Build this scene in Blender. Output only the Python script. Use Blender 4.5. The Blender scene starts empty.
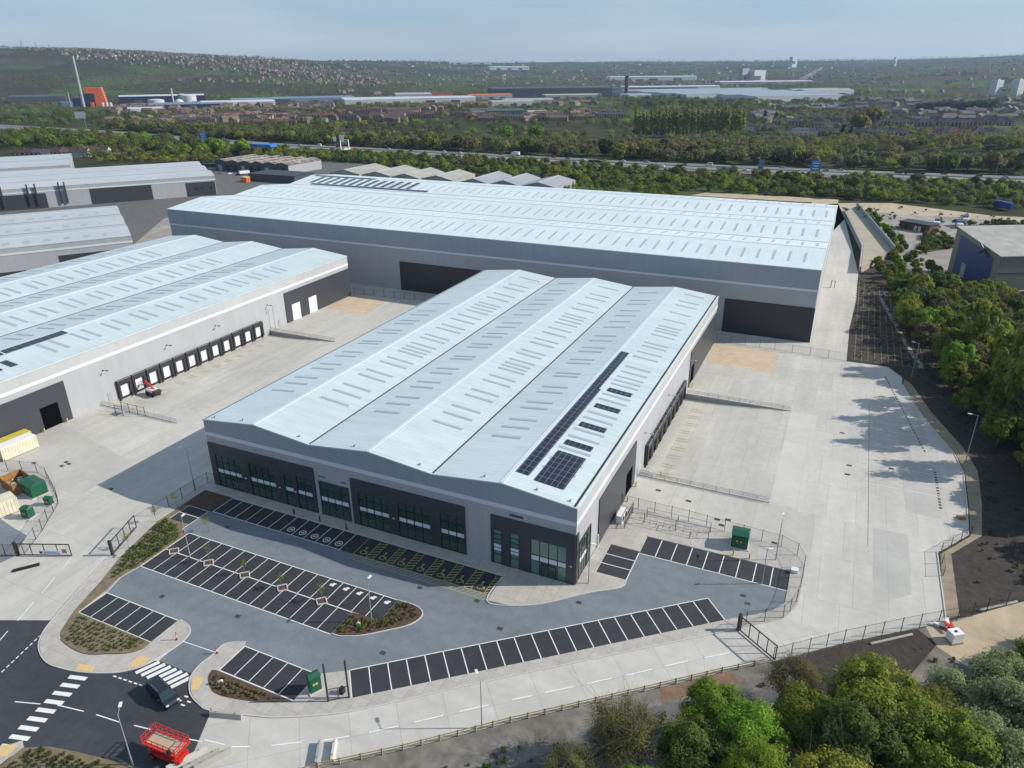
import bpy, bmesh, math, random
import numpy as np
from mathutils import Vector, Matrix
from mathutils.geometry import tessellate_polygon
random.seed(7); RNG = np.random.default_rng(11)
R_ = math.radians
SC = bpy.context.scene
COL = SC.collection
Dm = bpy.data.materials

# ------------------------------------------------------------------ helpers
class MB:
    def __init__(s): s.v = []; s.f = []
    def quad(s, a, b, c, d):
        n = len(s.v); s.v += [a, b, c, d]; s.f.append((n, n+1, n+2, n+3)); return s
    def box(s, x0, y0, z0, x1, y1, z1):
        n = len(s.v)
        s.v += [(x0,y0,z0),(x1,y0,z0),(x1,y1,z0),(x0,y1,z0),(x0,y0,z1),(x1,y0,z1),(x1,y1,z1),(x0,y1,z1)]
        s.f += [tuple(n+i for i in q) for q in ((3,2,1,0),(4,5,6,7),(0,1,5,4),(1,2,6,5),(2,3,7,6),(3,0,4,7))]
        return s
    def obox(s, c, sz, rz=0, tilt=0):
        M = Matrix.Translation(c) @ Matrix.Rotation(rz, 4, 'Z') @ Matrix.Rotation(tilt, 4, 'Y')
        n = len(s.v); h = [k/2 for k in sz]
        for z in (-1, 1):
            for x, y in ((-1,-1),(1,-1),(1,1),(-1,1)):
                s.v.append(tuple(M @ Vector((x*h[0], y*h[1], z*h[2]))))
        s.f += [tuple(n+i for i in q) for q in ((3,2,1,0),(4,5,6,7),(0,1,5,4),(1,2,6,5),(2,3,7,6),(3,0,4,7))]
        return s
    def bar(s, p, q, w, h=None):
        """square bar between two points"""
        p = Vector(p); q = Vector(q); d = (q-p).normalized(); h = h or w
        up = Vector((0,0,1)) if abs(d.z) < .95 else Vector((1,0,0))
        a = d.cross(up).normalized()*w/2; b = a.cross(d).normalized()*h/2
        n = len(s.v)
        for e in (p, q):
            s.v += [tuple(e-a-b), tuple(e+a-b), tuple(e+a+b), tuple(e-a+b)]
        s.f += [tuple(n+i for i in t) for t in ((0,1,2,3),(7,6,5,4),(1,0,4,5),(2,1,5,6),(3,2,6,7),(0,3,7,4))]
        return s
    def tube(s, p, q, r, r2=None, n=8, caps=True):
        p = Vector(p); q = Vector(q); d = (q-p).normalized(); r2 = r if r2 is None else r2
        up = Vector((0,0,1)) if abs(d.z) < .95 else Vector((1,0,0))
        a = d.cross(up).normalized(); b = a.cross(d).normalized(); k = len(s.v)
        for e, rr in ((p, r), (q, r2)):
            for i in range(n):
                t = 2*math.pi*i/n; s.v.append(tuple(e + (a*math.cos(t)+b*math.sin(t))*rr))
        for i in range(n):
            j = (i+1) % n; s.f.append((k+j, k+i, k+n+i, k+n+j))
        if caps: s.f.append(tuple(k+i for i in range(n))); s.f.append(tuple(k+n+i for i in reversed(range(n))))
        return s
    def sheet(s, poly, z, holes=()):
        loops = [[Vector((x, y, 0)) for x, y in poly]] + [[Vector((x, y, 0)) for x, y in h] for h in holes]
        flat = [p for l in loops for p in l]; n = len(s.v)
        zf = z if callable(z) else (lambda x, y: z)
        s.v += [(p.x, p.y, zf(p.x, p.y)) for p in flat]
        for t in tessellate_polygon(loops):
            a, b, c = (flat[i] for i in t)
            if (b-a).cross(c-a).z < 0: t = t[::-1]
            s.f.append(tuple(n+i for i in t))
        return s
    def prism(s, poly, z0, z1):
        s.sheet(poly, z1); n = len(s.v); m = len(poly)
        area = sum(poly[i][0]*poly[(i+1)%m][1]-poly[(i+1)%m][0]*poly[i][1] for i in range(m))
        s.v += [(x, y, z0) for x, y in poly] + [(x, y, z1) for x, y in poly]
        for i in range(m):
            j = (i+1) % m
            q = (n+i, n+j, n+m+j, n+m+i); s.f.append(q if area > 0 else q[::-1])
        return s
    def stripe(s, p, q, w, z):
        d = Vector((q[0]-p[0], q[1]-p[1])).normalized(); a = (-d.y*w/2, d.x*w/2)
        return s.quad((p[0]-a[0],p[1]-a[1],z),(q[0]-a[0],q[1]-a[1],z),(q[0]+a[0],q[1]+a[1],z),(p[0]+a[0],p[1]+a[1],z))
    def lathe(s, prof, n=16, c=(0,0)):
        k = len(s.v)
        for r, z in prof:
            for i in range(n):
                t = 2*math.pi*i/n; s.v.append((c[0]+r*math.cos(t), c[1]+r*math.sin(t), z))
        for a in range(len(prof)-1):
            for i in range(n):
                j = (i+1) % n; s.f.append((k+a*n+i, k+a*n+j, k+(a+1)*n+j, k+(a+1)*n+i))
        s.f.append(tuple(k+(len(prof)-1)*n+i for i in range(n))); return s
    def build(s, name, m, parent=None, loc=None):
        me = bpy.data.meshes.new(name); me.from_pydata(s.v, [], s.f); me.update()
        if m: me.materials.append(m)
        o = bpy.data.objects.new(name, me); COL.objects.link(o)
        if parent: o.parent = parent
        if loc: o.location = loc
        return o

def tag(o, label, cat, group=None):
    o['label'] = label; o['category'] = cat
    if group: o['group'] = group
    return o
def kind(o, k): o['kind'] = k; return o
def thing(name, label, cat, loc=(0,0,0), rz=0, group=None):
    o = bpy.data.objects.new(name, None); COL.objects.link(o); o.empty_display_size = .1
    o.location = loc; o.rotation_euler = (0,0,rz); return tag(o, label, cat, group)
def dup(root, loc, rz=None, label=None, scale=None, group=None):
    r = root.copy(); COL.objects.link(r); r.location = loc
    if rz is not None: r.rotation_euler = (0,0,rz)
    if label: r['label'] = label
    if group: r['group'] = group
    if scale: r.scale = scale if hasattr(scale, '__len__') else (scale,)*3
    for ch in CH.get(root.name, None) or list(root.children):
        c = ch.copy(); COL.objects.link(c); c.parent = r
        for g in ch.children:
            d = g.copy(); COL.objects.link(d); d.parent = c
    return r
CH = {}

# ------------------------------------------------------------------ materials
def mat(name, col, rough=.7, noise=0, nscale=1., metal=0, spec=.5, n2=0, n2scale=.05, rnd=0, coords='Object', bump=0, bscale=8, trans=0, alpha=None):
    m = Dm.new(name); m.use_nodes = True; nt = m.node_tree; N = nt.nodes; L = nt.links
    b = N['Principled BSDF']; b.inputs['Roughness'].default_value = rough; b.inputs['Metallic'].default_value = metal
    b.inputs['Specular IOR Level'].default_value = spec
    b.inputs['Base Color'].default_value = (*col, 1)
    tc = N.new('ShaderNodeTexCoord')
    cur = None
    def mul(cur, fac_socket, lo, hi):
        mr = N.new('ShaderNodeMapRange'); mr.inputs['To Min'].default_value = lo; mr.inputs['To Max'].default_value = hi
        mr.inputs['From Min'].default_value = .25; mr.inputs['From Max'].default_value = .75
        L.new(fac_socket, mr.inputs['Value'])
        mx = N.new('ShaderNodeMix'); mx.data_type = 'RGBA'; mx.blend_type = 'MULTIPLY'; mx.inputs['Factor'].default_value = 1
        if cur is None: mx.inputs['A'].default_value = (*col, 1)
        else: L.new(cur, mx.inputs['A'])
        L.new(mr.outputs[0], mx.inputs['B']); return mx.outputs['Result']
    for a, sc, det in ((noise, nscale, 6), (n2, n2scale, 3)):
        if a:
            no = N.new('ShaderNodeTexNoise'); no.inputs['Scale'].default_value = sc; no.inputs['Detail'].default_value = det
            L.new(tc.outputs[coords], no.inputs['Vector']); cur = mul(cur, no.outputs['Fac'], 1-a, 1+a)
    if rnd:
        oi = N.new('ShaderNodeObjectInfo'); mr = N.new('ShaderNodeMapRange'); mr.inputs['From Min'].default_value = 0
        cur0 = cur; cur = mul(cur, oi.outputs['Random'], 1-rnd, 1+rnd)
    if cur: L.new(cur, b.inputs['Base Color'])
    if bump:
        no = N.new('ShaderNodeTexNoise'); no.inputs['Scale'].default_value = bscale; no.inputs['Detail'].default_value = 4
        L.new(tc.outputs[coords], no.inputs['Vector']); bu = N.new('ShaderNodeBump'); bu.inputs['Strength'].default_value = bump
        L.new(no.outputs['Fac'], bu.inputs['Height']); L.new(bu.outputs[0], b.inputs['Normal'])
    if alpha is not None: b.inputs['Alpha'].default_value = alpha
    return m

def grid_mat(name, c1, c2, line, w, h, mortar, rough=.7, noise=.08, nscale=.3, n2=.06, n2scale=.03, offset=0., rot=0, spec=.5, axes='XY', metal=0, streak=0, sscale=(.02,.5,1)):
    """slabs / bays / sheets with joints: a brick texture at true size"""
    m = Dm.new(name); m.use_nodes = True; nt = m.node_tree; N = nt.nodes; L = nt.links
    b = N['Principled BSDF']; b.inputs['Roughness'].default_value = rough; b.inputs['Specular IOR Level'].default_value = spec
    b.inputs['Metallic'].default_value = metal
    tc = N.new('ShaderNodeTexCoord'); mp = N.new('ShaderNodeMapping'); L.new(tc.outputs['Object'], mp.inputs['Vector'])
    if axes == 'XZ': mp.inputs['Rotation'].default_value = (R_(90), 0, 0)
    if axes == 'YZ': mp.inputs['Rotation'].default_value = (R_(90), R_(0), R_(90))
    if axes == 'XY': mp.inputs['Rotation'].default_value = (0, 0, rot)
    if axes == 'WALL':
        sx = N.new('ShaderNodeSeparateXYZ'); ad = N.new('ShaderNodeMath'); cb = N.new('ShaderNodeCombineXYZ'); L.new(tc.outputs['Object'], sx.inputs[0]); L.new(sx.outputs[0], ad.inputs[0]); L.new(sx.outputs[1], ad.inputs[1]); L.new(ad.outputs[0], cb.inputs[0]); L.new(sx.outputs[2], cb.inputs[1]); L.new(cb.outputs[0], mp.inputs['Vector'])
    br = N.new('ShaderNodeTexBrick'); L.new(mp.outputs[0], br.inputs['Vector'])
    br.offset = offset; br.squash = 1
    br.inputs['Scale'].default_value = 1; br.inputs['Brick Width'].default_value = w; br.inputs['Row Height'].default_value = h
    br.inputs['Mortar Size'].default_value = mortar; br.inputs['Mortar Smooth'].default_value = .2
    br.inputs['Color1'].default_value = (*c1, 1); br.inputs['Color2'].default_value = (*c2, 1); br.inputs['Mortar'].default_value = (*line, 1)
    cur = br.outputs['Color']
    for a, sc, det in ((noise, nscale, 8), (n2, n2scale, 4)):
        if not a: continue
        no = N.new('ShaderNodeTexNoise'); no.inputs['Scale'].default_value = sc; no.inputs['Detail'].default_value = det
        L.new(tc.outputs['Object'], no.inputs['Vector'])
        mr = N.new('ShaderNodeMapRange'); mr.inputs['From Min'].default_value = .3; mr.inputs['From Max'].default_value = .7
        mr.inputs['To Min'].default_value = 1-a; mr.inputs['To Max'].default_value = 1+a; L.new(no.outputs['Fac'], mr.inputs['Value'])
        mx = N.new('ShaderNodeMix'); mx.data_type = 'RGBA'; mx.blend_type = 'MULTIPLY'; mx.inputs['Factor'].default_value = 1
        L.new(cur, mx.inputs['A']); L.new(mr.outputs[0], mx.inputs['B']); cur = mx.outputs['Result']
    if streak:
        m3 = N.new('ShaderNodeMapping'); m3.inputs['Scale'].default_value = sscale; m3.inputs['Rotation'].default_value = (0,0,rot); L.new(tc.outputs['Object'], m3.inputs['Vector'])
        no = N.new('ShaderNodeTexNoise'); no.inputs['Scale'].default_value = 1; no.inputs['Detail'].default_value = 6; L.new(m3.outputs[0], no.inputs['Vector'])
        mr = N.new('ShaderNodeMapRange'); mr.inputs['From Min'].default_value = .3; mr.inputs['From Max'].default_value = .7; mr.inputs['To Min'].default_value = 1-streak; mr.inputs['To Max'].default_value = 1+streak*.6; L.new(no.outputs['Fac'], mr.inputs['Value'])
        mx = N.new('ShaderNodeMix'); mx.data_type = 'RGBA'; mx.blend_type = 'MULTIPLY'; mx.inputs['Factor'].default_value = 1
        L.new(cur, mx.inputs['A']); L.new(mr.outputs[0], mx.inputs['B']); cur = mx.outputs['Result']
    L.new(cur, b.inputs['Base Color']); return m

def leaf_mat(name, cols, rnd=.25, nscale=.35, wood=None):
    m = Dm.new(name); m.use_nodes = True; nt = m.node_tree; N = nt.nodes; L = nt.links
    b = N['Principled BSDF']; b.inputs['Roughness'].default_value = .65; b.inputs['Specular IOR Level'].default_value = .25
    tc = N.new('ShaderNodeTexCoord'); no = N.new('ShaderNodeTexNoise'); no.inputs['Scale'].default_value = nscale; no.inputs['Detail'].default_value = 3
    L.new(tc.outputs['Object'], no.inputs['Vector'])
    cr = N.new('ShaderNodeValToRGB'); L.new(no.outputs['Fac'], cr.inputs['Fac'])
    el = cr.color_ramp.elements; el[0].position = .3; el[1].position = .7
    el[0].color = (*cols[0], 1); el[1].color = (*cols[-1], 1)
    if len(cols) == 3: e = el.new(.5); e.color = (*cols[1], 1)
    oi = N.new('ShaderNodeObjectInfo'); mr = N.new('ShaderNodeMapRange'); mr.inputs['To Min'].default_value = 1-rnd; mr.inputs['To Max'].default_value = 1+rnd
    L.new(oi.outputs['Random'], mr.inputs['Value'])
    hs = N.new('ShaderNodeHueSaturation'); L.new(cr.outputs[0], hs.inputs['Color']); L.new(mr.outputs[0], hs.inputs['Value'])
    m2 = N.new('ShaderNodeMapRange'); m2.inputs['To Min'].default_value = .475; m2.inputs['To Max'].default_value = .515
    ml = N.new('ShaderNodeMath'); ml.operation = 'MULTIPLY'; ml.inputs[1].default_value = 7.31
    fr = N.new('ShaderNodeMath'); fr.operation = 'FRACT'; L.new(oi.outputs['Random'], ml.inputs[0]); L.new(ml.outputs[0], fr.inputs[0])
    L.new(fr.outputs[0], m2.inputs['Value']); L.new(m2.outputs[0], hs.inputs['Hue'])
    L.new(hs.outputs[0], b.inputs['Base Color'])
    tr = N.new('ShaderNodeBsdfTranslucent'); L.new(hs.outputs[0], tr.inputs['Color'])
    mx = N.new('ShaderNodeMixShader'); mx.inputs[0].default_value = .5
    L.new(b.outputs[0], mx.inputs[1]); L.new(tr.outputs[0], mx.inputs[2]); L.new(mx.outputs[0], N['Material Output'].inputs['Surface'])
    return m

M = {}
def defm(k, *a, **kw): M[k] = mat(k, *a, **kw)
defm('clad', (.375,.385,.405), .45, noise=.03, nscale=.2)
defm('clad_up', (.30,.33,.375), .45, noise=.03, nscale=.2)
defm('clad_lit', (.43,.44,.445), .45, noise=.03, nscale=.2)  # cladding on the sunlit sides: the sunlight is put into this lighter colour
defm('band', (.62,.65,.69), .35)
defm('anthracite', (.052,.056,.07), .5, noise=.08, nscale=.3)
defm('charcoal', (.03,.03,.036), .5, noise=.1, nscale=.5)
defm('black', (.012,.012,.014), .6)
defm('gutter', (.03,.033,.04), .5)
defm('glass_green_reflect', (.10,.20,.165), .08, spec=.9)  # bright green reflections of the corner panes put into the base colour
defm('glass', (.028,.062,.052), .07, spec=.9)
defm('spandrel', (.62,.68,.74), .25)
defm('frame', (.02,.022,.026), .4)
defm('white', (.75,.75,.73), .5, noise=.05, nscale=2)
defm('offwhite', (.62,.58,.44), .6, noise=.1, nscale=.8)
defm('paint', (.72,.72,.70), .6, noise=.12, nscale=3)
defm('paint_old', (.66,.66,.63), .6, noise=.1, nscale=2)
defm('yellow', (.55,.45,.06), .6, noise=.15, nscale=4)
defm('yellow_dim', (.42,.36,.12), .7, noise=.25, nscale=3)
defm('kerb', (.50,.48,.45), .8, noise=.08, nscale=1)
defm('galv', (.36,.38,.40), .45, metal=.3)
defm('steel_dark', (.03,.032,.035), .45)
defm('red', (.50,.028,.022), .4, noise=.08, nscale=2)
defm('orange', (.58,.12,.028), .5, noise=.06, nscale=.1)
defm('green_box', (.008,.085,.045), .45, noise=.1, nscale=2)
defm('timber', (.30,.24,.12), .8, noise=.2, nscale=3)
defm('rust', (.30,.15,.045), .8, noise=.35, nscale=1.5)
defm('blue', (.03,.09,.33), .4)
defm('bluesign', (.03,.2,.6), .4)
defm('tyre', (.012,.012,.012), .8)
defm('chrome', (.5,.5,.52), .25, metal=.8)
defm('carblack', (.012,.016,.022), .18, spec=.8)
defm('carglass', (.015,.03,.035), .05, spec=1)
defm('lamp', (.7,.72,.74), .3)
defm('skylight', (.35,.405,.435), .4, noise=.05, nscale=.5)
defm('skylight3', (.40,.47,.51), .4, noise=.05, nscale=.5)
defm('ridge', (.56,.63,.67), .45)
defm('brick', (.14,.075,.055), .85, noise=.2, nscale=.5, rnd=.35)
defm('brick_pale', (.23,.18,.135), .85, noise=.2, nscale=.5, rnd=.3)
defm('render', (.42,.40,.37), .8, rnd=.2)
defm('tile_red', (.11,.055,.042), .85, noise=.2, nscale=.4, rnd=.4)
defm('tile_grey', (.06,.057,.06), .85, noise=.2, nscale=.4, rnd=.3)
defm('void', (.004,.004,.005), 1., spec=0)  # flat black standing for the unlit inside of an open doorway
defm('shed_white', (.50,.52,.54), .5, noise=.06, nscale=.05)
defm('shed_grey', (.30,.32,.34), .6, noise=.1, nscale=.05)
defm('shed_dark', (.05,.06,.075), .6, noise=.1, nscale=.05)
defm('shed_blue', (.14,.20,.28), .6, noise=.1, nscale=.05)
defm('shed_green', (.05,.10,.09), .6)
defm('shed_navy', (.012,.018,.05), .5)
defm('fibre', (.33,.33,.30), .85, noise=.22, nscale=.25)
defm('bark', (.085,.068,.05), .9, noise=.25, nscale=2)
defm('bark_pale', (.16,.14,.11), .9, noise=.2, nscale=2)
defm('soil', (.038,.031,.025), .95, noise=.45, nscale=.9, n2=.2, n2scale=.15, bump=.5, bscale=1.5)
defm('mulch', (.085,.052,.034), .95, noise=.45, nscale=2.5, bump=.4, bscale=4)
defm('verge', (.17,.135,.085), .95, noise=.35, nscale=.7, bump=.3, bscale=3)
defm('rubble', (.165,.15,.13), .95, noise=.45, nscale=.55, n2=.3, n2scale=.12, bump=.5, bscale=2)
defm('sandy', (.42,.34,.235), .95, noise=.15, nscale=.5, n2=.18, n2scale=.12)
defm('sandpatch', (.52,.41,.29), .95, noise=.10, nscale=.4, n2=.08, n2scale=.1)
defm('oldconc', (.27,.25,.22), .9, noise=.25, nscale=.15, n2=.2, n2scale=.04)
defm('retain', (.34,.33,.30), .85, noise=.12, nscale=.5)
defm('tactile', (.62,.44,.20), .85, noise=.1, nscale=2)
defm('asphalt', (.040,.043,.05), .8, noise=.2, nscale=.9, n2=.26, n2scale=.12, bump=.15, bscale=20)
defm('asphalt_bay', (.030,.032,.037), .8, noise=.22, nscale=.7, n2=.12, n2scale=.2, bump=.15, bscale=20)
defm('asphalt_site', (.11,.108,.105), .85, noise=.2, nscale=.2)
defm('motorway', (.17,.17,.165), .85, noise=.1, nscale=.05)
defm('cover', (.05,.05,.05), .6)
defm('pallet', (.25,.2,.14), .8, noise=.2, nscale=2)
defm('meshwire', (.05,.055,.06), .6, alpha=.11)
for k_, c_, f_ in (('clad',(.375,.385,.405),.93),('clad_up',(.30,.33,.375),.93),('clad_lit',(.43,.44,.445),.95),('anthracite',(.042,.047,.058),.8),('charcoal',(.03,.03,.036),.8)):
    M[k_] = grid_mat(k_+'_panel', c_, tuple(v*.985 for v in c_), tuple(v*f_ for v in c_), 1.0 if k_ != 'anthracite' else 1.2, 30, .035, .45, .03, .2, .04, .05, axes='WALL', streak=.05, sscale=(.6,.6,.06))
M['concrete'] = grid_mat('concrete', (.465,.445,.40), (.505,.485,.44), (.335,.32,.29), 5.0, 12.0, .035, .8, .06, .6, .09, .045, offset=0.35, streak=.09, sscale=(.35,.03,1))
M['concrete_road'] = grid_mat('concrete_road', (.465,.447,.405), (.51,.49,.45), (.335,.32,.29), 6.0, 6.5, .035, .8, .06, .6, .06, .05, rot=R_(-39.7), streak=.09, sscale=(.03,.4,1))
M['pave'] = grid_mat('pave', (.39,.365,.33), (.445,.415,.375), (.30,.28,.255), 1.8, 1.8, .03, .85, .08, 1.2, .07, .2)
M['drive'] = grid_mat('drive', (.158,.183,.21), (.185,.21,.235), (.125,.145,.168), .2, .1, .008, .8, .10, .6, .08, .08, offset=.5, streak=.14, sscale=(.06,.25,1), rot=R_(20))
M['roof'] = grid_mat('roof', (.53,.61,.625), (.555,.635,.645), (.42,.50,.52), 30, .5, .03, .42, .03, .15, .05, .03, streak=.09, sscale=(.05,.9,1))
M['roof3'] = grid_mat('roof3', (.675,.75,.755), (.70,.77,.775), (.57,.645,.66), .5, 60, .03, .42, .03, .15, .04, .03, streak=.06, sscale=(.9,.05,1))  # paler than roof: reflected light at this view angle put into the colour
M['roof_far'] = grid_mat('roof_far', (.44,.47,.49), (.46,.49,.51), (.38,.41,.43), .6, 60, .03, .45, .03, .1, .05, .03)
M['solar'] = grid_mat('solar', (.008,.010,.022), (.011,.013,.028), (.20,.22,.26), 1.02, 1.66, .035, .18, 0, 1, 0, 1, spec=.7)
M['brownroof'] = grid_mat('brownroof', (.13,.085,.06), (.34,.31,.27), (.12,.08,.06), 3.4, 2.6, .25, .85, .2, .3, .1, .05, offset=.5)

# ------------------------------------------------------------------ camera, sky, sun
CAM = Vector((29.7066, -88.0542, 75.))
Rv = Vector((.91036192,.41376471,-.00631899)); Uv = Vector((-.16016565,.36639305,.91657138)); Fv = Vector((-.38156013,.8333996,-.39982118))
cd = bpy.data.cameras.new('camera'); co = bpy.data.objects.new('camera', cd); COL.objects.link(co)
mw = Matrix((Rv, Uv, -Fv)).transposed().to_4x4(); mw.translation = CAM; co.matrix_world = mw
cd.sensor_fit = 'HORIZONTAL'; cd.sensor_width = 36; cd.lens = 726.8/1024*36; cd.clip_start = 1; cd.clip_end = 40000
SC.camera = co
Hx, Hy = -.41628079, .90923611          # horizontal heading of the camera
SUNDIR = Vector((20.7, 9.6, 14.05)).normalized()
w = bpy.data.worlds.new('World'); SC.world = w; w.use_nodes = True
nt = w.node_tree; sky = nt.nodes.new('ShaderNodeTexSky'); sky.sky_type = 'NISHITA'; sky.sun_disc = False
sky.sun_elevation = math.asin(SUNDIR.z); sky.sun_rotation = math.atan2(SUNDIR.x, SUNDIR.y)
sky.air_density = 1.0; sky.dust_density = .3; sky.ozone_density = 1.6; sky.altitude = 80
bg = nt.nodes['Background']; bg.inputs['Strength'].default_value = .1
N = nt.nodes; L = nt.links
tint = N.new('ShaderNodeMix'); tint.data_type = 'RGBA'; tint.blend_type = 'MULTIPLY'; tint.inputs['Factor'].default_value = 1; tint.inputs['B'].default_value = (.86,.90,1.0,1)
L.new(sky.outputs[0], tint.inputs['A'])
tcw = N.new('ShaderNodeTexCoord'); mpw = N.new('ShaderNodeMapping'); mpw.inputs['Scale'].default_value = (1.6,1.6,11); mpw.inputs['Rotation'].default_value = (.05,.04,.4)
L.new(tcw.outputs['Generated'], mpw.inputs['Vector']); cn = N.new('ShaderNodeTexNoise'); cn.inputs['Scale'].default_value = 2.2; cn.inputs['Detail'].default_value = 7; cn.inputs['Roughness'].default_value = .55
L.new(mpw.outputs[0], cn.inputs['Vector']); ccr = N.new('ShaderNodeValToRGB'); L.new(cn.outputs['Fac'], ccr.inputs['Fac'])
ccr.color_ramp.elements[0].position = .35; ccr.color_ramp.elements[0].color = (.255,.365,.50,1); ccr.color_ramp.elements[1].position = .75; ccr.color_ramp.elements[1].color = (.42,.50,.585,1)
sc10 = N.new('ShaderNodeMix'); sc10.data_type = 'RGBA'; sc10.blend_type = 'MULTIPLY'; sc10.inputs['Factor'].default_value = 1; sc10.inputs['B'].default_value = (9.6,9.6,9.6,1); L.new(ccr.outputs[0], sc10.inputs['A'])
vm = N.new('ShaderNodeMix'); vm.data_type = 'RGBA'; vm.clamp_factor = True; vm.inputs['Factor'].default_value = .66
L.new(tint.outputs['Result'], vm.inputs['A']); L.new(sc10.outputs['Result'], vm.inputs['B']); L.new(vm.outputs['Result'], bg.inputs['Color'])
sl = bpy.data.lights.new('sun', 'SUN'); sl.energy = 4.3; sl.angle = R_(.55); sl.color = (1, .94, .85)
so = bpy.data.objects.new('sun', sl); COL.objects.link(so); so.rotation_euler = SUNDIR.to_track_quat('Z', 'Y').to_euler(); so.location = (0,0,200)
SC.view_settings.view_transform = 'Standard'; SC.view_settings.look = 'None'; SC.view_settings.exposure = .36; SC.view_settings.gamma = 1
SC.cycles.max_bounces = 6; SC.cycles.diffuse_bounces = 3; SC.cycles.glossy_bounces = 2; SC.cycles.transparent_max_bounces = 12; SC.cycles.volume_bounces = 0
SC.cycles.use_denoising = True

# ------------------------------------------------------------------ terrain
def sstep(t): t = np.clip(t, 0, 1); return t*t*(3-2*t)
PX = np.array([-400, 0, 100, 256, 350, 512, 640, 760, 900, 1024, 1400.])
DY = np.array([23, 22, 18.5, 10., 7., 3.8, 4.2, 3.8, 4.2, 8.5, 11.])
RD = np.array([4000, 4000, 4100, 4600, 5600, 7600, 7800, 7600, 7000, 6300, 6000.])
def vnoise(x, y, s, seed=0):
    x = x/s + seed*17.3; y = y/s + seed*9.1
    xi = np.floor(x); yi = np.floor(y); fx = x-xi; fy = y-yi; fx = fx*fx*(3-2*fx); fy = fy*fy*(3-2*fy)
    def h(a, b): t = np.sin(a*127.1+b*311.7+seed*74.7)*43758.5453; return t-np.floor(t)
    return (h(xi,yi)*(1-fx)+h(xi+1,yi)*fx)*(1-fy)+(h(xi,yi+1)*(1-fx)+h(xi+1,yi+1)*fx)*fy
def height(x, y):
    x = np.asarray(x, float); y = np.asarray(y, float)
    dx = x-CAM.x; dy = y-CAM.y; d = dx*Hx+dy*Hy; r = dx*Hy-dy*Hx
    dd = np.maximum(d, 50); px = np.clip(512+793*r/dd, -400, 1400)
    D = np.interp(px, PX, RD); top = 75 + D*np.interp(px, PX, DY)/865
    st = np.where(px < 450, 1750, 2600)
    st = 1750 + (2600-1750)*sstep((px-300)/250)
    u = (d-st)/(D-st)
    h = top*sstep(np.clip(u, 0, 1))**1.15
    h = np.where(d > D, top*(1-.8*sstep((d-D)/2500)), h)
    # a nearer wooded rise on the right
    h = h + sstep((px-800)/200)*34*np.exp(-((d-3300)/700)**2)
    far = sstep((d-1500)/1500)
    h = h + far*((vnoise(x,y,420,1)-.5)*14 + (vnoise(x,y,170,2)-.5)*5)*np.clip(1.15-np.abs(u)*.3, .4, 1)
    h = h + sstep((d-650)/500)*(vnoise(x,y,260,3)-.4)*7
    # allotment bank beyond the motorway on the right, low ground under the yards
    inside = sstep((x+150)/8)*sstep((52-x)/6)*sstep((y-6)/6)*sstep((110-y)/8)
    h = h - 3.*inside
    h = h + 9*sstep((y-600)/90)*sstep((760-y)/60)*sstep((x-10)/80)*sstep((600-x)/200)
    return h - .06
def hgt(x, y): return float(height(x, y))
rings = list(np.arange(6, 420, 6.)) 
while rings[-1] < 14000: rings.append(rings[-1]*1.028)
ang = np.concatenate([np.arange(-50, 50, .4), np.arange(50, 310, 6.)])
h0 = math.atan2(Hy, Hx)
A, B_ = np.meshgrid(np.radians(ang), np.array(rings))
gx = CAM.x + B_*np.cos(h0-A); gy = CAM.y + B_*np.sin(h0-A); gz = height(gx, gy)
na = len(ang); nr = len(rings)
V = np.stack([gx.ravel(), gy.ravel(), gz.ravel()], 1)
V = np.vstack([V, [CAM.x, CAM.y, -.06]])
idx = np.arange(na*nr).reshape(nr, na)
F = []
nx = np.roll(idx, -1, 1)
q = np.stack([idx[:-1], idx[1:], nx[1:], nx[:-1]], -1).reshape(-1, 4)
F = [tuple(map(int, t)) for t in q] + [(int(idx[0,i]), int(nx[0,i]), na*nr) for i in range(na)]
me = bpy.data.meshes.new('ground'); me.from_pydata([tuple(v) for v in V], [], F); me.update()
gm = Dm.new('ground_mat'); gm.use_nodes = True; nt = gm.node_tree; N = nt.nodes; L = nt.links; b = N['Principled BSDF']
b.inputs['Roughness'].default_value = .95; b.inputs['Specular IOR Level'].default_value = .1
tc = N.new('ShaderNodeTexCoord')
vo = N.new('ShaderNodeTexVoronoi'); vo.inputs['Scale'].default_value = .0042; vo.inputs['Randomness'].default_value = .8
no0 = N.new('ShaderNodeTexNoise'); no0.inputs['Scale'].default_value = .004; no0.inputs['Detail'].default_value = 3
mxv = N.new('ShaderNodeMix'); mxv.data_type = 'VECTOR'; mxv.inputs['Factor'].default_value = .06
L.new(tc.outputs['Object'], no0.inputs['Vector']); L.new(tc.outputs['Object'], vo.inputs['Vector'])
cr = N.new('ShaderNodeValToRGB'); sep = N.new('ShaderNodeSeparateColor'); L.new(vo.outputs['Color'], sep.inputs[0]); L.new(sep.outputs[0], cr.inputs['Fac'])
cr.color_ramp.interpolation = 'CONSTANT'; el = cr.color_ramp.elements
cols = [(0,(.050,.048,.026)),(.25,(.042,.05,.02)),(.45,(.055,.085,.022)),(.58,(.07,.06,.038)),(.72,(.04,.046,.02)),(.86,(.065,.09,.03))]
el[0].position = 0; el[0].color = (*cols[0][1],1); el[1].position = .999; el[1].color = (.05,.055,.022,1)
for p_, c_ in cols[1:]: e = el.new(p_); e.color = (*c_, 1)
no = N.new('ShaderNodeTexNoise'); no.inputs['Scale'].default_value = .03; no.inputs['Detail'].default_value = 8; L.new(tc.outputs['Object'], no.inputs['Vector'])
mr = N.new('ShaderNodeMapRange'); mr.inputs['From Min'].default_value = .3; mr.inputs['From Max'].default_value = .7; mr.inputs['To Min'].default_value = .6; mr.inputs['To Max'].default_value = 1.35
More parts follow.
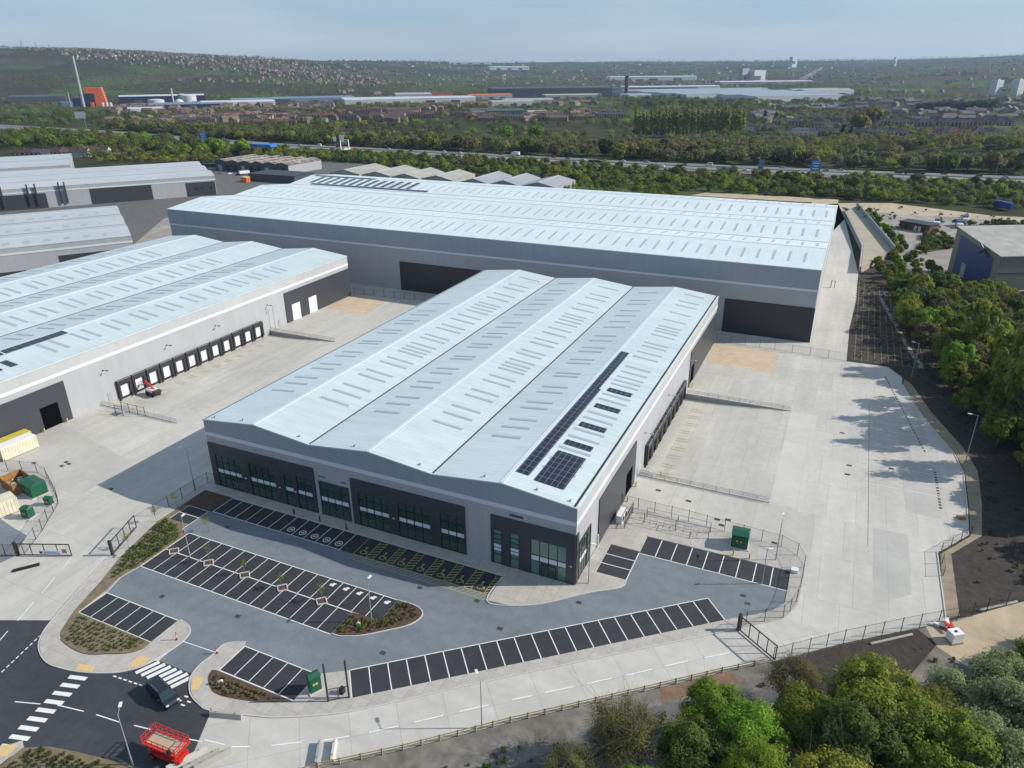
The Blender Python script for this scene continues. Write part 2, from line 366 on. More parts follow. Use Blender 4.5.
L.new(no.outputs['Fac'], mr.inputs['Value'])
mx = N.new('ShaderNodeMix'); mx.data_type = 'RGBA'; mx.blend_type = 'MULTIPLY'; mx.inputs['Factor'].default_value = 1
L.new(cr.outputs[0], mx.inputs['A']); L.new(mr.outputs[0], mx.inputs['B']); L.new(mx.outputs['Result'], b.inputs['Base Color'])
me.materials.append(gm); go = bpy.data.objects.new('ground', me); COL.objects.link(go); kind(go, 'structure')
for p in me.polygons: p.use_smooth = True

def curve(pts, n=4):
    """the same points joined by a smooth curve"""
    out = []
    for i in range(len(pts)-1):
        a = pts[max(i-1,0)]; b = pts[i]; c = pts[i+1]; d = pts[min(i+2,len(pts)-1)]
        for k in range(n):
            t = k/n
            out.append(tuple(.5*((2*b[j])+(c[j]-a[j])*t+(2*a[j]-5*b[j]+4*c[j]-d[j])*t*t+(3*b[j]-a[j]-3*c[j]+d[j])*t**3) for j in (0,1)))
    return out+[tuple(pts[-1])]
def ground_sheet(name, poly, z, m, holes=(), prism=None):
    mb = MB()
    if prism is None: mb.sheet(poly, z, holes)
    else: mb.prism(poly, prism, z)
    return kind(mb.build(name, m), 'structure')
# ------------------------------------------------------------------ ground surfaces of the estate
WELL1 = (0.0, 37.2, 25.2, 80.0)       # x0,y0,x1,y1 of the two loading wells
WELL2 = (-128.2, 16.8, -103.4, 75.8)
rect = lambda a: [(a[0],a[1]),(a[2],a[1]),(a[2],a[3]),(a[0],a[3])]
yard = [(-24,-50.5),(-16.1,-43),(-8.4,-36.8),(1.7,-27.9),(15.6,-16.3),(24.3,-8.9),(30,-4.3),(39,3.5),(48.8,11.2),(52.9,14.6),(52.5,26.8),(52.5,32.4),
        (57.8,40.3),(58.6,51),(59.2,64.1),(58.2,72.6),(53.4,88.7),(49.6,108),(49.8,113),(46.5,119.5),(36.2,119.4),(36.2,150),(37.5,182),(37.6,222),(29,342),(24,389),
        (10,389),(10,135),(-140,135),(-140,-75),(-40,-75)]
ground_sheet('yard', yard, 0, M['concrete'], holes=[rect(WELL1), rect(WELL2)])
for (x0,y0,x1,y1), flip in ((WELL1, 0), (WELL2, 0)):
    mb = MB(); xs = [x0, x0+4, x0+9, x0+15, x0+20, x1]; zs = [-1.22,-1.2,-1.0,-.6,-.25,0]
    for a in range(5):
        mb.quad((xs[a],y0,zs[a]),(xs[a+1],y0,zs[a+1]),(xs[a+1],y1,zs[a+1]),(xs[a],y1,zs[a]))
    kind(mb.build('loading_bay_slab', M['concrete']), 'structure')
    mb = MB()
    for y, s in ((y0,-1),(y1,1)):
        for a in range(5):
            ya, yb = (y-.3, y) if s < 0 else (y, y+.3)
            n = len(mb.v)
            mb.v += [(xs[a],ya,zs[a]-.2),(xs[a+1],ya,zs[a+1]-.2),(xs[a+1],yb,zs[a+1]-.2),(xs[a],yb,zs[a]-.2),(xs[a],ya,.12),(xs[a+1],ya,.12),(xs[a+1],yb,.12),(xs[a],yb,.12)]
            mb.f += [tuple(n+i for i in q) for q in ((3,2,1,0),(4,5,6,7),(0,1,5,4),(1,2,6,5),(2,3,7,6),(3,0,4,7))]
    kind(mb.build('loading_bay_kerb', M['retain']), 'structure')
ground_sheet('bare_soil', [(-60,-100),(34,-40),(75,-10),(100,40),(112,110),(104,170),(70,236),(60,262),(36,262),(36,100),(50,60),(40,0),(-10,-60)], -.035, M['soil'])
# the lighter service road slab in the foreground
ground_sheet('service_road', [(-34,-41.9),(-28.1,-40.3),(-25.1,-39.2),(-19.6,-36.2),(-14.6,-32.4),(-1.3,-21.1),(24.9,.4),(30.5,5.5),(40.5,5.2),(39,3.6),(30,-4.2),(24.3,-8.8),(15.6,-16.2),(1.7,-27.8),(-8.4,-36.7),(-16.1,-42.9),(-24,-50.4),(-32,-62),(-31,-48)], .004, M['concrete_road'])
ground_sheet('junction_road', [(-68.1,-39.1),(-75.3,-42.3),(-95,-51),(-95,-80),(-20,-80),(-30.2,-49.3),(-33.9,-41.9),(-36,-40.5),(-41,-38.3),(-47,-38.5),(-50,-40),(-60,-43)], .008, M['asphalt'])
drive = [(-68.9,-7.6),(-68.9,-14),(-66.9,-14.4),(-66.9,-24.7),(-67.4,-28),(-66.6,-31.4),(-50.7,-31.4),(-48.4,-31.9),(-47.1,-33.3),(-47,-38.5),(-41.1,-38.3),(-40.9,-32.4),(-38.5,-31),
         (-38.1,-31.5),(-25.3,-31.5),(-21.9,-29.2),(-18.8,-33.0),(22.8,1.5),(27.1,4.8),(29.1,6.6),(30.5,8.9),(30.7,12),(30.7,17.2),(7.2,17.2),(7.1,4.3),(6.6,2.4),(2.4,-.8),(-2.8,-5.7),(-7.1,-8.2),(-10.9,-8.6),(-11.2,-7.6)]
ground_sheet('car_park_drive', drive, .012, M['drive'])
mb = MB()
ud = (math.cos(R_(39.7)), math.sin(R_(39.7))); vd = (ud[1], -ud[0]); P0 = (-21.85,-29.15); LL = 54.1
low = lambda a, b: (P0[0]+ud[0]*a+vd[0]*b, P0[1]+ud[1]*a+vd[1]*b)
for poly in ([(-68.2,-7.6),(-11.1,-7.6),(-11.1,-2.7),(-68.2,-2.7)], [(-66.9,-24.6),(-28.4,-24.6),(-28.4,-19.5),(-23.5,-19.5),(-23.5,-14.4),(-66.9,-14.4)],
             [(-66.1,-36.4),(-50.9,-36.4),(-50.9,-31.5),(-66.1,-31.5)], [(-38.1,-36.4),(-25.3,-36.4),(-25.3,-31.5),(-38.1,-31.5)],
             [low(0,0),low(0,4.95),low(LL,4.95),low(LL,0)], [(7.2,12.1),(30.7,12.1),(30.7,17.2),(7.2,17.2)], [(2.1,4.5),(7.1,4.5),(7.1,12.4),(2.1,12.4)], [(-73.7,-12.6),(-68.9,-12.6),(-68.9,-7.9),(-73.7,-7.9)]):
    mb.sheet(poly, .02)
kind(mb.build('parking_bay_surface', M['asphalt_bay']), 'structure')
mb = MB(); Z = .026; lw = .12
def S(p, q, w_=lw): mb.stripe(p, q, w_, Z)
x = -68.1
while x < -38.5: S((x,-7.6),(x,-2.75)); x += 2.59
S((-68.2,-7.6),(-39.3,-7.6))
for i in range(16): S((-66.8+2.56*i,-24.6),(-66.8+2.56*i,-19.5))
for i in range(18): S((-66.8+2.547*i,-19.5),(-66.8+2.547*i,-14.45))
S((-66.9,-24.6),(-28.4,-24.6),.14); S((-66.9,-14.4),(-23.5,-14.4),.14); S((-66.9,-19.5),(-23.5,-19.5),.16)
for i in range(7): S((-66.1+2.53*i,-36.4),(-66.1+2.53*i,-31.5))
S((-66.1,-31.5),(-50.9,-31.5),.14); S((-66.1,-36.4),(-50.9,-36.4),.18)
for i in range(6): S((-38.05+2.55*i,-36.4),(-38.05+2.55*i,-31.5))
S((-38.1,-31.5),(-25.3,-31.5),.14); S((-38.1,-36.4),(-25.3,-36.4),.18)
for i in range(22): S(low(i*LL/21,0),low(i*LL/21,4.95),.14)
S(low(0,0),low(LL,0),.14)
for i in range(1,9): S((7.2+2.61*i,12.1),(7.2+2.61*i,17.2),.14)
S((7.2,12.1),(30.7,12.1),.14); S((7.1,4.5),(7.1,12.1),.14)
for i in (1,2): S((2.1,4.5+2.63*i),(7.1,4.5+2.63*i),.14)
S((-73.7,-12.6),(-68.9,-12.6)); S((-73.7,-10.2),(-68.9,-10.2)); S((-68.9,-14),(-68.9,-7.7)); S((-73.7,-12.6),(-73.7,-7.9)); S((-73.7,-7.9),(-68.9,-7.9)); S((-68.9,-14),(-66.9,-14.4)); S((-66.9,-14.4),(-66.9,-24.6)); S((-66.9,-24.6),(-67.4,-28)); S((-67.4,-28),(-66.2,-31.5))
def ring(cx, cy, r, w_, a0=0, a1=360, n=14):
    for i in range(n):
        t = R_(a0+(a1-a0)*i/n); u = R_(a0+(a1-a0)*(i+1)/n)
        S((cx+r*math.cos(t),cy+r*math.sin(t)),(cx+r*math.cos(u),cy+r*math.sin(u)),w_)
for i in range(5):        # vehicle charging symbols
    cx = -51.1-.0+2.59*i; cy = -6.2
    ring(cx, cy, .62, .16); S((cx-.3,cy),(cx+.35,cy+.05),.3); S((cx-.15,cy-.3),(cx+.1,cy+.3),.14)
for i in range(5):        # small white marks at the ends of the far bays
    cx = -35.0+2.547*i; S((cx-.4,-15.6),(cx+.35,-15.6),.5); S((cx-.1,-15.2),(cx+.5,-15.2),.25)
# junction markings
for k in range(7):        # zebra at the car park mouth
    t = k/6.0; cx = -47.3+(6.3)*t; S((cx-.75,-41.4),(cx+.55,-38.6),.62)
for k in range(9):
    t = k/8; cx = -54.5+(-52.1+54.5)*0; p = (-54.7+(-50.6+54.7)*0, 0)
    ax, ay = -54.5, -45.2; bx, by = -52.0, -56.0
    x_ = ax+(bx-ax)*t; y_ = ay+(by-ay)*t
    S((x_-1.25,y_-.35),(x_+1.25,y_+.35),.62)
def dash(pts, w_=.15):
    for i in range(0, len(pts)-1, 2): S(pts[i], pts[i+1], w_)
dash([(-58.3,-51.3),(-54.9,-50.2),(-52.7,-49.4),(-48.7,-48.7),(-46.8,-48.4),(-43,-48),(-41,-47.6),(-38.6,-47.2),(-33.1,-46.3),(-31.3,-45.9),(-72.8,-41.3),(-74.6,-37.6),(-75.4,-35.7),(-77.1,-32.3),(-78,-30.3),(-79.6,-27.6),(-72,-43.3),(-70.6,-46.1),(-69.5,-48.3),(-68,-51.3)])
n = 9
for i in range(n):
    t = i/n; S((-66.8+2*t,-41.8-7.3*t),(-66.8+2*(t+.6/n),-41.8-7.3*(t+.6/n)),.18)
for i in range(6):
    t = i/6; S((-50.4+5.4*t,-43+.4*t),(-50.4+5.4*(t+.1),-43+.4*(t+.1)),.22)
for p in ((-38.6,-41.6),(-37.6,-42.1),(-38.9,-42.4),(-37.9,-42.8)): S((p[0]-.3,p[1]),(p[0]+.3,p[1]+.05),.22)
dash([(-23.3,-42.9),(-20.3,-41),(-18.5,-40.1),(-15.5,-37.9),(-13.6,-36.5),(-10.8,-34.2),(-9.3,-32.9),(-6.5,-30.5),(-4.9,-29.1),(-2,-26.7),(.4,-24.7),(2.5,-23),(3.8,-21.9),(6.9,-19.4),(8.4,-18.2),(11.1,-15.9),(12.7,-14.7),(15.6,-12.2),(17,-11),(19.7,-8.7),(21.7,-7.2),(24.7,-4.8),(-31.3,-45.6),(-28.5,-45.1),(-27.6,-45),(-25.6,-44.1)],.18)
S((-47.1,-34.4),(-41.2,-34.1),.12)
for i in range(13):       # trailer parking lines in the far yard
    y_ = 52+4.3*i; xr = 56.5 if y_ < 75 else 56.5-(y_-75)*.22
    S((xr-15.5,y_),(xr-.5,y_+.1),.16)
kind(mb.build('road_markings', M['paint']), 'structure')
mb = MB()
def hatch(x0, x1, y0, y1):
    S((x0,y0),(x0,y1),.1); S((x1,y0),(x1,y1),.1); y_ = y0
    while y_ < y1-.5: S((x0,y_),(x1,y_+.7),.13); y_ += .75
for a, b_ in ((-34.3,-32.9),(-30.4,-29.2),(-26.9,-25.6),(-23.1,-21.8),(-19.4,-18.2),(-15.8,-14.5),(-12.2,-11.1)):
    hatch(a, b_, -7.5, -2.75)
S((-36.8,-7.6),(-36.8,-2.75),.1); S((-36.8,-7.6),(-11,-7.6),.12); S((-36.8,-8.9),(-11,-8.9),.1)
x = -36.8
while x < -11.6: S((x,-8.85),(x+.9,-7.65),.1); x += .9
for cx in (-35.4,-31.6,-28,-24.3,-20.5,-17,-13.3):     # wheelchair symbols
    cy = -6.3; ring(cx-.05, cy-.2, .48, .13, 110, 400); S((cx-.15,cy+.95),(cx-.1,cy+.1),.17); S((cx-.1,cy+.15),(cx+.5,cy+.1),.14); S((cx+.5,cy+.1),(cx+.75,cy-.5),.14); S((cx-.35,cy+1.05),(cx+.05,cy+1.1),.26)
kind(mb.build('disabled_bay_markings', M['yellow_dim']), 'structure')
mb = MB()
for y_ in (39.3,41.1,44.9,49.1,53,57.4,61.5,65.8,69.9,73.8):   # guide lines on the two loading slabs
    for dx_ in (0, ):
        for o_ in (-.55,.55): mb.quad((3.0,y_+o_,-1.2+.02),(6.2,y_+o_-.05,-1.09),(6.2,y_+o_+.15,-1.09),(3.0,y_+o_+.2,-1.2+.02))
for k in range(12):
    y_ = 23.2+4.3*k
    for o_ in (-.55,.55): mb.quad((-125.2,y_+o_,-1.18),(-122.2,y_+o_,-1.09),(-122.2,y_+o_+.15,-1.09),(-125.2,y_+o_+.15,-1.18))
kind(mb.build('loading_guide_markings', M['yellow_dim']), 'structure')
mb = MB(); 
for p in ((-116.1,-9.1),(-110.3,-6.1),(-109.6,-7.6),(-109.1,-6.4),(-92.4,-9.7),(36.6,72.9),(5.2,32.9),(11.3,31.5),(17.3,27.5),(19.1,28.2),(18.3,26.0),(38.4,58),(38.2,54),(46.2,60),(27.5,24.3)):
    mb.sheet([(p[0]-.5,p[1]-.35),(p[0]+.5,p[1]-.35),(p[0]+.5,p[1]+.35),(p[0]-.5,p[1]+.35)], .006)
for p in ((-62,-10.2),(-57.5,-28.6),(-43.5,-27.2),(-22,-10.5),(2,-3.6),(13,-.6),(-19.5,-24.6),(24.6,8.2),(-12.4,-9.6),(-52.6,-33),(25.5,6.6),(-6.6,-13.6)):
    mb.sheet([(p[0]-.42,p[1]-.35),(p[0]+.42,p[1]-.35),(p[0]+.42,p[1]+.35),(p[0]-.42,p[1]+.35)], .018)
kind(mb.build('drain_covers', M['cover']), 'structure')
mb = MB(); n = 16
for i in range(14): mb.sheet([(53.9,47.6+1.35*i*.8),(54.4,47.6+1.35*i*.8),(54.4,48.2+1.35*i*.8),(53.9,48.2+1.35*i*.8)], .006)
for i in range(30):
    t = i/30; px_, py_ = 45.6+7.2*t, 112-42*t
    mb.sheet([(px_,py_),(px_+.3,py_),(px_+.35,py_-.9),(px_+.05,py_-.9)], .006)
mb.sheet([(42.0,30),(42.08,30),(42.08,91.5),(42.0,91.5)], .005)
kind(mb.build('drainage_slots', M['cover']), 'structure')
# pavements with kerbs
pv = [[(-76.6,-2.6),(-11.2,-2.65),*curve([(-11.0,-8.9),(-7.1,-8.4),(-2.8,-5.9),(2.4,-1.0),(6.7,2.3),(7.1,4.4)]),(2.0,4.4),(2.0,12.5),(7.1,12.5),(7.1,17.3),(30.7,17.3),(30.7,12),*curve([(30.6,8.9),(29.2,6.5),(27.2,4.7),(22.9,1.4)]),(24.9,.5),*curve([(28.4,3.3),(30.9,5.5),(31.8,7.6),(32.5,10),(32.8,19),(32.1,21),(30.2,23.2),(28.6,23.8)]),(.1,25),(.1,0),(-75,-.02),(-75,30),(-76.6,30)],
      [(-18.8,-33.1),(22.8,1.3),(24.9,.4),*curve([(-1.3,-21),(-14.6,-32.3),(-19.6,-36.1),(-25.1,-39.1),(-28.1,-40.2),(-33.9,-41.9),(-36.1,-41.7),(-38.4,-40.9),(-40.4,-39),(-41.1,-36.9),(-40.9,-34.8),(-40.9,-32.4),(-38.5,-31)]),(-38.15,-31.4),(-38.15,-36.5),(-25.2,-36.5),(-25.2,-31.4),(-21.9,-29.3)],
      [*curve([(-50.7,-31.4),(-48.4,-31.9),(-47.1,-33.3),(-47,-35.7),(-48,-39.5),(-49.5,-41.5),(-51.3,-42.8),(-54.5,-44.1),(-57.5,-44.8),(-60.9,-45),(-64.2,-43.8),(-66.4,-41.9),(-68.1,-39.1),(-71,-32.1),(-73.6,-25.4)]),(-75.2,-21.5),(-76.9,-17.5),(-76.9,-2.6),(-75.1,-2.6),(-75.1,-8),(-74.9,-14),(-72.4,-22.6),(-71.7,-24.9),*curve([(-69.3,-30.1),(-67,-36.3),(-64.6,-40.4),(-62.6,-41.6),(-57.9,-42),(-54.4,-40.6),(-51.8,-39.2),(-50.8,-37.8)]),(-50.85,-31.4)],
      [(-51.5,-54.8),(-53.8,-57.5),(-53.2,-66),(-51,-66),(-50.7,-57),(-50.0,-55.6)]]
for k, poly in enumerate(pv): ground_sheet('pavement', poly, .11, M['pave'], prism=-.02)
kb = MB()      # kerb stones along the pavement edges
def kerb(pts, z=.135):
    pts = curve(pts) if len(pts) > 3 else pts
    for a, b_ in zip(pts, pts[1:]): kb.bar((*a, z-.09), (*b_, z-.09), .16, .18)
kerb([(-50.7,-31.3),(-48.4,-31.8),(-47.1,-33.2),(-46.95,-35.7),(-47.95,-39.6),(-49.45,-41.6),(-51.3,-42.9),(-54.5,-44.2),(-57.5,-44.9),(-60.9,-45.1),(-64.3,-43.9),(-66.5,-42),(-68.2,-39.1),(-71.1,-32.1),(-73.7,-25.4)])
kerb([(-38.5,-30.9),(-40.95,-32.3),(-41.0,-34.8),(-41.2,-36.9),(-40.5,-39.1),(-38.5,-41),(-36.1,-41.85),(-33.9,-42),(-28.1,-40.3),(-25.1,-39.2),(-19.6,-36.2),(-14.6,-32.4),(-1.3,-21.1),(24.9,.35)])
kerb([(-11.2,-2.7),(-11.05,-9),(-7.1,-8.5),(-2.8,-6),(2.4,-1.1),(6.8,2.3),(7.15,4.4)])
kerb([(-68.2,-2.65),(-11.2,-2.65)]); kerb([(-26.9,-24.4),(-24.3,-23.1),(-21.8,-21),(-19.4,-18.8),(-18.4,-16.9),(-18.6,-15.3),(-20.3,-14.4),(-23.5,-14.4)])
kerb([(-28.3,-24.5),(-26.9,-24.4)])
kind(kb.build('kerb_stones', M['kerb']), 'structure')
mb = MB()
for poly in ([(-56.5,-43.4),(-54,-42.9),(-53.6,-43.8),(-56,-44.4)], [(-49.7,-41.2),(-50.3,-39.2),(-48.4,-38.6),(-48.2,-40)], [(-40.2,-38.8),(-38.9,-38.2),(-38,-40.2),(-38.9,-40.5)], [(-53,-56.2),(-51.3,-55.4),(-50.9,-57.1),(-53.2,-57.6)]):
    mb.sheet(poly, .118)
kind(mb.build('tactile_paving', M['tactile']), 'structure')
def bed(name, poly, m, z=.15, p=-.02): return ground_sheet(name, poly, z, m, prism=p)
bed('planting_bed', [(-75.0,-2.7),(-68.3,-2.7),(-68.3,-7.6),(-68.9,-7.85),(-73.8,-7.85),(-74.9,-8.3)], M['mulch'])
bed('verge', [(-74.9,-8.3),(-73.75,-8.2),(-73.75,-12.65),(-69,-12.7),(-69,-14.1),(-67,-14.5),(-67,-24.7),(-67.5,-28),(-66.7,-31.4),(-66.2,-36.4),(-64.6,-38.5),(-63.5,-41),(-64.6,-40.3),(-67,-36.2),(-69.3,-30),(-71.7,-24.8),(-72.4,-22.5),(-74.8,-14)], M['verge'])
bed('planting_bed', [(-66.1,-36.5),(-50.9,-36.5),*curve([(-50.95,-37.8),(-51.9,-39.1),(-54.4,-40.5),(-57.9,-41.9),(-62.6,-41.5),(-63.4,-40.9)])], M['verge'], .16)
bed('planting_bed', [(-38.1,-36.6),*curve([(-25.3,-36.6),(-29.8,-38.6),(-33.9,-39.6),(-36.2,-39.5),(-38.3,-38.1),(-38.9,-36.8)])], M['mulch'], .16)
bed('planting_bed', [(-28.3,-24.4),(-28.3,-19.6),(-23.4,-19.4),(-23.4,-14.5),*curve([(-20.3,-14.5),(-18.7,-15.3),(-18.5,-16.9),(-19.5,-18.7),(-21.8,-20.8),(-24.3,-22.9),(-26.9,-24.2)])], M['mulch'])
bed('verge', [(-50.4,-55.5),(-47.8,-54.1),(-44.4,-53.3),(-40,-52.5),(-36.3,-51.8),(-33.5,-52.5),(-34,-70),(-50.5,-70)], M['verge'], .14)
mb = MB()
for cx in (-65,-57.2,-49.4,-41.7,-34.1):
    for a in range(4):
        t, u = R_(a*90), R_(a*90+90); rx, ry = 1.05, .95
        mb.bar((cx+rx*math.cos(t),-19.4+ry*math.sin(t),.09),(cx+rx*math.cos(u),-19.4+ry*math.sin(u),.09),.16,.16)
kind(mb.build('tree_pit_kerbs', M['kerb']), 'structure')
mb = MB()
for cx in (-65,-57.2,-49.4,-41.7,-34.1): mb.sheet([(cx-.9,-19.4),(cx,-20.2),(cx+.9,-19.4),(cx,-18.6)], .05)
kind(mb.build('tree_pit_mulch', M['mulch']), 'structure')
# rough ground round the estate
fl = [(-24,-50.6),(-16.1,-43.1),(-8.4,-36.9),(1.7,-28),(15.6,-16.4),(24.3,-9),(30,-4.4),(39,3.4),(48.8,11.1),(53,14.5)]
ground_sheet('rough_ground', fl+[(60,-5),(70,-60),(-30,-100)], -.01, M['rubble'])
ground_sheet('track', [(-14,-62),(4.4,-33.8),(17.2,-18.4),(30,-9.5),(39,-2.5),(40,-6),(31,-13),(19,-22),(8,-36),(-9,-66)], -.002, M['asphalt_site'])
ground_sheet('bare_earth', [(17.4,-15.2),(22.2,-10.8),(25,-8.4),(27.3,-9.2),(18.2,-17.2)], .004, mat('brown_earth', (.20,.12,.08), .95, noise=.3, nscale=.8))
ground_sheet('sandy_track', [(51,8.2),(49.8,12),(53.4,15),(64.2,24.6),(80,37),(92,42),(86,26),(64,10),(58,3)], .006, M['sandy'])
ground_sheet('soil_mound', [(30,-4.6),(39,3.2),(48.7,10.9),(51,8.5),(47,0),(38,-7)], lambda x,y: .05+.9*math.exp(-((x-46)/4)**2-((y-5.5)/3.5)**2), M['soil'])
ground_sheet('soil_slope', [(54.5,16.8),(54.7,33),(60,41),(61.3,52),(62,66),(60.3,76),(55.5,92),(51.8,109),(49,120.5),(37,120.6),(37.3,150),(38.5,217),(46,217),(50,200),(62,150),(68,110),(70,82),(80,62),(92,52),(92,46),(64.5,25.5)], .0, M['soil'])
mb = MB()
for i in range(26):
    y_ = 121.5+3.5*i; x1_ = 56-(y_-120)*.10-.0*i
    mb.box(37.2,y_,-.02,x1_-1,y_+.35,.10)
for j in range(11): mb.box(38+1.7*j,121,-.02,38.3+1.7*j,208-2.2*j,.11)
kind(mb.build('planting_grid', mat('planting_grid', (.12,.105,.08), .95, noise=.4, nscale=1)), 'stuff')
ground_sheet('bank_path', [(44.5,190),(45.6,190),(52.6,140),(55.6,122),(54.0,122),(51.2,140)], .012, M['oldconc'])
ground_sheet('sandy_rim', [(52.6,15),(54.5,16.6),(54.7,33),(60,41),(61.2,52),(62,66),(60.3,76),(55.5,92),(51.8,109),(50.2,112),(49.9,108),(53.8,88.7),(58.6,72.6),(59.6,64),(59,51),(58.2,40),(53,32.2),(52.8,27)], .008, mat('rim', (.27,.22,.155), .95, noise=.3, nscale=.6))
kb = MB(); kpts = [(52.6,15),(52.6,26.8),(52.6,32.5),(57.9,40.4),(58.7,51),(59.3,64.1),(58.3,72.6),(53.5,88.7),(49.7,108)]
for a, b_ in zip(kpts, kpts[1:]): kb.bar((*a,.05),(*b_,.05),.18,.14)
kind(kb.build('yard_kerb', M['kerb']), 'structure')
ground_sheet('darker_slab', [(42.8,14),(48.2,19),(48.2,36),(42.8,36)], .003, grid_mat('concrete_dark', (.40,.39,.36), (.43,.415,.385), (.33,.32,.3), 5, 6, .03, .8, .05, .5, .08, .1))
ground_sheet('darker_slab', [(48.3,44),(54.2,44),(54.2,74),(48.3,74)], .003, Dm['concrete_dark'])
ground_sheet('paler_slab', [(25.3,37),(31,37),(31,80),(25.3,80)], .003, grid_mat('concrete_pale', (.50,.48,.44), (.53,.51,.47), (.4,.39,.37), 6, 8, .03, .8, .04, .5, .05, .1))
ground_sheet('darker_slab', [(-128,-14),(-96,-14),(-96,-1),(-128,6)], .003, grid_mat('concrete_mid', (.42,.405,.37), (.45,.43,.395), (.34,.33,.3), 5, 9, .03, .8, .05, .5, .08, .1))
ground_sheet('sand_patch', [(.3,119.4),(16,120.2),(18.8,116.5),(18.9,102.3),(1.3,103.2)], .008, M['sandpatch'])
ground_sheet('sand_patch', [(-128,103.5),(-128,118.3),(-112.4,118.4),(-109.8,101),(-117,100)], .008, M['sandpatch'])
ground_sheet('old_yard', [(47,232),(50.5,248),(33,362),(24,389),(40,394),(101,378),(300,410),(300,250),(96,250),(70,238),(58,226)], .0, M['oldconc'])
ground_sheet('sandy_yard', [(26,376),(24,389),(52,401),(101,378),(130,374),(118,362),(84,366),(60,362),(40,368)], .006, M['sandy'])
ground_sheet('gravel_strip', [(-62,268),(-62,282),(24,389),(31,352),(20,262)], .0, M['sandy'])
ground_sheet('scrub_patch', [(62,268),(77,286),(72,316),(64,308)], .01, mat('scrub', (.09,.10,.035), .95, noise=.4, nscale=.3))
ground_sheet('scrub_patch', [(78,340),(112,358),(150,352),(150,345),(96,342)], .012, Dm['scrub'])
ground_sheet('estate_road', [(-229,131),(-229,250),(-262,330),(-330,440),(-470,470),(-480,200),(-262,60),(-213,60),(-213,131)], -.02, M['asphalt_site'])
ground_sheet('estate_pavement', [(-262,133),(-245,118),(-233,130),(-250,150),(-300,205),(-312,200)], -.012, M['oldconc'])
ground_sheet('neighbour_drive', [(-105,-24.5),(-98.4,-25.8),(-92.4,-26.6),(-88.6,-31.6),(-89.5,-35.5),(-100,-45),(-140,-45),(-140,-24)], .006, M['drive'])
ground_sheet('estate_verge', [(-88.2,-35.6),(-86.2,-38.8),(-96,-50),(-120,-58),(-120,-44),(-100,-44.5)], .014, M['verge'])

# ------------------------------------------------------------------ warehouses
def profile(n, span, eave, ridge):
    p = [(0, eave)]
    for i in range(n): p += [(i*span+span/2, ridge), ((i+1)*span, eave)]
    return p
def shell(root, W_, D_, prof, axis, wall_m, roof_m, z0=-1.25, th=.22, over=.12):
    """gabled shell: profile runs along local X (axis Y: ridges along Y) or along Y (axis X)"""
    P = (lambda a, b, z: (a, b, z)) if axis == 'Y' else (lambda a, b, z: (b, a, z))
    wlen = prof[-1][0]; dl = D_ if axis == 'Y' else W_
    mb = MB()
    loops = [Vector((a, z, 0)) for a, z in [(0, z0), (wlen, z0)]+[(a, z-.02) for a, z in reversed(prof)]]
    for d in (0, dl):
        n = len(mb.v); mb.v += [P(v.x, d, v.y) for v in loops]
        for t in tessellate_polygon([loops]): mb.f.append(tuple(n+i for i in t))
    for a in (0, wlen): mb.quad(P(a,0,z0), P(a,dl,z0), P(a,dl,prof[0][1]-.02), P(a,0,prof[0][1]-.02))
    mb.build('wall', wall_m, root)
    rf = MB()
    pr = [(prof[0][0]-over, prof[0][1])] + prof[1:-1] + [(prof[-1][0]+over, prof[-1][1])]
    for (a, za), (b, zb) in zip(pr, pr[1:]):
        for e in (0, th): rf.quad(P(a,-over,za+e), P(b,-over,zb+e), P(b,dl+over,zb+e), P(a,dl+over,za+e))
        for d in (-over, dl+over): rf.quad(P(a,d,za), P(b,d,zb), P(b,d,zb+th), P(a,d,za+th))
    for a, za in (pr[0], pr[-1]): rf.quad(P(a,-over,za), P(a,dl+over,za), P(a,dl+over,za+th), P(a,-over,za+th))
    rf.build('roof', roof_m, root)
    rc = MB(); gt = MB()
    for i, (a, z) in enumerate(prof):
        if i % 2: rc.obox(P(a, dl/2, z+th+.0), (.7, dl, .08) if axis == 'Y' else (dl, .7, .08))
        elif 0 < i < len(prof)-1: gt.obox(P(a, dl/2, z+th+.06), (.26, dl-.3, .05) if axis == 'Y' else (dl-.3, .2, .05))
    rc.build('ridge_cap', M['ridge'], root); 
    if gt.v: gt.build('valley_gutter', M['gutter'], root)
def zprof(prof, a):
    for (x0, z0), (x1, z1) in zip(prof, prof[1:]):
        if x0 <= a <= x1: return z0+(z1-z0)*(a-x0)/(x1-x0)
    return prof[-1][1]
def slope_patch(prof, axis, a0, a1, b0, b1, lift, th=.22, h=.07):
    """a thin slab lying on the roof slope"""
    P = (lambda a, b, z: (a, b, z)) if axis == 'Y' else (lambda a, b, z: (b, a, z))
    mb = MB(); z0, z1 = zprof(prof,a0)+th+lift, zprof(prof,a1)+th+lift
    n = len(mb.v)
    mb.v += [P(a0,b0,z0-h),P(a1,b0,z1-h),P(a1,b1,z1-h),P(a0,b1,z0-h),P(a0,b0,z0),P(a1,b0,z1),P(a1,b1,z1),P(a0,b1,z0)]
    mb.f += [(3,2,1,0),(4,5,6,7),(0,1,5,4),(1,2,6,5),(2,3,7,6),(3,0,4,7)]
    return mb
def band_box(mb, W_, D_, z0, z1, t, sides='FR'):
    if 'F' in sides: mb.box(-t,-t,z0,W_+t,0.0,z1)
    if 'R' in sides: mb.box(W_,0.001,z0,W_+t,D_,z1)
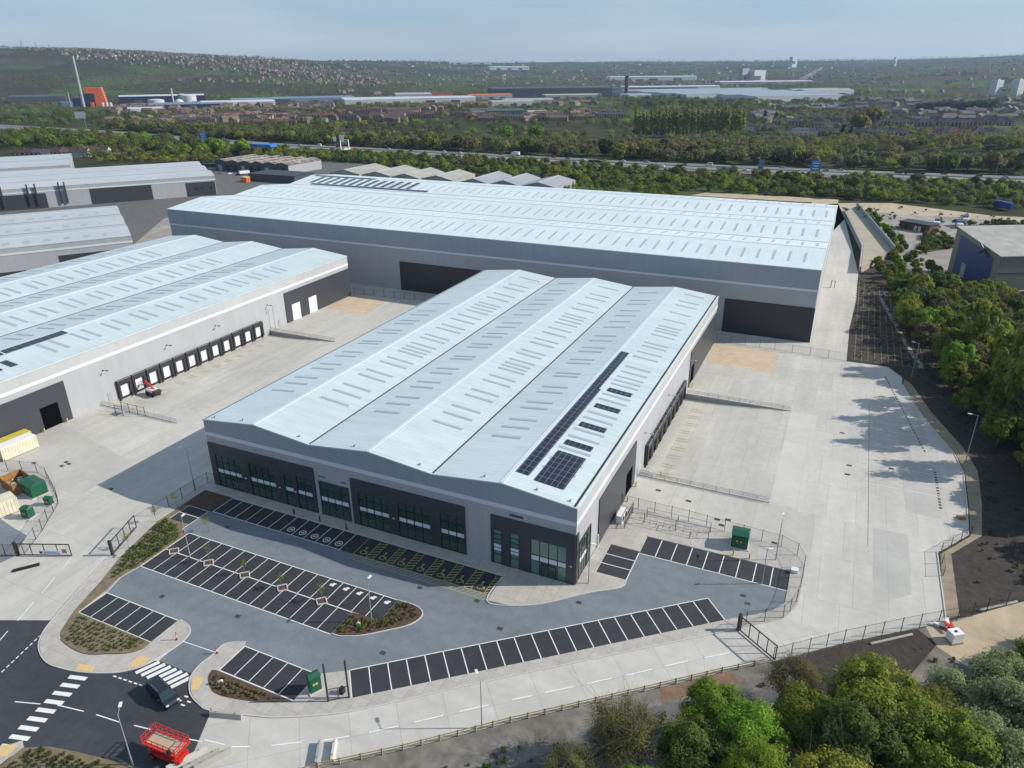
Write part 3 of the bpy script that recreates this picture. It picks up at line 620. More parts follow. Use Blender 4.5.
def panel_F(root, name, m, x0, x1, z0, z1, t, holes=(), side='F', base=0, label=None):
    """cladding panel proud of a wall, real openings left in it.  side F: wall y=base facing -y; R: wall x=base facing +x"""
    xs = sorted({x0, x1, *[h[0] for h in holes], *[h[1] for h in holes]}); zs = sorted({z0, z1, *[h[2] for h in holes], *[h[3] for h in holes]})
    mb = MB()
    for a, b in zip(xs, xs[1:]):
        run = None
        for c, d in zip(zs, zs[1:]):
            cx, cz = (a+b)/2, (c+d)/2
            if any(h[0] < cx < h[1] and h[2] < cz < h[3] for h in holes): continue
            if side == 'F': mb.box(a, base-t, c, b, base-.001, d)
            else: mb.box(base+.001, a, c, base+t, b, d)
    o = mb.build(name, m, root)
    if label: o['label'] = label
    return o
def window(root, x0, x1, z0, z1, t, ncol, rows, spand, side='F', base=0):
    """frame, glass and pale spandrel set back inside an opening of depth t"""
    B = (lambda mb, a, b, c, d, e, f: mb.box(a, base-f, c, b, base-e, d)) if side == 'F' else (lambda mb, a, b, c, d, e, f: mb.box(base+e, a, c, base+f, b, d))
    fr = MB(); w_ = .09
    for a in [x0+(x1-x0)*i/ncol for i in range(ncol+1)]:
        a = min(max(a, x0+w_/2), x1-w_/2); B(fr, a-w_/2, a+w_/2, z0, z1, .0, t*.62)
    for z in [z0+w_/2, z1-w_/2]+[z0+(z1-z0)*r for r in rows]: B(fr, x0, x1, z-w_/2, z+w_/2, .002, t*.6)
    f = fr.build('window', M['frame'], root)
    g = MB(); B(g, x0+.03, x1-.03, z0+.03, z1-.03, .004, .05); g.build('glass', M['glass'], f)
    if spand:
        sp = MB(); dw = (x1-x0)/ncol
        for i in range(ncol): B(sp, x0+dw*i+.1, x0+dw*(i+1)-.1, spand[0], spand[1], .055, t*.4)
        sp.build('spandrel_panel', M['spandrel'], f)
    return f
def dock(root, y0, y1, base, zt=4.4, zb=-1.2, opened=False):
    sh = MB(); d = .75
    sh.box(base+.001, y0, zb+1.0, base+d, y0+.62, zt); sh.box(base+.001, y1-.62, zb+1.0, base+d, y1, zt)
    sh.box(base+.001, y0+.621, zt-1.25, base+d, y1-.621, zt-.001); sh.box(base+.001, y0+.1, zb+.35, base+.45, y0+.5, zb+.95); sh.box(base+.001, y1-.5, zb+.35, base+.45, y1-.1, zb+.95)
    s = sh.build('dock_shelter', M['charcoal'], root)
    tr = MB(); tr.box(base+d-.05, y0+.0, zt+.001, base+d+.03, y1, zt+.07); tr.build('edge_trim', M['galv'], s)
    dr = MB(); dr.box(base+.003, y0+.64, zb+1.1, base+.12, y1-.64, zt-1.27); dr.build('dock_door', M['band'] if not opened else M['black'], s)
    lv = MB(); lv.box(base+.001, y0+.7, zb+.75, base+.5, y1-.7, zb+1.05); lv.build('dock_leveller', M['black'], s)
def rooflights(root, prof, axis, slopes, ypos, wd, m, limit=100):
    """slopes: (a0,a1) cross-slope extent; ypos: list of positions per slope"""
    tot = [(s, y) for s in range(len(slopes)) for y in ypos[s]]
    proto = {}; rest = MB()
    tot.sort(key=lambda t: t[1] if axis == 'Y' else -t[1])
    if axis == 'X': tot.sort(key=lambda t: (t[0], -t[1]))
    for i, (s, y) in enumerate(tot):
        a0, a1 = slopes[s]
        if i < limit:
            if s not in proto:
                proto[s] = slope_patch(prof, axis, a0, a1, -wd/2, wd/2, .06).build('rooflight', m, root); o = proto[s]
            else: o = proto[s].copy(); COL.objects.link(o); o.parent = root
            o.location = (0, y, 0) if axis == 'Y' else (y, 0, 0)
        else:
            q = slope_patch(prof, axis, a0, a1, y-wd/2, y+wd/2, .06); n = len(rest.v); rest.v += q.v; rest.f += [tuple(n+j for j in f) for f in q.f]
    if rest.v: kind(rest.build('rooflight', m, root), 'stuff')

# --- the nearest warehouse
b1 = thing('warehouse', 'nearest pale roofed warehouse with dark glazed office front facing the car park', 'warehouse', (-75, 0, 0))
p1 = profile(3, 25, 14.05, 15.45)
shell(b1, 75, 119.5, p1, 'Y', M['clad'], M['roof'])
mb = MB()
for i in range(len(p1)-1):
    (a, za), (b, zb) = p1[i], p1[i+1]
    n = len(mb.v); t = .05
    mb.v += [(a,-t,11.75),(b,-t,11.75),(b,-t,zb-.05),(a,-t,za-.05),(a,-.001,11.75),(b,-.001,11.75),(b,-.001,zb-.05),(a,-.001,za-.05)]
    mb.f += [(n,n+1,n+2,n+3),(n,n+4,n+5,n+1),(n+3,n+2,n+6,n+7)]
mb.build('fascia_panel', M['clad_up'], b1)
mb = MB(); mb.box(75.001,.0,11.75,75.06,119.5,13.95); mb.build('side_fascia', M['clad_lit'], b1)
mb = MB(); band_box(mb, 75, 119.5, 11.0, 11.75, .14); mb.build('trim_band', M['band'], b1)
mb = MB(); mb.box(74.35,.1,14.20,74.75,119.4,14.36); mb.build('eaves_gutter', M['gutter'], b1); mb = MB(); mb.box(.25,.1,14.20,.5,119.4,14.34); mb.build('eaves_gutter', M['gutter'], b1)
panel_F(b1, 'dark_panel', M['anthracite'], .1, 25.2, 0, 9.5, .22, [(1.5,7.6,.15,7.1),(9.8,15.9,.15,7.1),(18.1,20.1,.15,7.0),(21.0,24.4,.15,7.0)])
panel_F(b1, 'dark_panel', M['anthracite'], 33.2, 55.8, 0, 9.5, .22, [(34.6,40.9,.15,7.1),(42.8,49.1,.15,7.1),(51.1,55.6,.15,7.2)])
panel_F(b1, 'dark_panel', M['anthracite'], 60.5, 75.05, 0, 9.4, .22, [(60.9,62.4,.1,6.75),(63.9,65.5,.1,6.75),(67.5,73.6,.1,6.75)])
for a, b, nc in ((1.5,7.6,4),(9.8,15.9,4),(18.1,20.1,1),(21.0,24.4,2),(34.6,40.9,4),(42.8,49.1,4),(51.1,55.6,3)):
    window(b1, a, b, .15, 7.1, .22, nc, (.28,.44,.58,.78), (3.2,4.0))
f = MB(); f.box(26.1,-.14,.05,26.25,-.001,7.2); f.box(32.4,-.14,.05,32.55,-.001,7.2); f.box(26.1,-.14,7.05,32.55,-.002,7.2); f.build('window_surround', M['anthracite'], b1)
window(b1, 26.26, 32.39, .1, 7.04, .14, 4, (.28,.44,.58,.78), (3.2,4.0))
for w__ in (window(b1, 60.9, 62.4, .1, 6.75, .22, 1, (.28,.48,.6,.72,.86), (2.7,3.9)), window(b1, 63.9, 65.5, .1, 6.75, .22, 1, (.28,.48,.6,.72,.86), (2.7,3.9)), window(b1, 67.5, 73.6, .1, 6.75, .22, 4, (.4,.55), (2.75,3.75))):
    w__.children[0].data.materials[0] = M['glass_green_reflect']
mb = MB(); mb.box(69.3,-.30,.12,69.4,-.14,2.4); mb.box(71.75,-.30,.12,71.85,-.14,2.4); mb.box(69.3,-.30,2.4,71.85,-.14,2.5); mb.box(70.52,-.26,.12,70.6,-.15,2.4)
e = mb.build('entrance_door', M['frame'], b1)
mb = MB(); mb.box(69.4,-.2,.15,70.5,-.17,2.38); mb.box(70.62,-.2,.15,71.7,-.17,2.38); mb.build('glass', M['glass'], e)
mb = MB()
for x in (8.7, 17, 41.8, 50, 74.5, 66.6): mb.box(x-.16,-.40,4.2,x+.16,-.22,4.36)
for i, x in enumerate((8.7, 16.9, 20.55, 41.85, 74.4)):
    q = MB(); q.box(x-.15,-.42,3.5,x+.15,-.221,3.66); q.build('wall_light', M['white'], b1)
q = MB(); q.box(63.8,-.12,10.0,66.2,-.051,10.28); q.build('louvre_vent', M['charcoal'], b1)
q = MB(); q.box(26.2,-.09,8.1,27.6,-.001,8.25); q.build('louvre_vent', M['charcoal'], b1); q = MB(); q.box(31.1,-.09,8.0,32.2,-.001,8.15); q.build('louvre_vent', M['charcoal'], b1)
# right hand side of the nearest warehouse
panel_F(b1, 'dark_panel', M['anthracite'], .0, 1.0, 0, 9.4, .2, side='R', base=75)
panel_F(b1, 'window_surround', M['frame'], 1.4, 7.1, 0, 7.15, .16, [(1.7,5.2,.1,6.8),(5.7,6.8,.1,6.8)], 'R', 75)
window(b1, 1.7, 5.2, .1, 6.8, .16, 3, (.4,.55), (2.75,3.75), 'R', 75); window(b1, 5.7, 6.8, .1, 6.8, .16, 1, (.4,.55,.8), None, 'R', 75)
panel_F(b1, 'dark_panel', M['anthracite'], 11.2, 33.8, 0, 9.3, .2, [(27.4,31.6,.0,5.1)], 'R', 75)
panel_F(b1, 'dark_panel', M['anthracite'], 84.1, 119.5, 0, 9.7, .2, [(85.5,89.6,0,5.1)], 'R', 75)
for a, b in ((27.4,31.6),(85.5,89.6)):
    q = MB(); q.box(75.002,a+.05,.02,75.06,b-.05,5.08); d_ = q.build('loading_doorway', M['void'], b1)
q = MB(); q.box(75.002,36.1,-.01,75.07,37.0,2.1); q.build('personnel_door', M['clad_up'], b1)
q = MB(); q.box(75.001,37.3,-1.24,75.1,79.9,.0); q.build('dock_plinth', M['retain'], b1)
for k in range(9): dock(b1, 41.6+4.12*k, 41.6+4.12*k+3.75, 75)
for y in (40.4, 60.4, 83):
    q = MB(); q.box(75.001,y-.12,7.7,75.25,y+.12,7.95); q.bar((75.2,y,7.85),(76.3,y,7.95),.07); q.box(76.2,y-.2,7.88,76.8,y+.2,8.0); q.build('wall_light', M['galv'], b1)
q = MB(); q.tube((75.25,10.8,0),(75.25,10.8,2.6),.12); q.build('downpipe', M['white'], b1)
# rooflights: right slope (near ridge 3 down to the eave), etc.
base_pos = [15.4,19.4,22.8,28.2,31.1,36.3,39.2,43.6,45.3,47.1,49.4,53.4,55.8,61.2,64.0,69.0,72.8,77.2,79.8,82.3,84.6,89.9,94.4,100.8,104.7,112.8]
slopes = [(3.2,9.2),(15.6,22.4),(28.4,34.0),(41.2,47.4),(53.4,59.0),(66.2,71.9)]
left = [y+.3 for y in base_pos]
right = [8.0,11.2,15.4,20,22.9,28,30.6,37,39.5,45.1,47.2,49.3,52.2,55.4,61.9,65.2,69.3,71.6,77.8,80.8,82.8,84.9,90.2,96.8,103.8,107.8,114.7]
mids = [y for k, y in enumerate(base_pos) if k not in (7,10,17,19)]
rooflights(b1, p1, 'Y', slopes, [mids[:-6], base_pos, mids, base_pos, mids, right], .72, M['skylight'], 100)
for a0, a1, y0, y1 in ((62.9+.25,65.4,4.1,40.8),(62.9+.25,65.0,41.2,62.4),(66.6,71.6,3.4,13.9),(66.6,71.5,16.6,18.2),(66.6,71.5,24.2,25.8),(66.6,71.5,32.9,34.5),(66.6,71.5,41,42.6)):
    slope_patch(p1, 'Y', a0, a1, y0, y1, .16, h=.06).build('solar_panels', M['solar'], b1)
for x in (2, 9, 22, 34, 47, 59, 68, 73.5):
    q = MB(); z = zprof(p1, x)+.2; q.box(x-.15, 1.0, z, x+.15, 1.3, z+.35); q.build('roof_anchor', M['galv'], b1)

# --- the warehouse on the left
b2 = thing('warehouse', 'warehouse on the left with a row of black dock shelters along its pale side', 'warehouse', (-213.6, -32, 0))
W2 = 85.4; D2 = 149.7; p2 = profile(3, W2/3, 14.15, 15.7)
shell(b2, W2, D2, p2, 'Y', M['clad'], M['roof'])
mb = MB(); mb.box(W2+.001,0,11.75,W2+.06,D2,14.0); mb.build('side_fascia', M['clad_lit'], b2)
mb = MB(); band_box(mb, W2, D2, 11.0, 11.75, .14); mb.build('trim_band', M['band'], b2)
mb = MB(); mb.box(W2-.55,.1,14.35,W2-.35,D2-.1,14.43); mb.build('eaves_gutter', M['galv'], b2)
L2 = lambda y: y+32
panel_F(b2, 'dark_panel', M['anthracite'], 0, L2(8.7), 0, 9.6, .2, [(L2(1.8),L2(6.1),0,5.4)], 'R', W2)
panel_F(b2, 'dark_panel', M['anthracite'], L2(83.8), D2, 0, 9.9, .2, [(L2(86.7),L2(90.8),0,5.4),(L2(95),L2(99.2),0,5.4)], 'R', W2)
for a, b, m_ in ((1.8,6.1,'void'),(86.7,90.8,'band'),(95,99.2,'band')):  # the first has no door: a black sheet paints its unlit interior
    q = MB(); q.box(W2+.002,L2(a)+.05,.02,W2+.08,L2(b)-.05,5.38); q.build('loading_doorway', M[m_], b2)
for a, m_ in ((18.45,'clad_up'),(79.8,'clad_up')):
    q = MB(); q.box(W2+.002,L2(a),.02,W2+.08,L2(a)+1.1,2.3); q.build('personnel_door', M[m_], b2)
q = MB(); q.box(W2+.001,L2(16.9),-1.24,W2+.05,L2(75.7),.0); q.build('dock_plinth', M['retain'], b2)
for k in range(12): dock(b2, L2(21.2)+4.3*k, L2(21.2)+4.3*k+3.95, W2)
for y in (18.8,37.8,54.9,76):
    q = MB(); q.box(W2+.001,L2(y)-.12,8.2,W2+.25,L2(y)+.12,8.45); q.bar((W2+.2,L2(y),8.35),(W2+1.3,L2(y),8.45),.07); q.box(W2+1.2,L2(y)-.25,8.38,W2+1.8,L2(y)+.25,8.5); q.build('wall_light', M['steel_dark'], b2)
s3 = W2/3
pr2 = []
for k in range(10): pr2 += [L2(6+8.5*k+6), L2(6+8.5*k+9.1)]
pr2 = [y for y in pr2 if y < D2-4]+[L2(-1)]
sl2 = [(2.5,10),(s3-10.5,s3-3),(s3+3.0,s3+10),(2*s3-10.5,2*s3-3.2),(2*s3+3,2*s3+10.2),(W2-11.2,W2-4.2)]
pr2b = [y+1.2 for y in pr2]
rooflights(b2, p2, 'Y', sl2, [pr2b, pr2, pr2b, pr2, pr2b, pr2], .8, M['skylight'], 100)
slope_patch(p2,'Y',W2-13.9,W2-11.7,L2(-24),L2(4.6),.16,h=.06).build('solar_panels', M['solar'], b2)
slope_patch(p2,'Y',W2-13.9,W2-11.7,L2(5.2),L2(20.4),.16,h=.06).build('solar_panels', M['solar'], b2)
slope_patch(p2,'Y',W2-8.5,W2-4.6,L2(-2.2),L2(-.4),.16,h=.06).build('solar_panels', M['solar'], b2)
slope_patch(p2,'Y',W2-8.5,W2-4.6,L2(1.4),L2(2.9),.16,h=.06).build('solar_panels', M['solar'], b2)

# --- the long warehouse across the back
b3 = thing('warehouse', 'longest and tallest warehouse, stretching across behind the two nearer ones', 'warehouse', (-228, 131.3, 0))
W3 = 253.8; D3 = 113.5; p3 = profile(3, D3/3, 21.6, 23.7)
shell(b3, W3, D3, p3, 'X', M['clad'], M['roof3'])
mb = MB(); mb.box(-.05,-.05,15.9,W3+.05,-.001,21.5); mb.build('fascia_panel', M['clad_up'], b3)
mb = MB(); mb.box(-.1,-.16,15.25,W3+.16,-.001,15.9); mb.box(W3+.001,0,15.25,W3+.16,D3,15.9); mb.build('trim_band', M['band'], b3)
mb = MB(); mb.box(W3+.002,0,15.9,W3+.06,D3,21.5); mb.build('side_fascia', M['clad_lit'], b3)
panel_F(b3, 'dark_panel', M['charcoal'], 112.7, 162, 0, 10.6, .2)
panel_F(b3, 'dark_panel', M['charcoal'], 228.4, W3+.1, 0, 10.5, .2)
s3 = D3/3
xs3 = [4+4.45*k for k in range(56)]
sl3 = [(5,13.5),(s3-13.5,s3-4.5),(s3+5,s3+13.5),(2*s3-13.5,2*s3-4.5),(2*s3+5,2*s3+13.5),(D3-13.5,D3-4.5)]
off = [[x+d for x in xs3] for d in (0,2.2,1.,0.4,2,1)]
rooflights(b3, p3, 'X', sl3, off, .75, M['skylight3'], 100)
for a0, a1, b0, b1_ in ((77.3,79.6,12,79),(92.7,94.3,3,40)):
    slope_patch(p3,'X',a0,a1,b0,b1_,.16,h=.06).build('solar_panels', M['solar'], b3)
for k in range(13):
    slope_patch(p3,'X',80.6,91.8,9+4.7*k,11+4.7*k,.16,h=.06).build('solar_panels', M['solar'], b3)
# ------------------------------------------------------------------ other estate buildings
def estate_shed(label, corner, ang, W_, D_, nspan, eave, ridge, panels, roof_m=None, vents=0):
    """front eave runs from the origin along local +X; depth along local +Y; ridges along X"""
    r = thing('warehouse', label, 'warehouse', (corner[0], corner[1], 0), R_(ang))
    p = profile(nspan, D_/nspan, eave, ridge)
    shell(r, W_, D_, p, 'X', M['clad'], roof_m or M['roof_far'], z0=-1)
    mb = MB(); mb.box(-.1,-.16,eave-2.6,W_+.16,-.001,eave-1.9); mb.box(W_+.001,0,eave-2.6,W_+.16,D_,eave-1.9); mb.build('trim_band', M['band'], r)
    for a, b, h in panels: panel_F(r, 'dark_panel', M['anthracite'], a, b, 0, h, .2)
    proto = None
    for s in range(nspan):
        for k in range(vents):
            x = 6+(W_-14)*k/vents + (2.2 if k % 2 else 0)
            if proto is None: proto = slope_patch(p,'X',4,7.5,-.6,.6,.08,h=.08).build('rooflight', M['skylight'], r); o = proto
            else: o = proto.copy(); COL.objects.link(o); o.parent = r
            o.location = (x, s*D_/nspan, 0)
    return r
dirv = lambda a, t: (math.cos(R_(a))*t, math.sin(R_(a))*t)
def back(c, a, t): d = dirv(a, -t); return (c[0]+d[0], c[1]+d[1])
estate_shed('pale warehouse at the left edge with rows of small square rooflights', back((-237.9,119.4),54.7,105), 54.7, 105, 84, 3, 12, 13.1, [(78,104,7.2),(0,66,3.0)], vents=26)
b5 = estate_shed('second pale warehouse at the upper left with dark wall bays and roof ducts', back((-346,273),53,150), 53, 150, 90, 3, 11.8, 13.2, [(25,55,8.5),(78,112,9),(132,149.5,8.5)], vents=0)
for x in (22,33,46,50,62,65): q = MB(); q.box(x,-1.2,2,x+.8,-.21,14.2); q.build('duct', M['anthracite'], b5)
for x in (137,140.5,146): q = MB(); q.box(x,-.3,4,x+1.6,-.201,5.4); q.build('window', M['black'], b5)
estate_shed('farthest pale warehouse at the upper left, half hidden behind the second', back((-495.7,281.7),53,150), 53, 150, 90, 2, 11, 12, [(95,125,6.5),(132,149,6.5)])
# blue gabled building on the right
b7 = thing('industrial_building', 'grey industrial building with a big blue end wall at the right edge', 'industrial building', (82, 214.5, 0), math.atan2(12,23))
mb = MB(); HA, HB, LN, WD = 17.5, 12.2, 75, 27
# local: x = along the long side, y = across towards the high edge
pts = [(0,0),(0,HB),(0,HA)]
mb.quad((0,0,-.5),(LN,0,-.5),(LN,0,HB),(0,0,HB)); mb.quad((0,WD,-.5),(LN,WD,-.5),(LN,WD,HA),(0,WD,HA)); mb.quad((0,0,-.5),(0,WD,-.5),(0,WD,HA),(0,0,HB)); mb.quad((LN,0,-.5),(LN,WD,-.5),(LN,WD,HA),(LN,0,HB))
mb.build('wall', mat('buff_clad', (.20,.185,.16), .7, noise=.12, nscale=.1), b7)
mb = MB(); e = .3
for d in (0,.3): mb.quad((-e,-e,HB+d),(LN,-e,HB+d),(LN,WD+e,HA+d),(-e,WD+e,HA+d))
mb.quad((-e,-e,HB),(LN,-e,HB),(LN,-e,HB+.3),(-e,-e,HB+.3)); mb.quad((-e,-e,HB),(-e,WD+e,HA),(-e,WD+e,HA+.3),(-e,-e,HB+.3))
mb.build('roof', M['fibre'], b7)
mb = MB(); mb.quad((-.06,3.2,.0),(-.06,24,.0),(-.06,24,15.2),(-.06,3.2,11.2)); mb.build('blue_end_wall', M['blue'], b7)
Dm['blue'].node_tree.nodes['Principled BSDF'].inputs['Base Color'].default_value = (.022,.06,.16,1)
q = MB(); q.box(-.12,17,0,-.07,19.5,5.2); q.build('door', M['fibre'], b7)
q = MB(); q.box(.0,-.08,6.2,LN,-.01,6.4); q.build('wall_trim', M['charcoal'], b7)
q = MB(); q.bar((-.5,6,11),(-1.5,10,14.8),.5); q.bar((-.5,12,11),(-1.0,6,14),.4); q.build('antenna_frame', M['charcoal'], b7)
q = thing('pipe_bridge', 'rusty pipe run on frames beside the blue ended building', 'pipework', (88,200,0), math.atan2(12,23))
mb = MB()
for dy in (0,1.2): mb.tube((0,dy,4),(26,dy,4),.35)
mb.build('pipe', M['fibre'], q)
for x in (1,9,17,25): mb = MB(); mb.box(x,-.4,-.2,x+.3,-.1,4.2); mb.box(x,1.4,-.2,x+.3,1.7,4.2); mb.box(x,-.4,3.5,x+.3,1.7,3.65); mb.build('pipe_frame', M['galv'], q)
# derelict hut
q = thing('hut', 'small flat roofed brick hut on the old yard beyond the blue ended building', 'hut', (54.5,323,0), -.55)
mb = MB(); mb.box(0,0,-.1,15,8,3.4); mb.build('wall', M['brick'], q); mb = MB(); mb.box(-.4,-.4,3.4,15.4,8.4,3.8); mb.build('roof', M['charcoal'], q)
for x in (3,7.5,9.6,12): mb = MB(); mb.box(x,-.06,.1,x+1.3,-.005,2.4); mb.build('doorway', M['shed_white'] if x > 5 and x < 10 else M['black'], q)
# raised slab and retaining wall
rs = thing('retaining_wall', 'long concrete retaining wall holding up the old raised slab', 'retaining wall', (0,0,0))
mb = MB(); wl = [(37.9,221.5),(38.3,262),(29.5,342),(28.5,346)]
for a, b in zip(wl, wl[1:]): mb.bar((*a,1.3),(*b,1.3),.6,2.8)
mb.build('wall', M['retain'], rs)
mb = MB(); mb.prism([(38.3,221.5),(47,249),(50,256),(34,366),(29,346),(30,342),(38.7,262)], -.1, 2.6); mb.build('raised_slab', mat('raised_slab', (.36,.32,.25), .9, noise=.15, nscale=.2), rs)
mb = MB(); 
for a, b in zip([(37.9,221.5),(42,236),(46,249)], [(42,236),(46,249),(50,256)]): mb.bar((*a,1.2),(*b,1.2),.5,2.6)
mb.build('end_wall', M['charcoal'], rs)
fw = thing('wall', 'tall grey boarded fence wall along the back of the raised slab', 'wall', (0,0,0))
mb = MB(); mb.bar((34,366,3.3),(50.6,255,3.3),.35,3.2); mb.build('boards', M['clad_up'], fw)
for k in range(9):
    t = k/8; mb = MB(); mb.box(34+16.6*t+.2,366-111*t-.2,-.2,34+16.6*t+.6,366-111*t+.2,5.2); mb.build('post', M['steel_dark'], fw)

# industrial sheds behind the long warehouse
for i, (x, y, wd, dp, lab) in enumerate([(-316,352,26,40,'leftmost of the mottled fibre roofed sheds behind the long warehouse'),(-288,352,24,40,'second mottled fibre roofed shed behind the long warehouse'),
        (-262,350,22,36,'third shed behind the long warehouse, its roof plain beige'),(-238,350,24,34,'fourth shed behind the long warehouse, beige with a blank gable'),
        (-206,346,20,40,'fifth shed behind the long warehouse, pale grey and ridged'),(-184,346,20,38,'sixth shed behind the long warehouse, pale grey'),(-162,346,24,36,'rightmost pale grey shed behind the long warehouse')]):
    r = thing('shed', lab, 'shed', (x, y, 0)); p = profile(1, wd, 5.5, 8.2)
    shell(r, wd, dp, p, 'Y', M['fibre'] if i < 4 else M['shed_grey'], M['fibre'] if i < 4 else M['shed_grey'], z0=-.2); 
    q = MB(); q.box(wd*.3,-.06,0,wd*.62,-.01,4.2); q.build('door', M['charcoal'], r)
r = thing('trade_unit', 'long dark unit with a brown roof dotted with pale rooflights beside the car yard', 'industrial unit', (-440,366,0), R_(0))
p = profile(6, 12.4, 7, 8.6); shell(r, 74.4, 40, p, 'Y', M['shed_dark'], M['brownroof'], z0=-.2)
for k in range(9): q = MB(); q.box(3+8*k,-.06,0,7+8*k,-.01,4.6); q.build('door', M['black'] if k % 3 else M['shed_grey'], r)
q = MB(); q.box(74.41,0,0,74.46,40,6.6); q.build('side_cladding', M['shed_grey'], r)
r = thing('shed', 'low dark flat shed in front of the brown roofed unit', 'shed', (-372,330,0)); mb = MB(); mb.box(0,0,0,42,22,5); mb.build('wall', M['shed_dark'], r); mb = MB(); mb.box(-.3,-.3,5,42.3,22.3,5.3); mb.build('roof', M['charcoal'], r)

# ------------------------------------------------------------------ fences, gates, rails
def fence(label, pts, hpost=2.4, step=3., post_m='steel_dark', wire=True, tilt=0, pw=.09, group=None):
    r = thing('fence', label, 'fence', (pts[0][0], pts[0][1], 0), group=group); ox, oy = pts[0]
    pm = MB(); pm.box(-pw/2,-pw/2,0,pw/2,pw/2,hpost); pm.box(-pw/2-.02,-pw/2-.02,hpost,pw/2+.02,pw/2+.02,hpost+.04)
    first = None; acc = 0; wm = MB(); rm = MB()
    for (ax, ay), (bx, by) in zip(pts, pts[1:]):
        d = math.hypot(bx-ax, by-ay); n = max(1, round(d/step))
        for k in range(n+(1 if (bx,by) == tuple(pts[-1]) else 0)):
            x, y = ax+(bx-ax)*k/n-ox, ay+(by-ay)*k/n-oy
            if first is None: first = pm.build('post', M[post_m], r); o = first
            else: o = first.copy(); COL.objects.link(o); o.parent = r
            o.location = (x, y, 0)
        if wire: wm.quad((ax-ox,ay-oy,.08),(bx-ox,by-oy,.08),(bx-ox,by-oy,hpost-.12),(ax-ox,ay-oy,hpost-.12))
        for z in (.1,hpost-.1): rm.bar((ax-ox,ay-oy,z),(bx-ox,by-oy,z),.035)
    rm.build('rail', M[post_m], r)
    if wire: wm.build('mesh_panel', M['meshwire'], r)
    return r
fence('dark mesh fence curving round the right end of the car park, past the green kiosk', [(.3,25),(12.7,24.7),(19.1,24.2),(25.4,23.8),(28.6,23.6),(31.3,22.2),(32.6,19.1),(32.5,13.8),(32.2,10),(31.5,7.3),(30.7,5.5),(28.3,3.5),(25.9,1.8),(25.1,.4)])
fence('dark mesh fence on the kerb left of the nearest warehouse, behind the left bed', [(-76.8,-13),(-76.8,-.2),(-75.1,0)], step=3.1)
fence('mesh fence along the rough edge at the bottom right, above the soil heap', [(30.3,-4.2),(39,3.4),(48.9,11.3),(54,15.2),(58.2,19.2),(63.9,24.6)], step=3.2, hpost=2.6)
fence('mesh fence across the yard in front of the right end of the long warehouse', [(.5,121.5),(17.1,120.9),(36.2,119.6)], step=4.3)
fence('mesh fence across the gap between the left warehouse and the nearest one', [(-127.9,119.6),(-100,122.5),(-76,122.5)], step=4.)
fence('mesh fence round the skips and kiosks of the left compound', [(-118.3,-13.2),(-111.7,-11.4),(-107.5,-12.2),(-99.1,-16.1),(-97,-17.4),(-95.1,-19.7),(-93.3,-22.1),(-91.3,-24.5),(-89.9,-26.7),(-87.6,-30.3)], step=2.9)
fence('short mesh fence closing the neighbouring drive left of the open gate', [(-93.5,-33.5),(-90,-31.9),(-88.2,-31)], step=1.8)
fence('low mesh fence beside the top of the sandy strip right of the far yard', [(53,26),(53.2,33),(58.2,40.5)], step=3.3, hpost=1.8)
def gate(label, p, q, h=2.5, bars=4, sign=None):
    r = thing('gate', label, 'gate', (p[0], p[1], 0), math.atan2(q[1]-p[1], q[0]-p[0])); L_ = math.hypot(q[0]-p[0], q[1]-p[1])
    mb = MB(); mb.box(-.2,-.2,0,.2,.2,h+.3); mb.build('gate_post', M['steel_dark'], r)
    mb = MB(); mb.box(.3,-.06,.15,L_,.06,.3); mb.box(.3,-.06,h-.15,L_,.06,h); mb.box(L_-.12,-.06,.3,L_,.06,h-.15); mb.box(.3,-.06,.3,.42,.06,h-.15)
    for k in range(1, bars): x = .3+(L_-.3)*k/bars; mb.box(x-.05,-.05,.3,x+.05,.05,h-.15)
    mb.build('gate_frame', M['steel_dark'], r)
    mb = MB(); mb.quad((.42,0,.3),(L_-.12,0,.3),(L_-.12,0,h-.15),(.42,0,h-.15)); mb.build('mesh_panel', M['meshwire'], r)
    if sign:
        mb = MB(); mb.box(L_*.42,-.09,.45,L_*.8,-.07,1.15); s = mb.build('sign_board', M['white'], r)
        mb = MB(); mb.box(L_*.5,-.10,.62,L_*.78,-.091,.74); mb.box(L_*.5,-.10,.84,L_*.74,-.091,.95); mb.build('lettering', M['bluesign'], s)
        mb = MB(); mb.tube((L_*.45,-.085,.8),(L_*.45,-.105,.8),.24,n=14); mb.build('emblem', M['black'], s)
        mb = MB(); mb.box(L_*.84,-.09,.7,L_*.93,-.07,1.5); mb.build('notice', mat('notice', (.42,.22,.25), .6), r)
    return r
gate('open dark gate leaf with a small white sign board across the left road', (-88.2,-31), (-79.6,-27.4), sign=1)
gate('open dark gate leaf standing along the kerb left of the car park', (-73.6,-24.4), (-76.7,-17), h=2.7)
gate('open dark gate leaf at the right end of the bays by the service road', (25.1,.2), (30.6,-3.9), h=2.7)
r = thing('barrier_gate', 'tall slim black gate posts with a low mesh gate, beside the green bin box', 'gate', (-21.1,-34.7,.1))
for x, y in ((0,0),(2.1,1.6)): mb = MB(); mb.box(x-.09,y-.09,0,x+.09,y+.09,6.3); mb.build('post', M['steel_dark'], r)
mb = MB(); mb.bar((0,0,2.0),(2.1,1.6,2.0),.07); mb.bar((0,0,.2),(2.1,1.6,.2),.07); mb.bar((1.05,.8,.2),(1.05,.8,2.0),.07); mb.build('gate_frame', M['steel_dark'], r)
mb = MB(); mb.quad((0,0,.2),(2.1,1.6,.2),(2.1,1.6,2),(0,0,2)); mb.build('mesh_panel', M['meshwire'], r)
mb = MB(); mb.box(.5,1.6,0,1.1,2.2,.9); mb.build('control_box', M['black'], r)
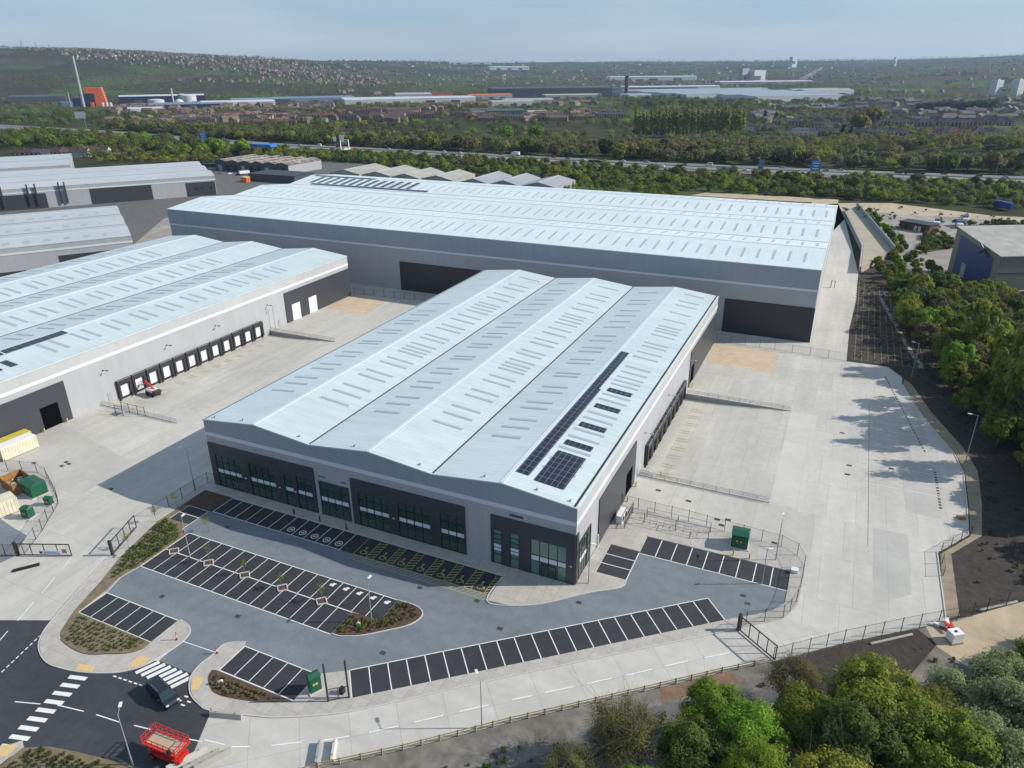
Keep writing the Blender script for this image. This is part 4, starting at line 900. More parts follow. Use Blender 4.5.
def rails(label, x0, x1, y, h=1.1):
    r = thing('railing', label, 'railing', (x0, y, 0)); L_ = x1-x0; mb = MB()
    for z in (.5,.8,h): mb.tube((0,0,z),(L_,0,z),.045,n=6)
    mb.build('rail', M['galv'], r); f = None
    for k in range(int(L_/2.5)+1):
        if f is None: mb = MB(); mb.tube((0,0,0),(0,0,h),.045,n=6); f = mb.build('post', M['galv'], r); o = f
        else: o = f.copy(); COL.objects.link(o); o.parent = r
        o.location = (2.5*k,0,0)
rails('steel railing on the front edge of the right loading yard', .4, 25, 37.0)
rails('steel railing on the far wall of the right loading yard', .8, 25, 80.15)
rails('steel railing on the near edge of the left loading yard', -127.9, -103.4, 16.6)
rails('steel railing on the far wall of the left loading yard', -127.9, -103.4, 75.95)
r = thing('steel_stair', 'galvanised steel landing and steps down into the right loading yard', 'steps', (.4,38.3,0)); mb = MB()
mb.box(0,-.9,-.08,1.6,.2,0); 
for k in range(6): mb.box(1.6+.28*k,-.9,-.1-.2*k-.06,1.88+.28*k,.2,-.1-.2*k)
mb.build('tread', M['galv'], r); mb = MB()
for y in (-.9,.2): mb.bar((0,y,1.05),(1.6,y,1.05),.05); mb.bar((1.6,y,1.05),(3.3,y,-.1),.05); mb.bar((0,y,.5),(1.6,y,.5),.04)
for x, z in ((0,0),(1.6,0),(3.3,-1.2)): mb.bar((x,-.9,z),(x,-.9,z+1.1),.05)
mb.build('handrail', M['galv'], r)
r = thing('steel_stair', 'steel stair tower standing at the near end of the left dock row', 'steps', (-120.5,16.0,0)); mb = MB()
for x, y in ((0,0),(2.4,0),(0,-1.8),(2.4,-1.8),(5,.2),(7.4,.2)): mb.bar((x,y,0),(x,y,2.6),.1)
mb.build('post', M['steel_dark'], r); mb = MB(); mb.box(0,-1.8,1.0,2.4,0,1.08); mb.build('tread', M['galv'], r); mb = MB()
for y in (0,-1.8): mb.bar((0,y,2.4),(7.4 if y == 0 else 2.4,y,2.4),.07); mb.bar((0,y,1.8),(2.4,y,1.8),.05)
mb.build('handrail', M['steel_dark'], r)
# timber rail along the service road
def timber(label, pts):
    r = thing('timber_fence', label, 'fence', (*pts[0],0)); ox, oy = pts[0]; rm = MB(); f = None
    for (ax,ay),(bx,by) in zip(pts, pts[1:]):
        d = math.hypot(bx-ax,by-ay); n = round(d/2.4)
        for z in (.5,.85): rm.bar((ax-ox,ay-oy,z),(bx-ox,by-oy,z),.06,.13)
        for k in range(n):
            if f is None: mb = MB(); mb.box(-.08,-.08,0,.08,.08,1.05); f = mb.build('post', M['timber'], r); o = f
            else: o = f.copy(); COL.objects.link(o); o.parent = r
            o.location = (ax+(bx-ax)*k/n-ox, ay+(by-ay)*k/n-oy, 0)
    rm.build('rail', M['timber'], r)
timber('low timber rail fence along the outer edge of the service road', [(-28,-54.5),(-24,-50.6),(-16.1,-43.1),(-8.4,-36.9),(1.7,-28),(15.6,-16.4),(24.3,-9),(30,-4.5)])

# ------------------------------------------------------------------ lamps, bollards, kiosks, skips
def lamp(label, x, y, h, rz, base=0, arm=1.2, ped=False):
    r = thing('lamp_post', label, 'lamp post', (x,y,base), rz); mb = MB(); mb.tube((0,0,0),(0,0,1.2),.11,.1); mb.tube((0,0,1.2),(0,0,h),.085,.055); mb.build('column', M['galv'], r)
    mb = MB(); mb.bar((0,0,h-.1),(arm,0,h),.06); mb.build('arm', M['galv'], r)
    mb = MB(); mb.obox((arm+.25,0,h+.02),(.75,.32,.12)); mb.build('lantern', M['lamp'], r)
    if ped: mb = MB(); mb.lathe([(.45,0),(.45,.5),(.3,.52)], 12); mb.build('footing', M['yellow'], r)
    return r
lamp('lamp post among the bays of the large car park, left half', -61.2,-19.5,8,R_(100),.1,.2)
lamp('lamp post in the planting at the tip of the central bays', -24.5,-20,7.6,R_(90),.15,.3)
lamp('lamp post on the outer edge of the service road', -1.2,-30.2,7.8,R_(135))
lamp('lamp post beside the glazed office corner of the nearest warehouse', 1.9,1.2,7.6,R_(0),.11,.3)
lamp('lamp post standing inside the kerb of the right hand bays', 26.9,12.3,6.5,R_(30),.11,.3)
lamp('lamp post in the fence right of the green kiosk', 28.2,19.4,8,R_(90),.11)
lamp('tall lamp post at the widest right edge of the yard', 60.2,69.6,10.5,R_(180))
lamp('lamp post at the back right corner of the yard by the tree belt', 52,114,9.5,R_(160))
lamp('lamp post on the verge at the bottom left corner', -36.3,-51.7,8,R_(130),.12)
lamp('lamp post by the kerb left of the nearest warehouse', -77.2,-3.2,9,R_(180),0)
lamp('lamp post at the far end of the left dock row', -126.8,76.8,8,R_(0),0)
bp = thing('bollard', 'yellow bollard left of the green kiosk doors', 'bollard', (21.6,17.8,.11), group='yellow bollards beside the green kiosk')
mb = MB(); mb.tube((0,0,0),(0,0,1.0),.13); mb.build('post', M['yellow'], bp); mb = MB(); mb.lathe([(.135,1.0),(.1,1.08),(.02,1.1)],10); mb.build('cap', M['galv'], bp)
dup(bp,(24.2,17.9,.11),label='yellow bollard right of the green kiosk doors')
for k, (x, y, lb) in enumerate([(.9,26.6,'yellow bollard nearest the fence at the side loading door of the nearest warehouse'),(.9,32.5,'yellow bollard at the far jamb of the side loading door, nearest warehouse'),(4.4,38.2,'yellow bollard by the steps of the right loading yard'),
        (1.0,84.8,'yellow bollard beside the back side door of the nearest warehouse'),(-127.2,1.1,'yellow bollard at the near jamb of the open doorway of the left warehouse'),(-127.2,6.7,'yellow bollard at the far jamb of the open doorway of the left warehouse')]):
    dup(bp,(x,y,0),label=lb,group='yellow bollards by the loading doors')
db = thing('bollard', 'black litter bin bollard outside the office windows, first from the left', 'bollard', (-53.6,-2.3,.11)); mb = MB(); mb.tube((0,0,0),(0,0,1.05),.13); mb.build('post', M['steel_dark'], db); mb = MB(); mb.tube((0,0,1.05),(0,0,1.1),.16); mb.build('cap', M['black'], db)
for x, lb in ((-47.8,'second'),(-42,'third')): dup(db,(x,-2.3,.11),label='black bollard outside the office windows, %s from the left'%lb)
def box_kiosk(label, x, y, rz, sx, sy, h, m='green_box', base=.0, plinth=True, cat='kiosk', name='kiosk'):
    r = thing(name, label, cat, (x,y,base), rz); mb = MB(); mb.box(-sx/2,-sy/2,.15,sx/2,sy/2,h); mb.build('cabinet', M[m], r)
    mb = MB(); zt = h; n = len(mb.v); a, b = sx/2+.12, sy/2+.12
    mb.v += [(-a,-b,h),(a,-b,h),(a,b,h),(-a,b,h),(-a*.8,0,h+.35),(a*.8,0,h+.35)]; mb.f += [(0,1,5,4),(1,2,5),(2,3,4,5),(3,0,4),(3,2,1,0)]; mb.build('lid', M[m], r)
    mb = MB(); mb.box(-sx/2-.25,-sy/2-.25,0,sx/2+.25,sy/2+.25,.149); mb.build('plinth', M['kerb'], r)
    for k in (-1, 1): mb = MB(); mb.box(min(0,k*sx*.42),-sy/2-.03,.3,max(0,k*sx*.42)-.02,-sy/2-.002,h-.2); d = mb.build('door', M[m], r)
    for k in (-.32,.18): mb = MB(); mb.box(k*sx/2-.16,-sy/2-.045,h*.5,k*sx/2+.16,-sy/2-.031,h*.5+.32); s = mb.build('warning_sign', M['yellow'], r)
    return r
box_kiosk('green substation kiosk behind the right hand bays', 22.1,21.3,R_(3),2.7,2.7,2.6,base=.11,name='substation_kiosk',cat='substation')
box_kiosk('large green cabinet between the rusty skip and the left compound fence', -104.9,-16.6,R_(-8),4.6,2.9,2.5)
box_kiosk('small green tank cabinet by the left compound fence post', -98.2,-18.3,R_(20),1.1,1.1,1.5)
box_kiosk('green cabinet in the shade beside the cream container', -97.8,-22.6,R_(10),1.6,1.4,2.0)
q = box_kiosk('green bin box at the end of the five short bays near the narrow gate', -23.9,-33.8,R_(62),1.5,1.1,2.5,base=.11)
r = thing('skip', 'open rust brown skip full of scrap in the left compound', 'skip', (-109.6,-16.6,0), R_(-12)); mb = MB()
a, b, h = 2.9, 1.9, 2.2
for s in (-1,1): mb.box(-a,s*b-.08,.1,a,s*b+.08,h); mb.box(s*a-.08,-b,.101,s*a+.08,b,h-.001)
mb.box(-a,-b,.1,a,b,.25); mb.build('body', M['rust'], r); mb = MB()
for k in range(7):
    for s in (-1,1): mb.box(-a+.3+.85*k,s*(b+.08)-.06,.2,-a+.42+.85*k,s*(b+.08)+.06,h-.05)
mb.build('rib', M['rust'], r); mb = MB(); rr = random.Random(4)
for k in range(22): mb.obox((rr.uniform(-2.3,2.3),rr.uniform(-1.3,1.3),rr.uniform(.7,1.3)),(rr.uniform(.4,1.4),rr.uniform(.2,.6),.2),rr.uniform(0,3),rr.uniform(-.5,.5))
kind(mb.build('scrap', M['galv'], r), 'stuff')
def container(label, x, y, rz, L_, W_, H_, m, roof_m, name='container', ribs=True):
    r = thing(name, label, 'container', (x,y,0), rz); mb = MB(); mb.box(-L_/2,-W_/2,.15,L_/2,W_/2,H_); mb.build('body', M[m], r)
    mb = MB(); mb.box(-L_/2-.05,-W_/2-.05,H_,L_/2+.05,W_/2+.05,H_+.12); mb.build('roof', M[roof_m], r)
    mb = MB()
    for k in range(int(L_/.6)): mb.box(-L_/2+.2+.6*k,-W_/2-.05,.3,-L_/2+.4+.6*k,-W_/2-.001,H_-.15)
    for e_ in (-1,1): mb.box(e_*L_/2-.1,-W_/2-.06,.12,e_*L_/2+.1,-W_/2-.002,H_)
    mb.build('rib', M[m], r); mb = MB(); mb.box(L_/2+.001,-W_/2+.1,.3,L_/2+.05,-.05,H_-.15); mb.box(L_/2+.001,.05,.3,L_/2+.05,W_/2-.1,H_-.15); mb.build('door', M[m], r)
    return r
container('cream steel container against the left warehouse wall, near the open doorway', -123.3,-7.6,R_(86),7.2,2.5,2.9,'offwhite','white')
container('container with a bright yellow roof behind the cream one', -126.1,-6.8,R_(86),7.4,2.3,2.8,'yellow','yellow')
container('cream tank container on the slab beside the neighbouring drive', -103.2,-23.6,R_(75),4.2,3.0,3.0,'offwhite','offwhite')
# cycle shelter / hoop racks
r = thing('cycle_rack', 'long galvanised cycle rack enclosure on the paving behind the right hand bays', 'cycle rack', (5.6,20.9,.11)); mb = MB()
for x in (0,5.6,11.3):
    for y in (0,1.9): mb.tube((x,y,0),(x,y,2.1),.06,n=6)
mb.build('post', M['steel_dark'], r); mb = MB()
for y in (0,1.9):
    for z in (.9,2.05): mb.bar((0,y,z),(11.3,y,z),.07)
for x in (0,5.6,11.3): mb.bar((x,0,2.05),(x,1.9,2.05),.07)
mb.build('top_rail', M['galv'], r); mb = MB()
for k in range(9): x = .9+1.2*k; mb.tube((x,.4,0),(x,.4,.8),.03,n=5); mb.tube((x,1.4,0),(x,1.4,.8),.03,n=5); mb.tube((x,.4,.8),(x,1.4,.8),.03,n=5)
mb.build('cycle_hoop', M['galv'], r)
r = thing('condenser_unit', 'white plant unit in a small railed cage against the dark side wall', 'plant unit', (.9,18.8,.11)); mb = MB(); mb.box(.1,0,0,1.2,3.2,1.6); mb.build('cabinet', M['white'], r)
for y in (.8,2.4): mb = MB(); mb.tube((1.2,y,.8),(1.26,y,.8),.55,n=16); mb.build('fan', M['black'], r)
mb = MB()
for y in (-1,4.4): mb.box(1.9,y,0,2.0,y+.1,2.2); 
mb.box(1.9,-1,2.1,2.0,4.5,2.2); mb.box(1.9,-1,.9,2.0,4.5,1.0)
for k in range(12): mb.box(1.93,-.7+.42*k,0,1.97,-.66+.42*k,2.1)
mb.build('cage', M['steel_dark'], r)
r = thing('notice_board', 'small white cabinet on the paving inside the curve of the right fence', 'cabinet', (31.3,17.4,.11)); mb = MB(); mb.box(-.5,-.45,0,.5,.45,.5); mb.build('cabinet', M['white'], r); mb = MB(); mb.box(-.55,-.5,.5,.55,.5,.56); mb.build('lid', M['white'], r)
# concrete blocks
def block(label, x, y, rz, L_, m='retain'):
    r = thing('concrete_barrier', label, 'barrier', (x,y,0), rz); mb = MB(); n = 0
    prof = [(-.32,0),(.32,0),(.28,.25),(.14,.75),(-.14,.75),(-.28,.25)]
    mb.v += [(-L_/2,a,b) for a,b in prof]+[(L_/2,a,b) for a,b in prof]
    mb.f += [tuple(range(5,-1,-1)), tuple(range(6,12))]+[(i,(i+1)%6,6+(i+1)%6,6+i) for i in range(6)]
    mb.build('body', M[m], r)
    for s in (-.3,.3): mb = MB(); mb.box(L_*s-.09,-.04,.75,L_*s+.09,.04,.84); mb.build('lifting_loop', M['rust'], r)
block('concrete barrier at the kerb beside the red and white post', -31.4,-41.9,R_(18),4.2)
block('pale concrete barrier just right of the red lift, nearest it', -30.9,-48.6,R_(62),4.6,'kerb')
block('concrete barrier on the service road edge, middle of three right of the red lift', -29.2,-48.0,R_(62),4.2)
block('concrete barrier right of the lift, the one nearest the timber rail', -28.1,-47.4,R_(62),4.2)
block('pale concrete barrier lying on the service road below the narrow gate, right one', -15.8,-40.6,R_(-60),3.0,'kerb')
block('dark topped concrete barrier lying on the service road, left of the pale one', -17.3,-41.6,R_(-60),3.2,'galv')
def rwpost(label, x, y, h=1.0, base=.1, lean=.0):
    r = thing('marker_post', label, 'marker post', (x,y,base)); mb = MB(); mb.tube((0,0,0),(lean,0,h),.075); mb.build('post', M['red'], r); mb = MB(); mb.tube((lean*.4,0,h*.4),(lean*.62,0,h*.62),.085); mb.build('reflective_band', M['white'], r)
    mb = MB(); mb.tube((0,0,0),(0,0,.06),.18); mb.build('base', M['black'], r)
rwpost('red and white post on the left corner of the car park mouth', -47.9,-34.6,1.5,.11,.25); rwpost('red and white post on the right corner of the car park mouth', -40.6,-34.2,1.1)
rwpost('red and white post at the end of the concrete barrier', -33.4,-42.3,1.0,.0)
for k, (x, y) in enumerate([(-27.6,-34.8),(-26.2,-33.9)]): pass
# stones in beds
for k, (x, y, lb) in enumerate([(-36.2,-38.1,'pale boulder in the bed below the five short bays'),(-25.9,-21.4,'pale boulder in the bed at the tip of the central bays')]):
    bm = bmesh.new(); bmesh.ops.create_icosphere(bm, subdivisions=2, radius=.42)
    for v in bm.verts: v.co = v.co*(1+.18*math.sin(7*v.co.x+3*v.co.y+k)); v.co.z *= .6
    me_ = bpy.data.meshes.new('boulder'); bm.to_mesh(me_); bm.free(); me_.materials.append(M['kerb']); o = bpy.data.objects.new('boulder', me_); COL.objects.link(o); o.location = (x,y,.3); tag(o, lb, 'boulder')
# site debris at bottom right
r = thing('liquid_tank', 'white cube shaped tank standing on the sandy track', 'tank', (53.2,10.4,.02), R_(35)); mb = MB(); mb.box(-.85,-.7,.2,.85,.7,1.7); mb.build('bottle', M['white'], r)
mb = MB(); mb.box(-.95,-.8,0,.95,.8,.18); mb.build('pallet', M['pallet'], r); mb = MB(); mb.tube((0,0,1.7),(0,0,1.8),.2); mb.build('cap', M['black'], r)
r = thing('barrier_heap', 'heap of red and white plastic barriers beside the white cube tank', 'barriers', (52.2,13.2,.02)); rr = random.Random(3)
for k in range(6): mb = MB(); mb.obox((rr.uniform(-1.2,1.2),rr.uniform(-.7,.7),.15+.13*k),(1.7,.5,.12),rr.uniform(0,3),rr.uniform(-.1,.1)); mb.build('barrier_panel', M['red'] if k % 2 else M['white'], r)
for (x,y,rz,lb) in [(45.2,7.0,.69,'pipe length lying by the fence above the soil heap'),(60,21.2,.7,'pale pipe lying along the edge of the sandy track')]:
    mb = MB(); mb.tube((-3.5,0,.2),(3.5,0,.2),.18); o = mb.build('pipe', M['retain']); o.location=(x,y,.02); o.rotation_euler=(0,0,rz); tag(o, lb, 'pipe')
r = thing('stored_pipes', 'bundle of dark pipes on the paving by the left road', 'pipes', (-83.7,-32.6,.02), R_(52))
for k in range(4): mb = MB(); mb.tube((-1.9,-.3+.2*k,.12),(1.9,-.3+.2*k,.12),.1); mb.build('pipe', M['black'], r)
# mast/leaning pole at the far right yard corner
r = thing('pallet_stack', 'small stack of pallets at the right edge of the far yard', 'pallets', (57.2,45.6,0), .4)
for k in range(3): mb = MB(); mb.box(-.6,-.5,.15*k,.6,.5,.15*k+.12); mb.build('pallet', M['rust'], r)
r = thing('steel_post_pair', 'pair of short rusty posts by the right wall of the long warehouse', 'posts', (28.6,196,0))
for x in (0,1.2): mb = MB(); mb.box(x,0,0,x+.25,.25,2.6); mb.build('post', M['rust'], r)
mb = MB(); mb.box(0,.05,2.4,1.45,.2,2.55); mb.build('crossbar', M['rust'], r)

# ------------------------------------------------------------------ vehicles
def car_mesh(L_, W_, H_, hood, boot, seed=0):
    """body with bonnet, cabin and boot as one lofted shell: returns (body, glass)"""
    zb, zh = .28, H_*.56
    xs = [-L_/2,-L_/2+.12,-L_/2+boot,-L_/2+boot+.55,0.1,L_/2-hood-.75,L_/2-hood,L_/2-.25,L_/2]
    top = [zh*.85,zh*1.0,zh*1.04,H_*.97,H_,H_*.96,zh*1.03,zh*.88,zh*.62]
    if boot < .5: top[1] = zh*1.05; top[2] = H_*.93
    hw = [.86,.95,1,1,1,1,1,.95,.80]
    mb = MB(); gl = MB(); ring = []
    for x, t, w_ in zip(xs, top, hw):
        a = W_/2*w_; cab = t > zh*1.2; tw = a*(.80 if cab else .93)
        ring.append([(x,-a*.94,zb),(x,-a,zb+.25),(x,-a,min(zh*.95,t*.9)),(x,-tw,t),(x,tw,t),(x,a,min(zh*.95,t*.9)),(x,a,zb+.25),(x,a*.94,zb)])
    for r_ in ring: mb.v += r_
    n = 8
    for i in range(len(ring)-1):
        for j in range(n): mb.f.append((i*n+j,(i+1)*n+j,(i+1)*n+(j+1)%n,i*n+(j+1)%n))
    mb.f.append(tuple(range(n))); mb.f.append(tuple(len(ring)*n-1-j for j in range(n)))
    # glazing a little proud of the cabin faces
    for i in range(len(ring)-1):
        A, B = ring[i], ring[i+1]
        if top[i] > zh*1.2 or top[i+1] > zh*1.2:
            for a, b, s in ((2,3,-1),(5,4,1)):
                p = [Vector(A[a]),Vector(B[a]),Vector(B[b]),Vector(A[b])]
                c = sum(p, Vector())/4; q = [c+(v-c)*.82+Vector((0,s*.012,.0)) for v in p]
                if top[i] > zh*1.2 and top[i+1] > zh*1.2: gl.quad(*[tuple(v) for v in q])
            if (top[i+1]-top[i]) > .3*(H_-zh) or (top[i]-top[i+1]) > .3*(H_-zh):
                p = [Vector(A[3]),Vector(B[3]),Vector(B[4]),Vector(A[4])]; c = sum(p, Vector())/4
                nrm = (p[1]-p[0]).cross(p[3]-p[0]).normalized(); nrm = nrm if nrm.z > 0 else -nrm
                gl.quad(*[tuple(c+(v-c)*.88+nrm*.015) for v in p])
    return mb, gl
def car(label, x, y, rz, body_m, L_=4.4, W_=1.8, H_=1.45, hood=1.1, boot=.6, z=0, group=None, detail=True, name='car', cat='car'):
    r = thing(name, label, cat, (x,y,z), rz, group); b, g = car_mesh(L_, W_, H_, hood, boot)
    b.build('body', body_m, r); g.build('windows', M['carglass'], r)
    for sx in (-L_*.31, L_*.32):
        for s in (-1,1):
            w_ = MB(); w_.tube((sx,s*(W_/2-.2),.33),(sx,s*(W_/2+.01),.33),.33,n=14); wo = w_.build('wheel', M['tyre'], r)
            if detail: h_ = MB(); h_.tube((sx,s*(W_/2+.012),.33),(sx,s*(W_/2+.02),.33),.2,n=10); h_.build('rim', M['chrome'], wo)
    if detail:
        for s in (-1,1):
            q = MB(); q.obox((L_/2-.08,s*W_*.36,H_*.44),(.14,.34,.14)); q.build('headlight', M['lamp'], r)
            q = MB(); q.obox((-L_/2+.03,s*W_*.4,H_*.52),(.06,.2,.25)); q.build('tail_light', M['red'], r)
            q = MB(); q.obox((L_/2-hood-.5,s*(W_/2+.09),H_*.62),(.14,.2,.13)); q.build('wing_mirror', body_m, r)
            q = MB(); q.bar((-L_*.3,s*W_*.33,H_*.985+.03),(L_*.08,s*W_*.33,H_+.04),.04); q.build('roof_rail', M['chrome'], r)
        q = MB(); q.obox((L_/2-.0,0,H_*.33),(.04,W_*.5,.14)); q.build('grille', M['black'], r)
    return r
car('black people carrier pulling out over the zebra crossing', -41.1,-42.9,R_(-14),M['carblack'],5.2,1.98,1.9,.95,.16)
paints = {k: mat('paint_'+k, c, .3, spec=.6) for k, c in dict(white=(.7,.7,.7),silver=(.4,.42,.44),navy=(.03,.05,.14),dark=(.03,.03,.035),redcar=(.35,.03,.03),grey=(.15,.16,.17),bluecar=(.04,.12,.35)).items()}
# scissor lift
r = thing('scissor_lift', 'red scissor lift with railed platform parked by the verge at the bottom left', 'scissor lift', (-33.4,-49.0,0), R_(3))
mb = MB(); mb.box(-2.2,-.95,.45,2.2,.95,1.0); mb.box(-2.45,-.8,.5,-2.2,.8,.95); mb.box(2.2,-.8,.5,2.45,.8,.95); mb.build('chassis', M['red'], r)
for x in (-1.5,1.5):
    for s in (-1,1): q = MB(); q.tube((x,s*.75,.45),(x,s*1.15,.45),.45,n=16); wo = q.build('wheel', M['tyre'], r); q = MB(); q.tube((x,s*1.16,.45),(x,s*1.18,.45),.24,n=12); q.build('rim', M['red'], wo)
q = MB()
for k in range(4):
    z = 1.05+.24*k
    for s in (-.7,.7): q.bar((-1.9,s,z),(1.9,s,z+.24),.1); q.bar((-1.9,s,z+.24),(1.9,s,z),.1)
q.build('scissor_arms', M['red'], r)
q = MB(); q.box(-2.6,-1.15,2.05,2.6,1.15,2.2); pl = q.build('platform', M['red'], r); q = MB(); q.box(-2.3,-.85,2.2,2.3,.85,2.24); q.build('deck', M['sandy'], pl)
q = MB()
for z in (2.75,3.25):
    for s in (-1.1,1.1): q.bar((-2.6,s,z),(2.6,s,z),.07)
    for s in (-2.55,2.55): q.bar((s,-1.1,z),(s,1.1,z),.07)
for k in range(7):
    for s in (-1.1,1.1): q.bar((-2.55+.85*k,s,2.2),(-2.55+.85*k,s,3.28),.06)
for y in (-.4,.4):
    for s in (-2.55,2.55): q.bar((s,y,2.2),(s,y,3.28),.06)
q.build('guard_rail', M['red'], r)
q = MB(); q.obox((1.9,-1.3,2.9),(.4,.3,.5)); q.build('control_box', M['black'], r)
# loader on the left docks
r = thing('boom_lift', 'dark boom lift with red arm working at the second left dock', 'boom lift', (-123.9,27.6,-1.19), R_(-8))
mb = MB(); mb.box(-1.6,-1.0,.5,1.8,1.0,1.15); mb.build('chassis', M['charcoal'], r)
for x in (-1.0,1.2):
    for s in (-1,1): q = MB(); q.tube((x,s*.75,.5),(x,s*1.12,.5),.5,n=14); q.build('wheel', M['tyre'], r)
q = MB(); q.box(-1.5,-.85,1.15,1.3,.85,1.9); q.build('turret', M['white'], r); q = MB(); q.bar((1.2,0,1.7),(-2.4,0,3.4),.35); q.bar((-2.4,0,3.4),(-3.0,0,2.6),.25); q.build('boom', M['red'], r)
q = MB()
for z in (2.2,3.1):
    for s in (-.6,.6): q.bar((-3.9,s,z),(-3.0,s,z),.06); q.bar((-3.9,-.6,z),(-3.9,.6,z),.06); q.bar((-3.0,-.6,z),(-3.0,.6,z),.06)
for a in (-3.9,-3.0):
    for s in (-.6,.6): q.bar((a,s,2.1),(a,s,3.1),.06)
q.build('basket', M['red'], r)
q = MB(); q.box(1.3,-.9,1.16,2.6,.9,1.8); q.build('counterweight', M['charcoal'], r)

def truck(label, x, y, rz, cab_m, box_m, L_=9, boxh=3.6, z=0, group=None, cat='lorry', name='lorry'):
    r = thing(name, label, cat, (x,y,z), rz, group)
    if cab_m: 
        q = MB(); q.box(L_/2-2.1,-1.2,.6,L_/2,1.2,2.9); q.box(L_/2-2.0,-1.1,2.9,L_/2-.5,1.1,3.2); q.build('cab', cab_m, r)
        q = MB(); q.box(L_/2+.002,-1.05,1.7,L_/2+.03,1.05,2.7); q.build('windscreen', M['carglass'], r); xe = L_/2-2.3
    else: xe = L_/2
    q = MB(); q.box(-L_/2,-1.25,1.1,xe,1.25,boxh); q.build('body', box_m, r)
    q = MB(); q.box(-L_/2,-.5,.75,L_/2-.2,.5,1.09); q.build('chassis', M['black'], r)
    for sx in ([-L_*.38,-L_*.24]+([L_*.38] if cab_m else [])):
        for s in (-1,1): w_ = MB(); w_.tube((sx,s*.85,.5),(sx,s*1.22,.5),.5,n=12); w_.build('wheel', M['tyre'], r)
    return r
# things on the motorway (road runs along world X at y ~ 508 near, ~ 535 far)
# ------------------------------------------------------------------ motorway
mwp = [(-1700,628),(-1250,618),(-857,590),(-540,540),(-350,534),(-130,521),(0,524),(136,533),(420,558),(1000,625)]
def off_path(path, o):
    out = []
    for i, p in enumerate(path):
        a = path[max(i-1,0)]; b = path[min(i+1,len(path)-1)]; d = Vector((b[0]-a[0], b[1]-a[1])).normalized()
        out.append((p[0]-d.y*o, p[1]+d.x*o))
    return out
def densify(path, step=12):
    out = []
    for a, b in zip(path, path[1:]):
        n = max(1, int(math.hypot(b[0]-a[0], b[1]-a[1])/step))
        out += [(a[0]+(b[0]-a[0])*k/n, a[1]+(b[1]-a[1])*k/n) for k in range(n)]
    return out+[path[-1]]
mwd = densify(mwp)
def strip(name, path, o0, o1, dz, m, k='structure'):
    a, b = off_path(path, o0), off_path(path, o1); mb = MB(); zz = [max(hgt(*p), hgt(*q), -.06)+dz for p, q in zip(a, b)]
    for i in range(len(a)-1): mb.quad((*a[i],zz[i]),(*a[i+1],zz[i+1]),(*b[i+1],zz[i+1]),(*b[i],zz[i]))
    return kind(mb.build(name, m), k)
strip('motorway', mwd, -19, -4, .5, M['motorway']); strip('motorway', mwd, 3.5, 18.5, .9, M['motorway'])
strip('motorway_reserve', mwd, -3.9, 3.4, .45, M['oldconc']); strip('motorway_verge', mwd, -26, -19.1, .42, M['verge'])
for o in (-18.2,-4.8,4.3,17.7): strip('motorway_line', mwd, o-.12, o+.12, .53 if o < 0 else .93, M['paint_old'])
mb = MB()
for o, z in ((-13.8,.53),(-9.3,.53),(8.8,.93),(13.2,.93)):
    pa = off_path(densify(mwp, 9), o)
    for i in range(0, len(pa)-1, 2):
        (x0,y0),(x1,y1) = pa[i], pa[i+1]; zz = max(hgt(x0,y0), -.06)+z+.02; mb.stripe((x0,y0),((x0+x1)/2,(y0+y1)/2),.2,zz)
kind(mb.build('lane_markings', M['paint_old']), 'structure')
for o, lab in ((-20.2,'steel crash barrier on the near side of the motorway'),(.0,'steel crash barrier down the middle of the motorway')):
    pa = off_path(mwd, o); mb = MB(); r = thing('crash_barrier', lab, 'crash barrier')
    for a, b in zip(pa, pa[1:]): mb.bar((*a,max(hgt(*a),-.06)+1.35),(*b,max(hgt(*b),-.06)+1.35),.12,.4)
    mb.build('rail', M['galv'], r); mb = MB()
    for p in pa[::2]: z = max(hgt(*p),-.06); mb.box(p[0]-.07,p[1]-.07,z,p[0]+.07,p[1]+.07,z+1.3)
    kind(mb.build('post', M['galv'], r), 'stuff')
def on_mw(px_x, lane):
    """point on a lane for a world X"""
    pa = off_path(mwd, lane)
    best = min(range(len(pa)), key=lambda i: abs(pa[i][0]-px_x)); a = pa[max(best-1,0)]; b = pa[min(best+1,len(pa)-1)]
    t = 0 if b[0] == a[0] else (px_x-a[0])/(b[0]-a[0])
    return px_x, a[1]+(b[1]-a[1])*t, max(hgt(px_x, a[1]), -.06)+(.52 if lane < 0 else .92), math.atan2(b[1]-a[1], b[0]-a[0])
where = {1:'outer far lane', -1:'near carriageway'}
vs = [(-560,-12,'white','car'),(-548,12,'dark','car'),(-505,9,'silver','car'),(-425,-12,'silver','car'),(-300,-10,'silver','car'),(-236,-15,'silver','car'),(-168,-15,'dark','van'),
      (-150,11,'white','car'),(-97,6,'navy','car'),(-78,12,'white','van'),(-47,-8,'white','car'),(-22,15,'silver','car'),(35,-13,'silver','car'),(42,-9,'white','car'),(60,10,'dark','van'),(90,13,'dark','car'),(112,9,'dark','car'),(141,-12,'navy','car'),(-200,9,'grey','car'),
      (-330,12,'white','car'),(-270,15,'dark','car'),(-640,12,'dark','car'),(-620,9,'silver','car'),(-365,8,'redcar','car'),(10,8,'grey','car'),(150,-8,'bluecar','van'),(-520,-9,'dark','car'),(-482,13,'white','van'),(-455,9,'dark','car'),(-395,13,'silver','car'),(-310,8,'white','car'),(-285,-14,'dark','car'),(-215,13,'redcar','car'),(-185,7,'white','car'),(-130,14,'silver','car'),(-112,-9,'white','van'),(-5,-13,'dark','car'),(20,13,'silver','car'),(-60,8,'redcar','car'),(128,7,'silver','car')]
cp = {'white':'white','dark':'black','silver':'silver','navy':'navy blue','grey':'grey','redcar':'red','bluecar':'blue'}
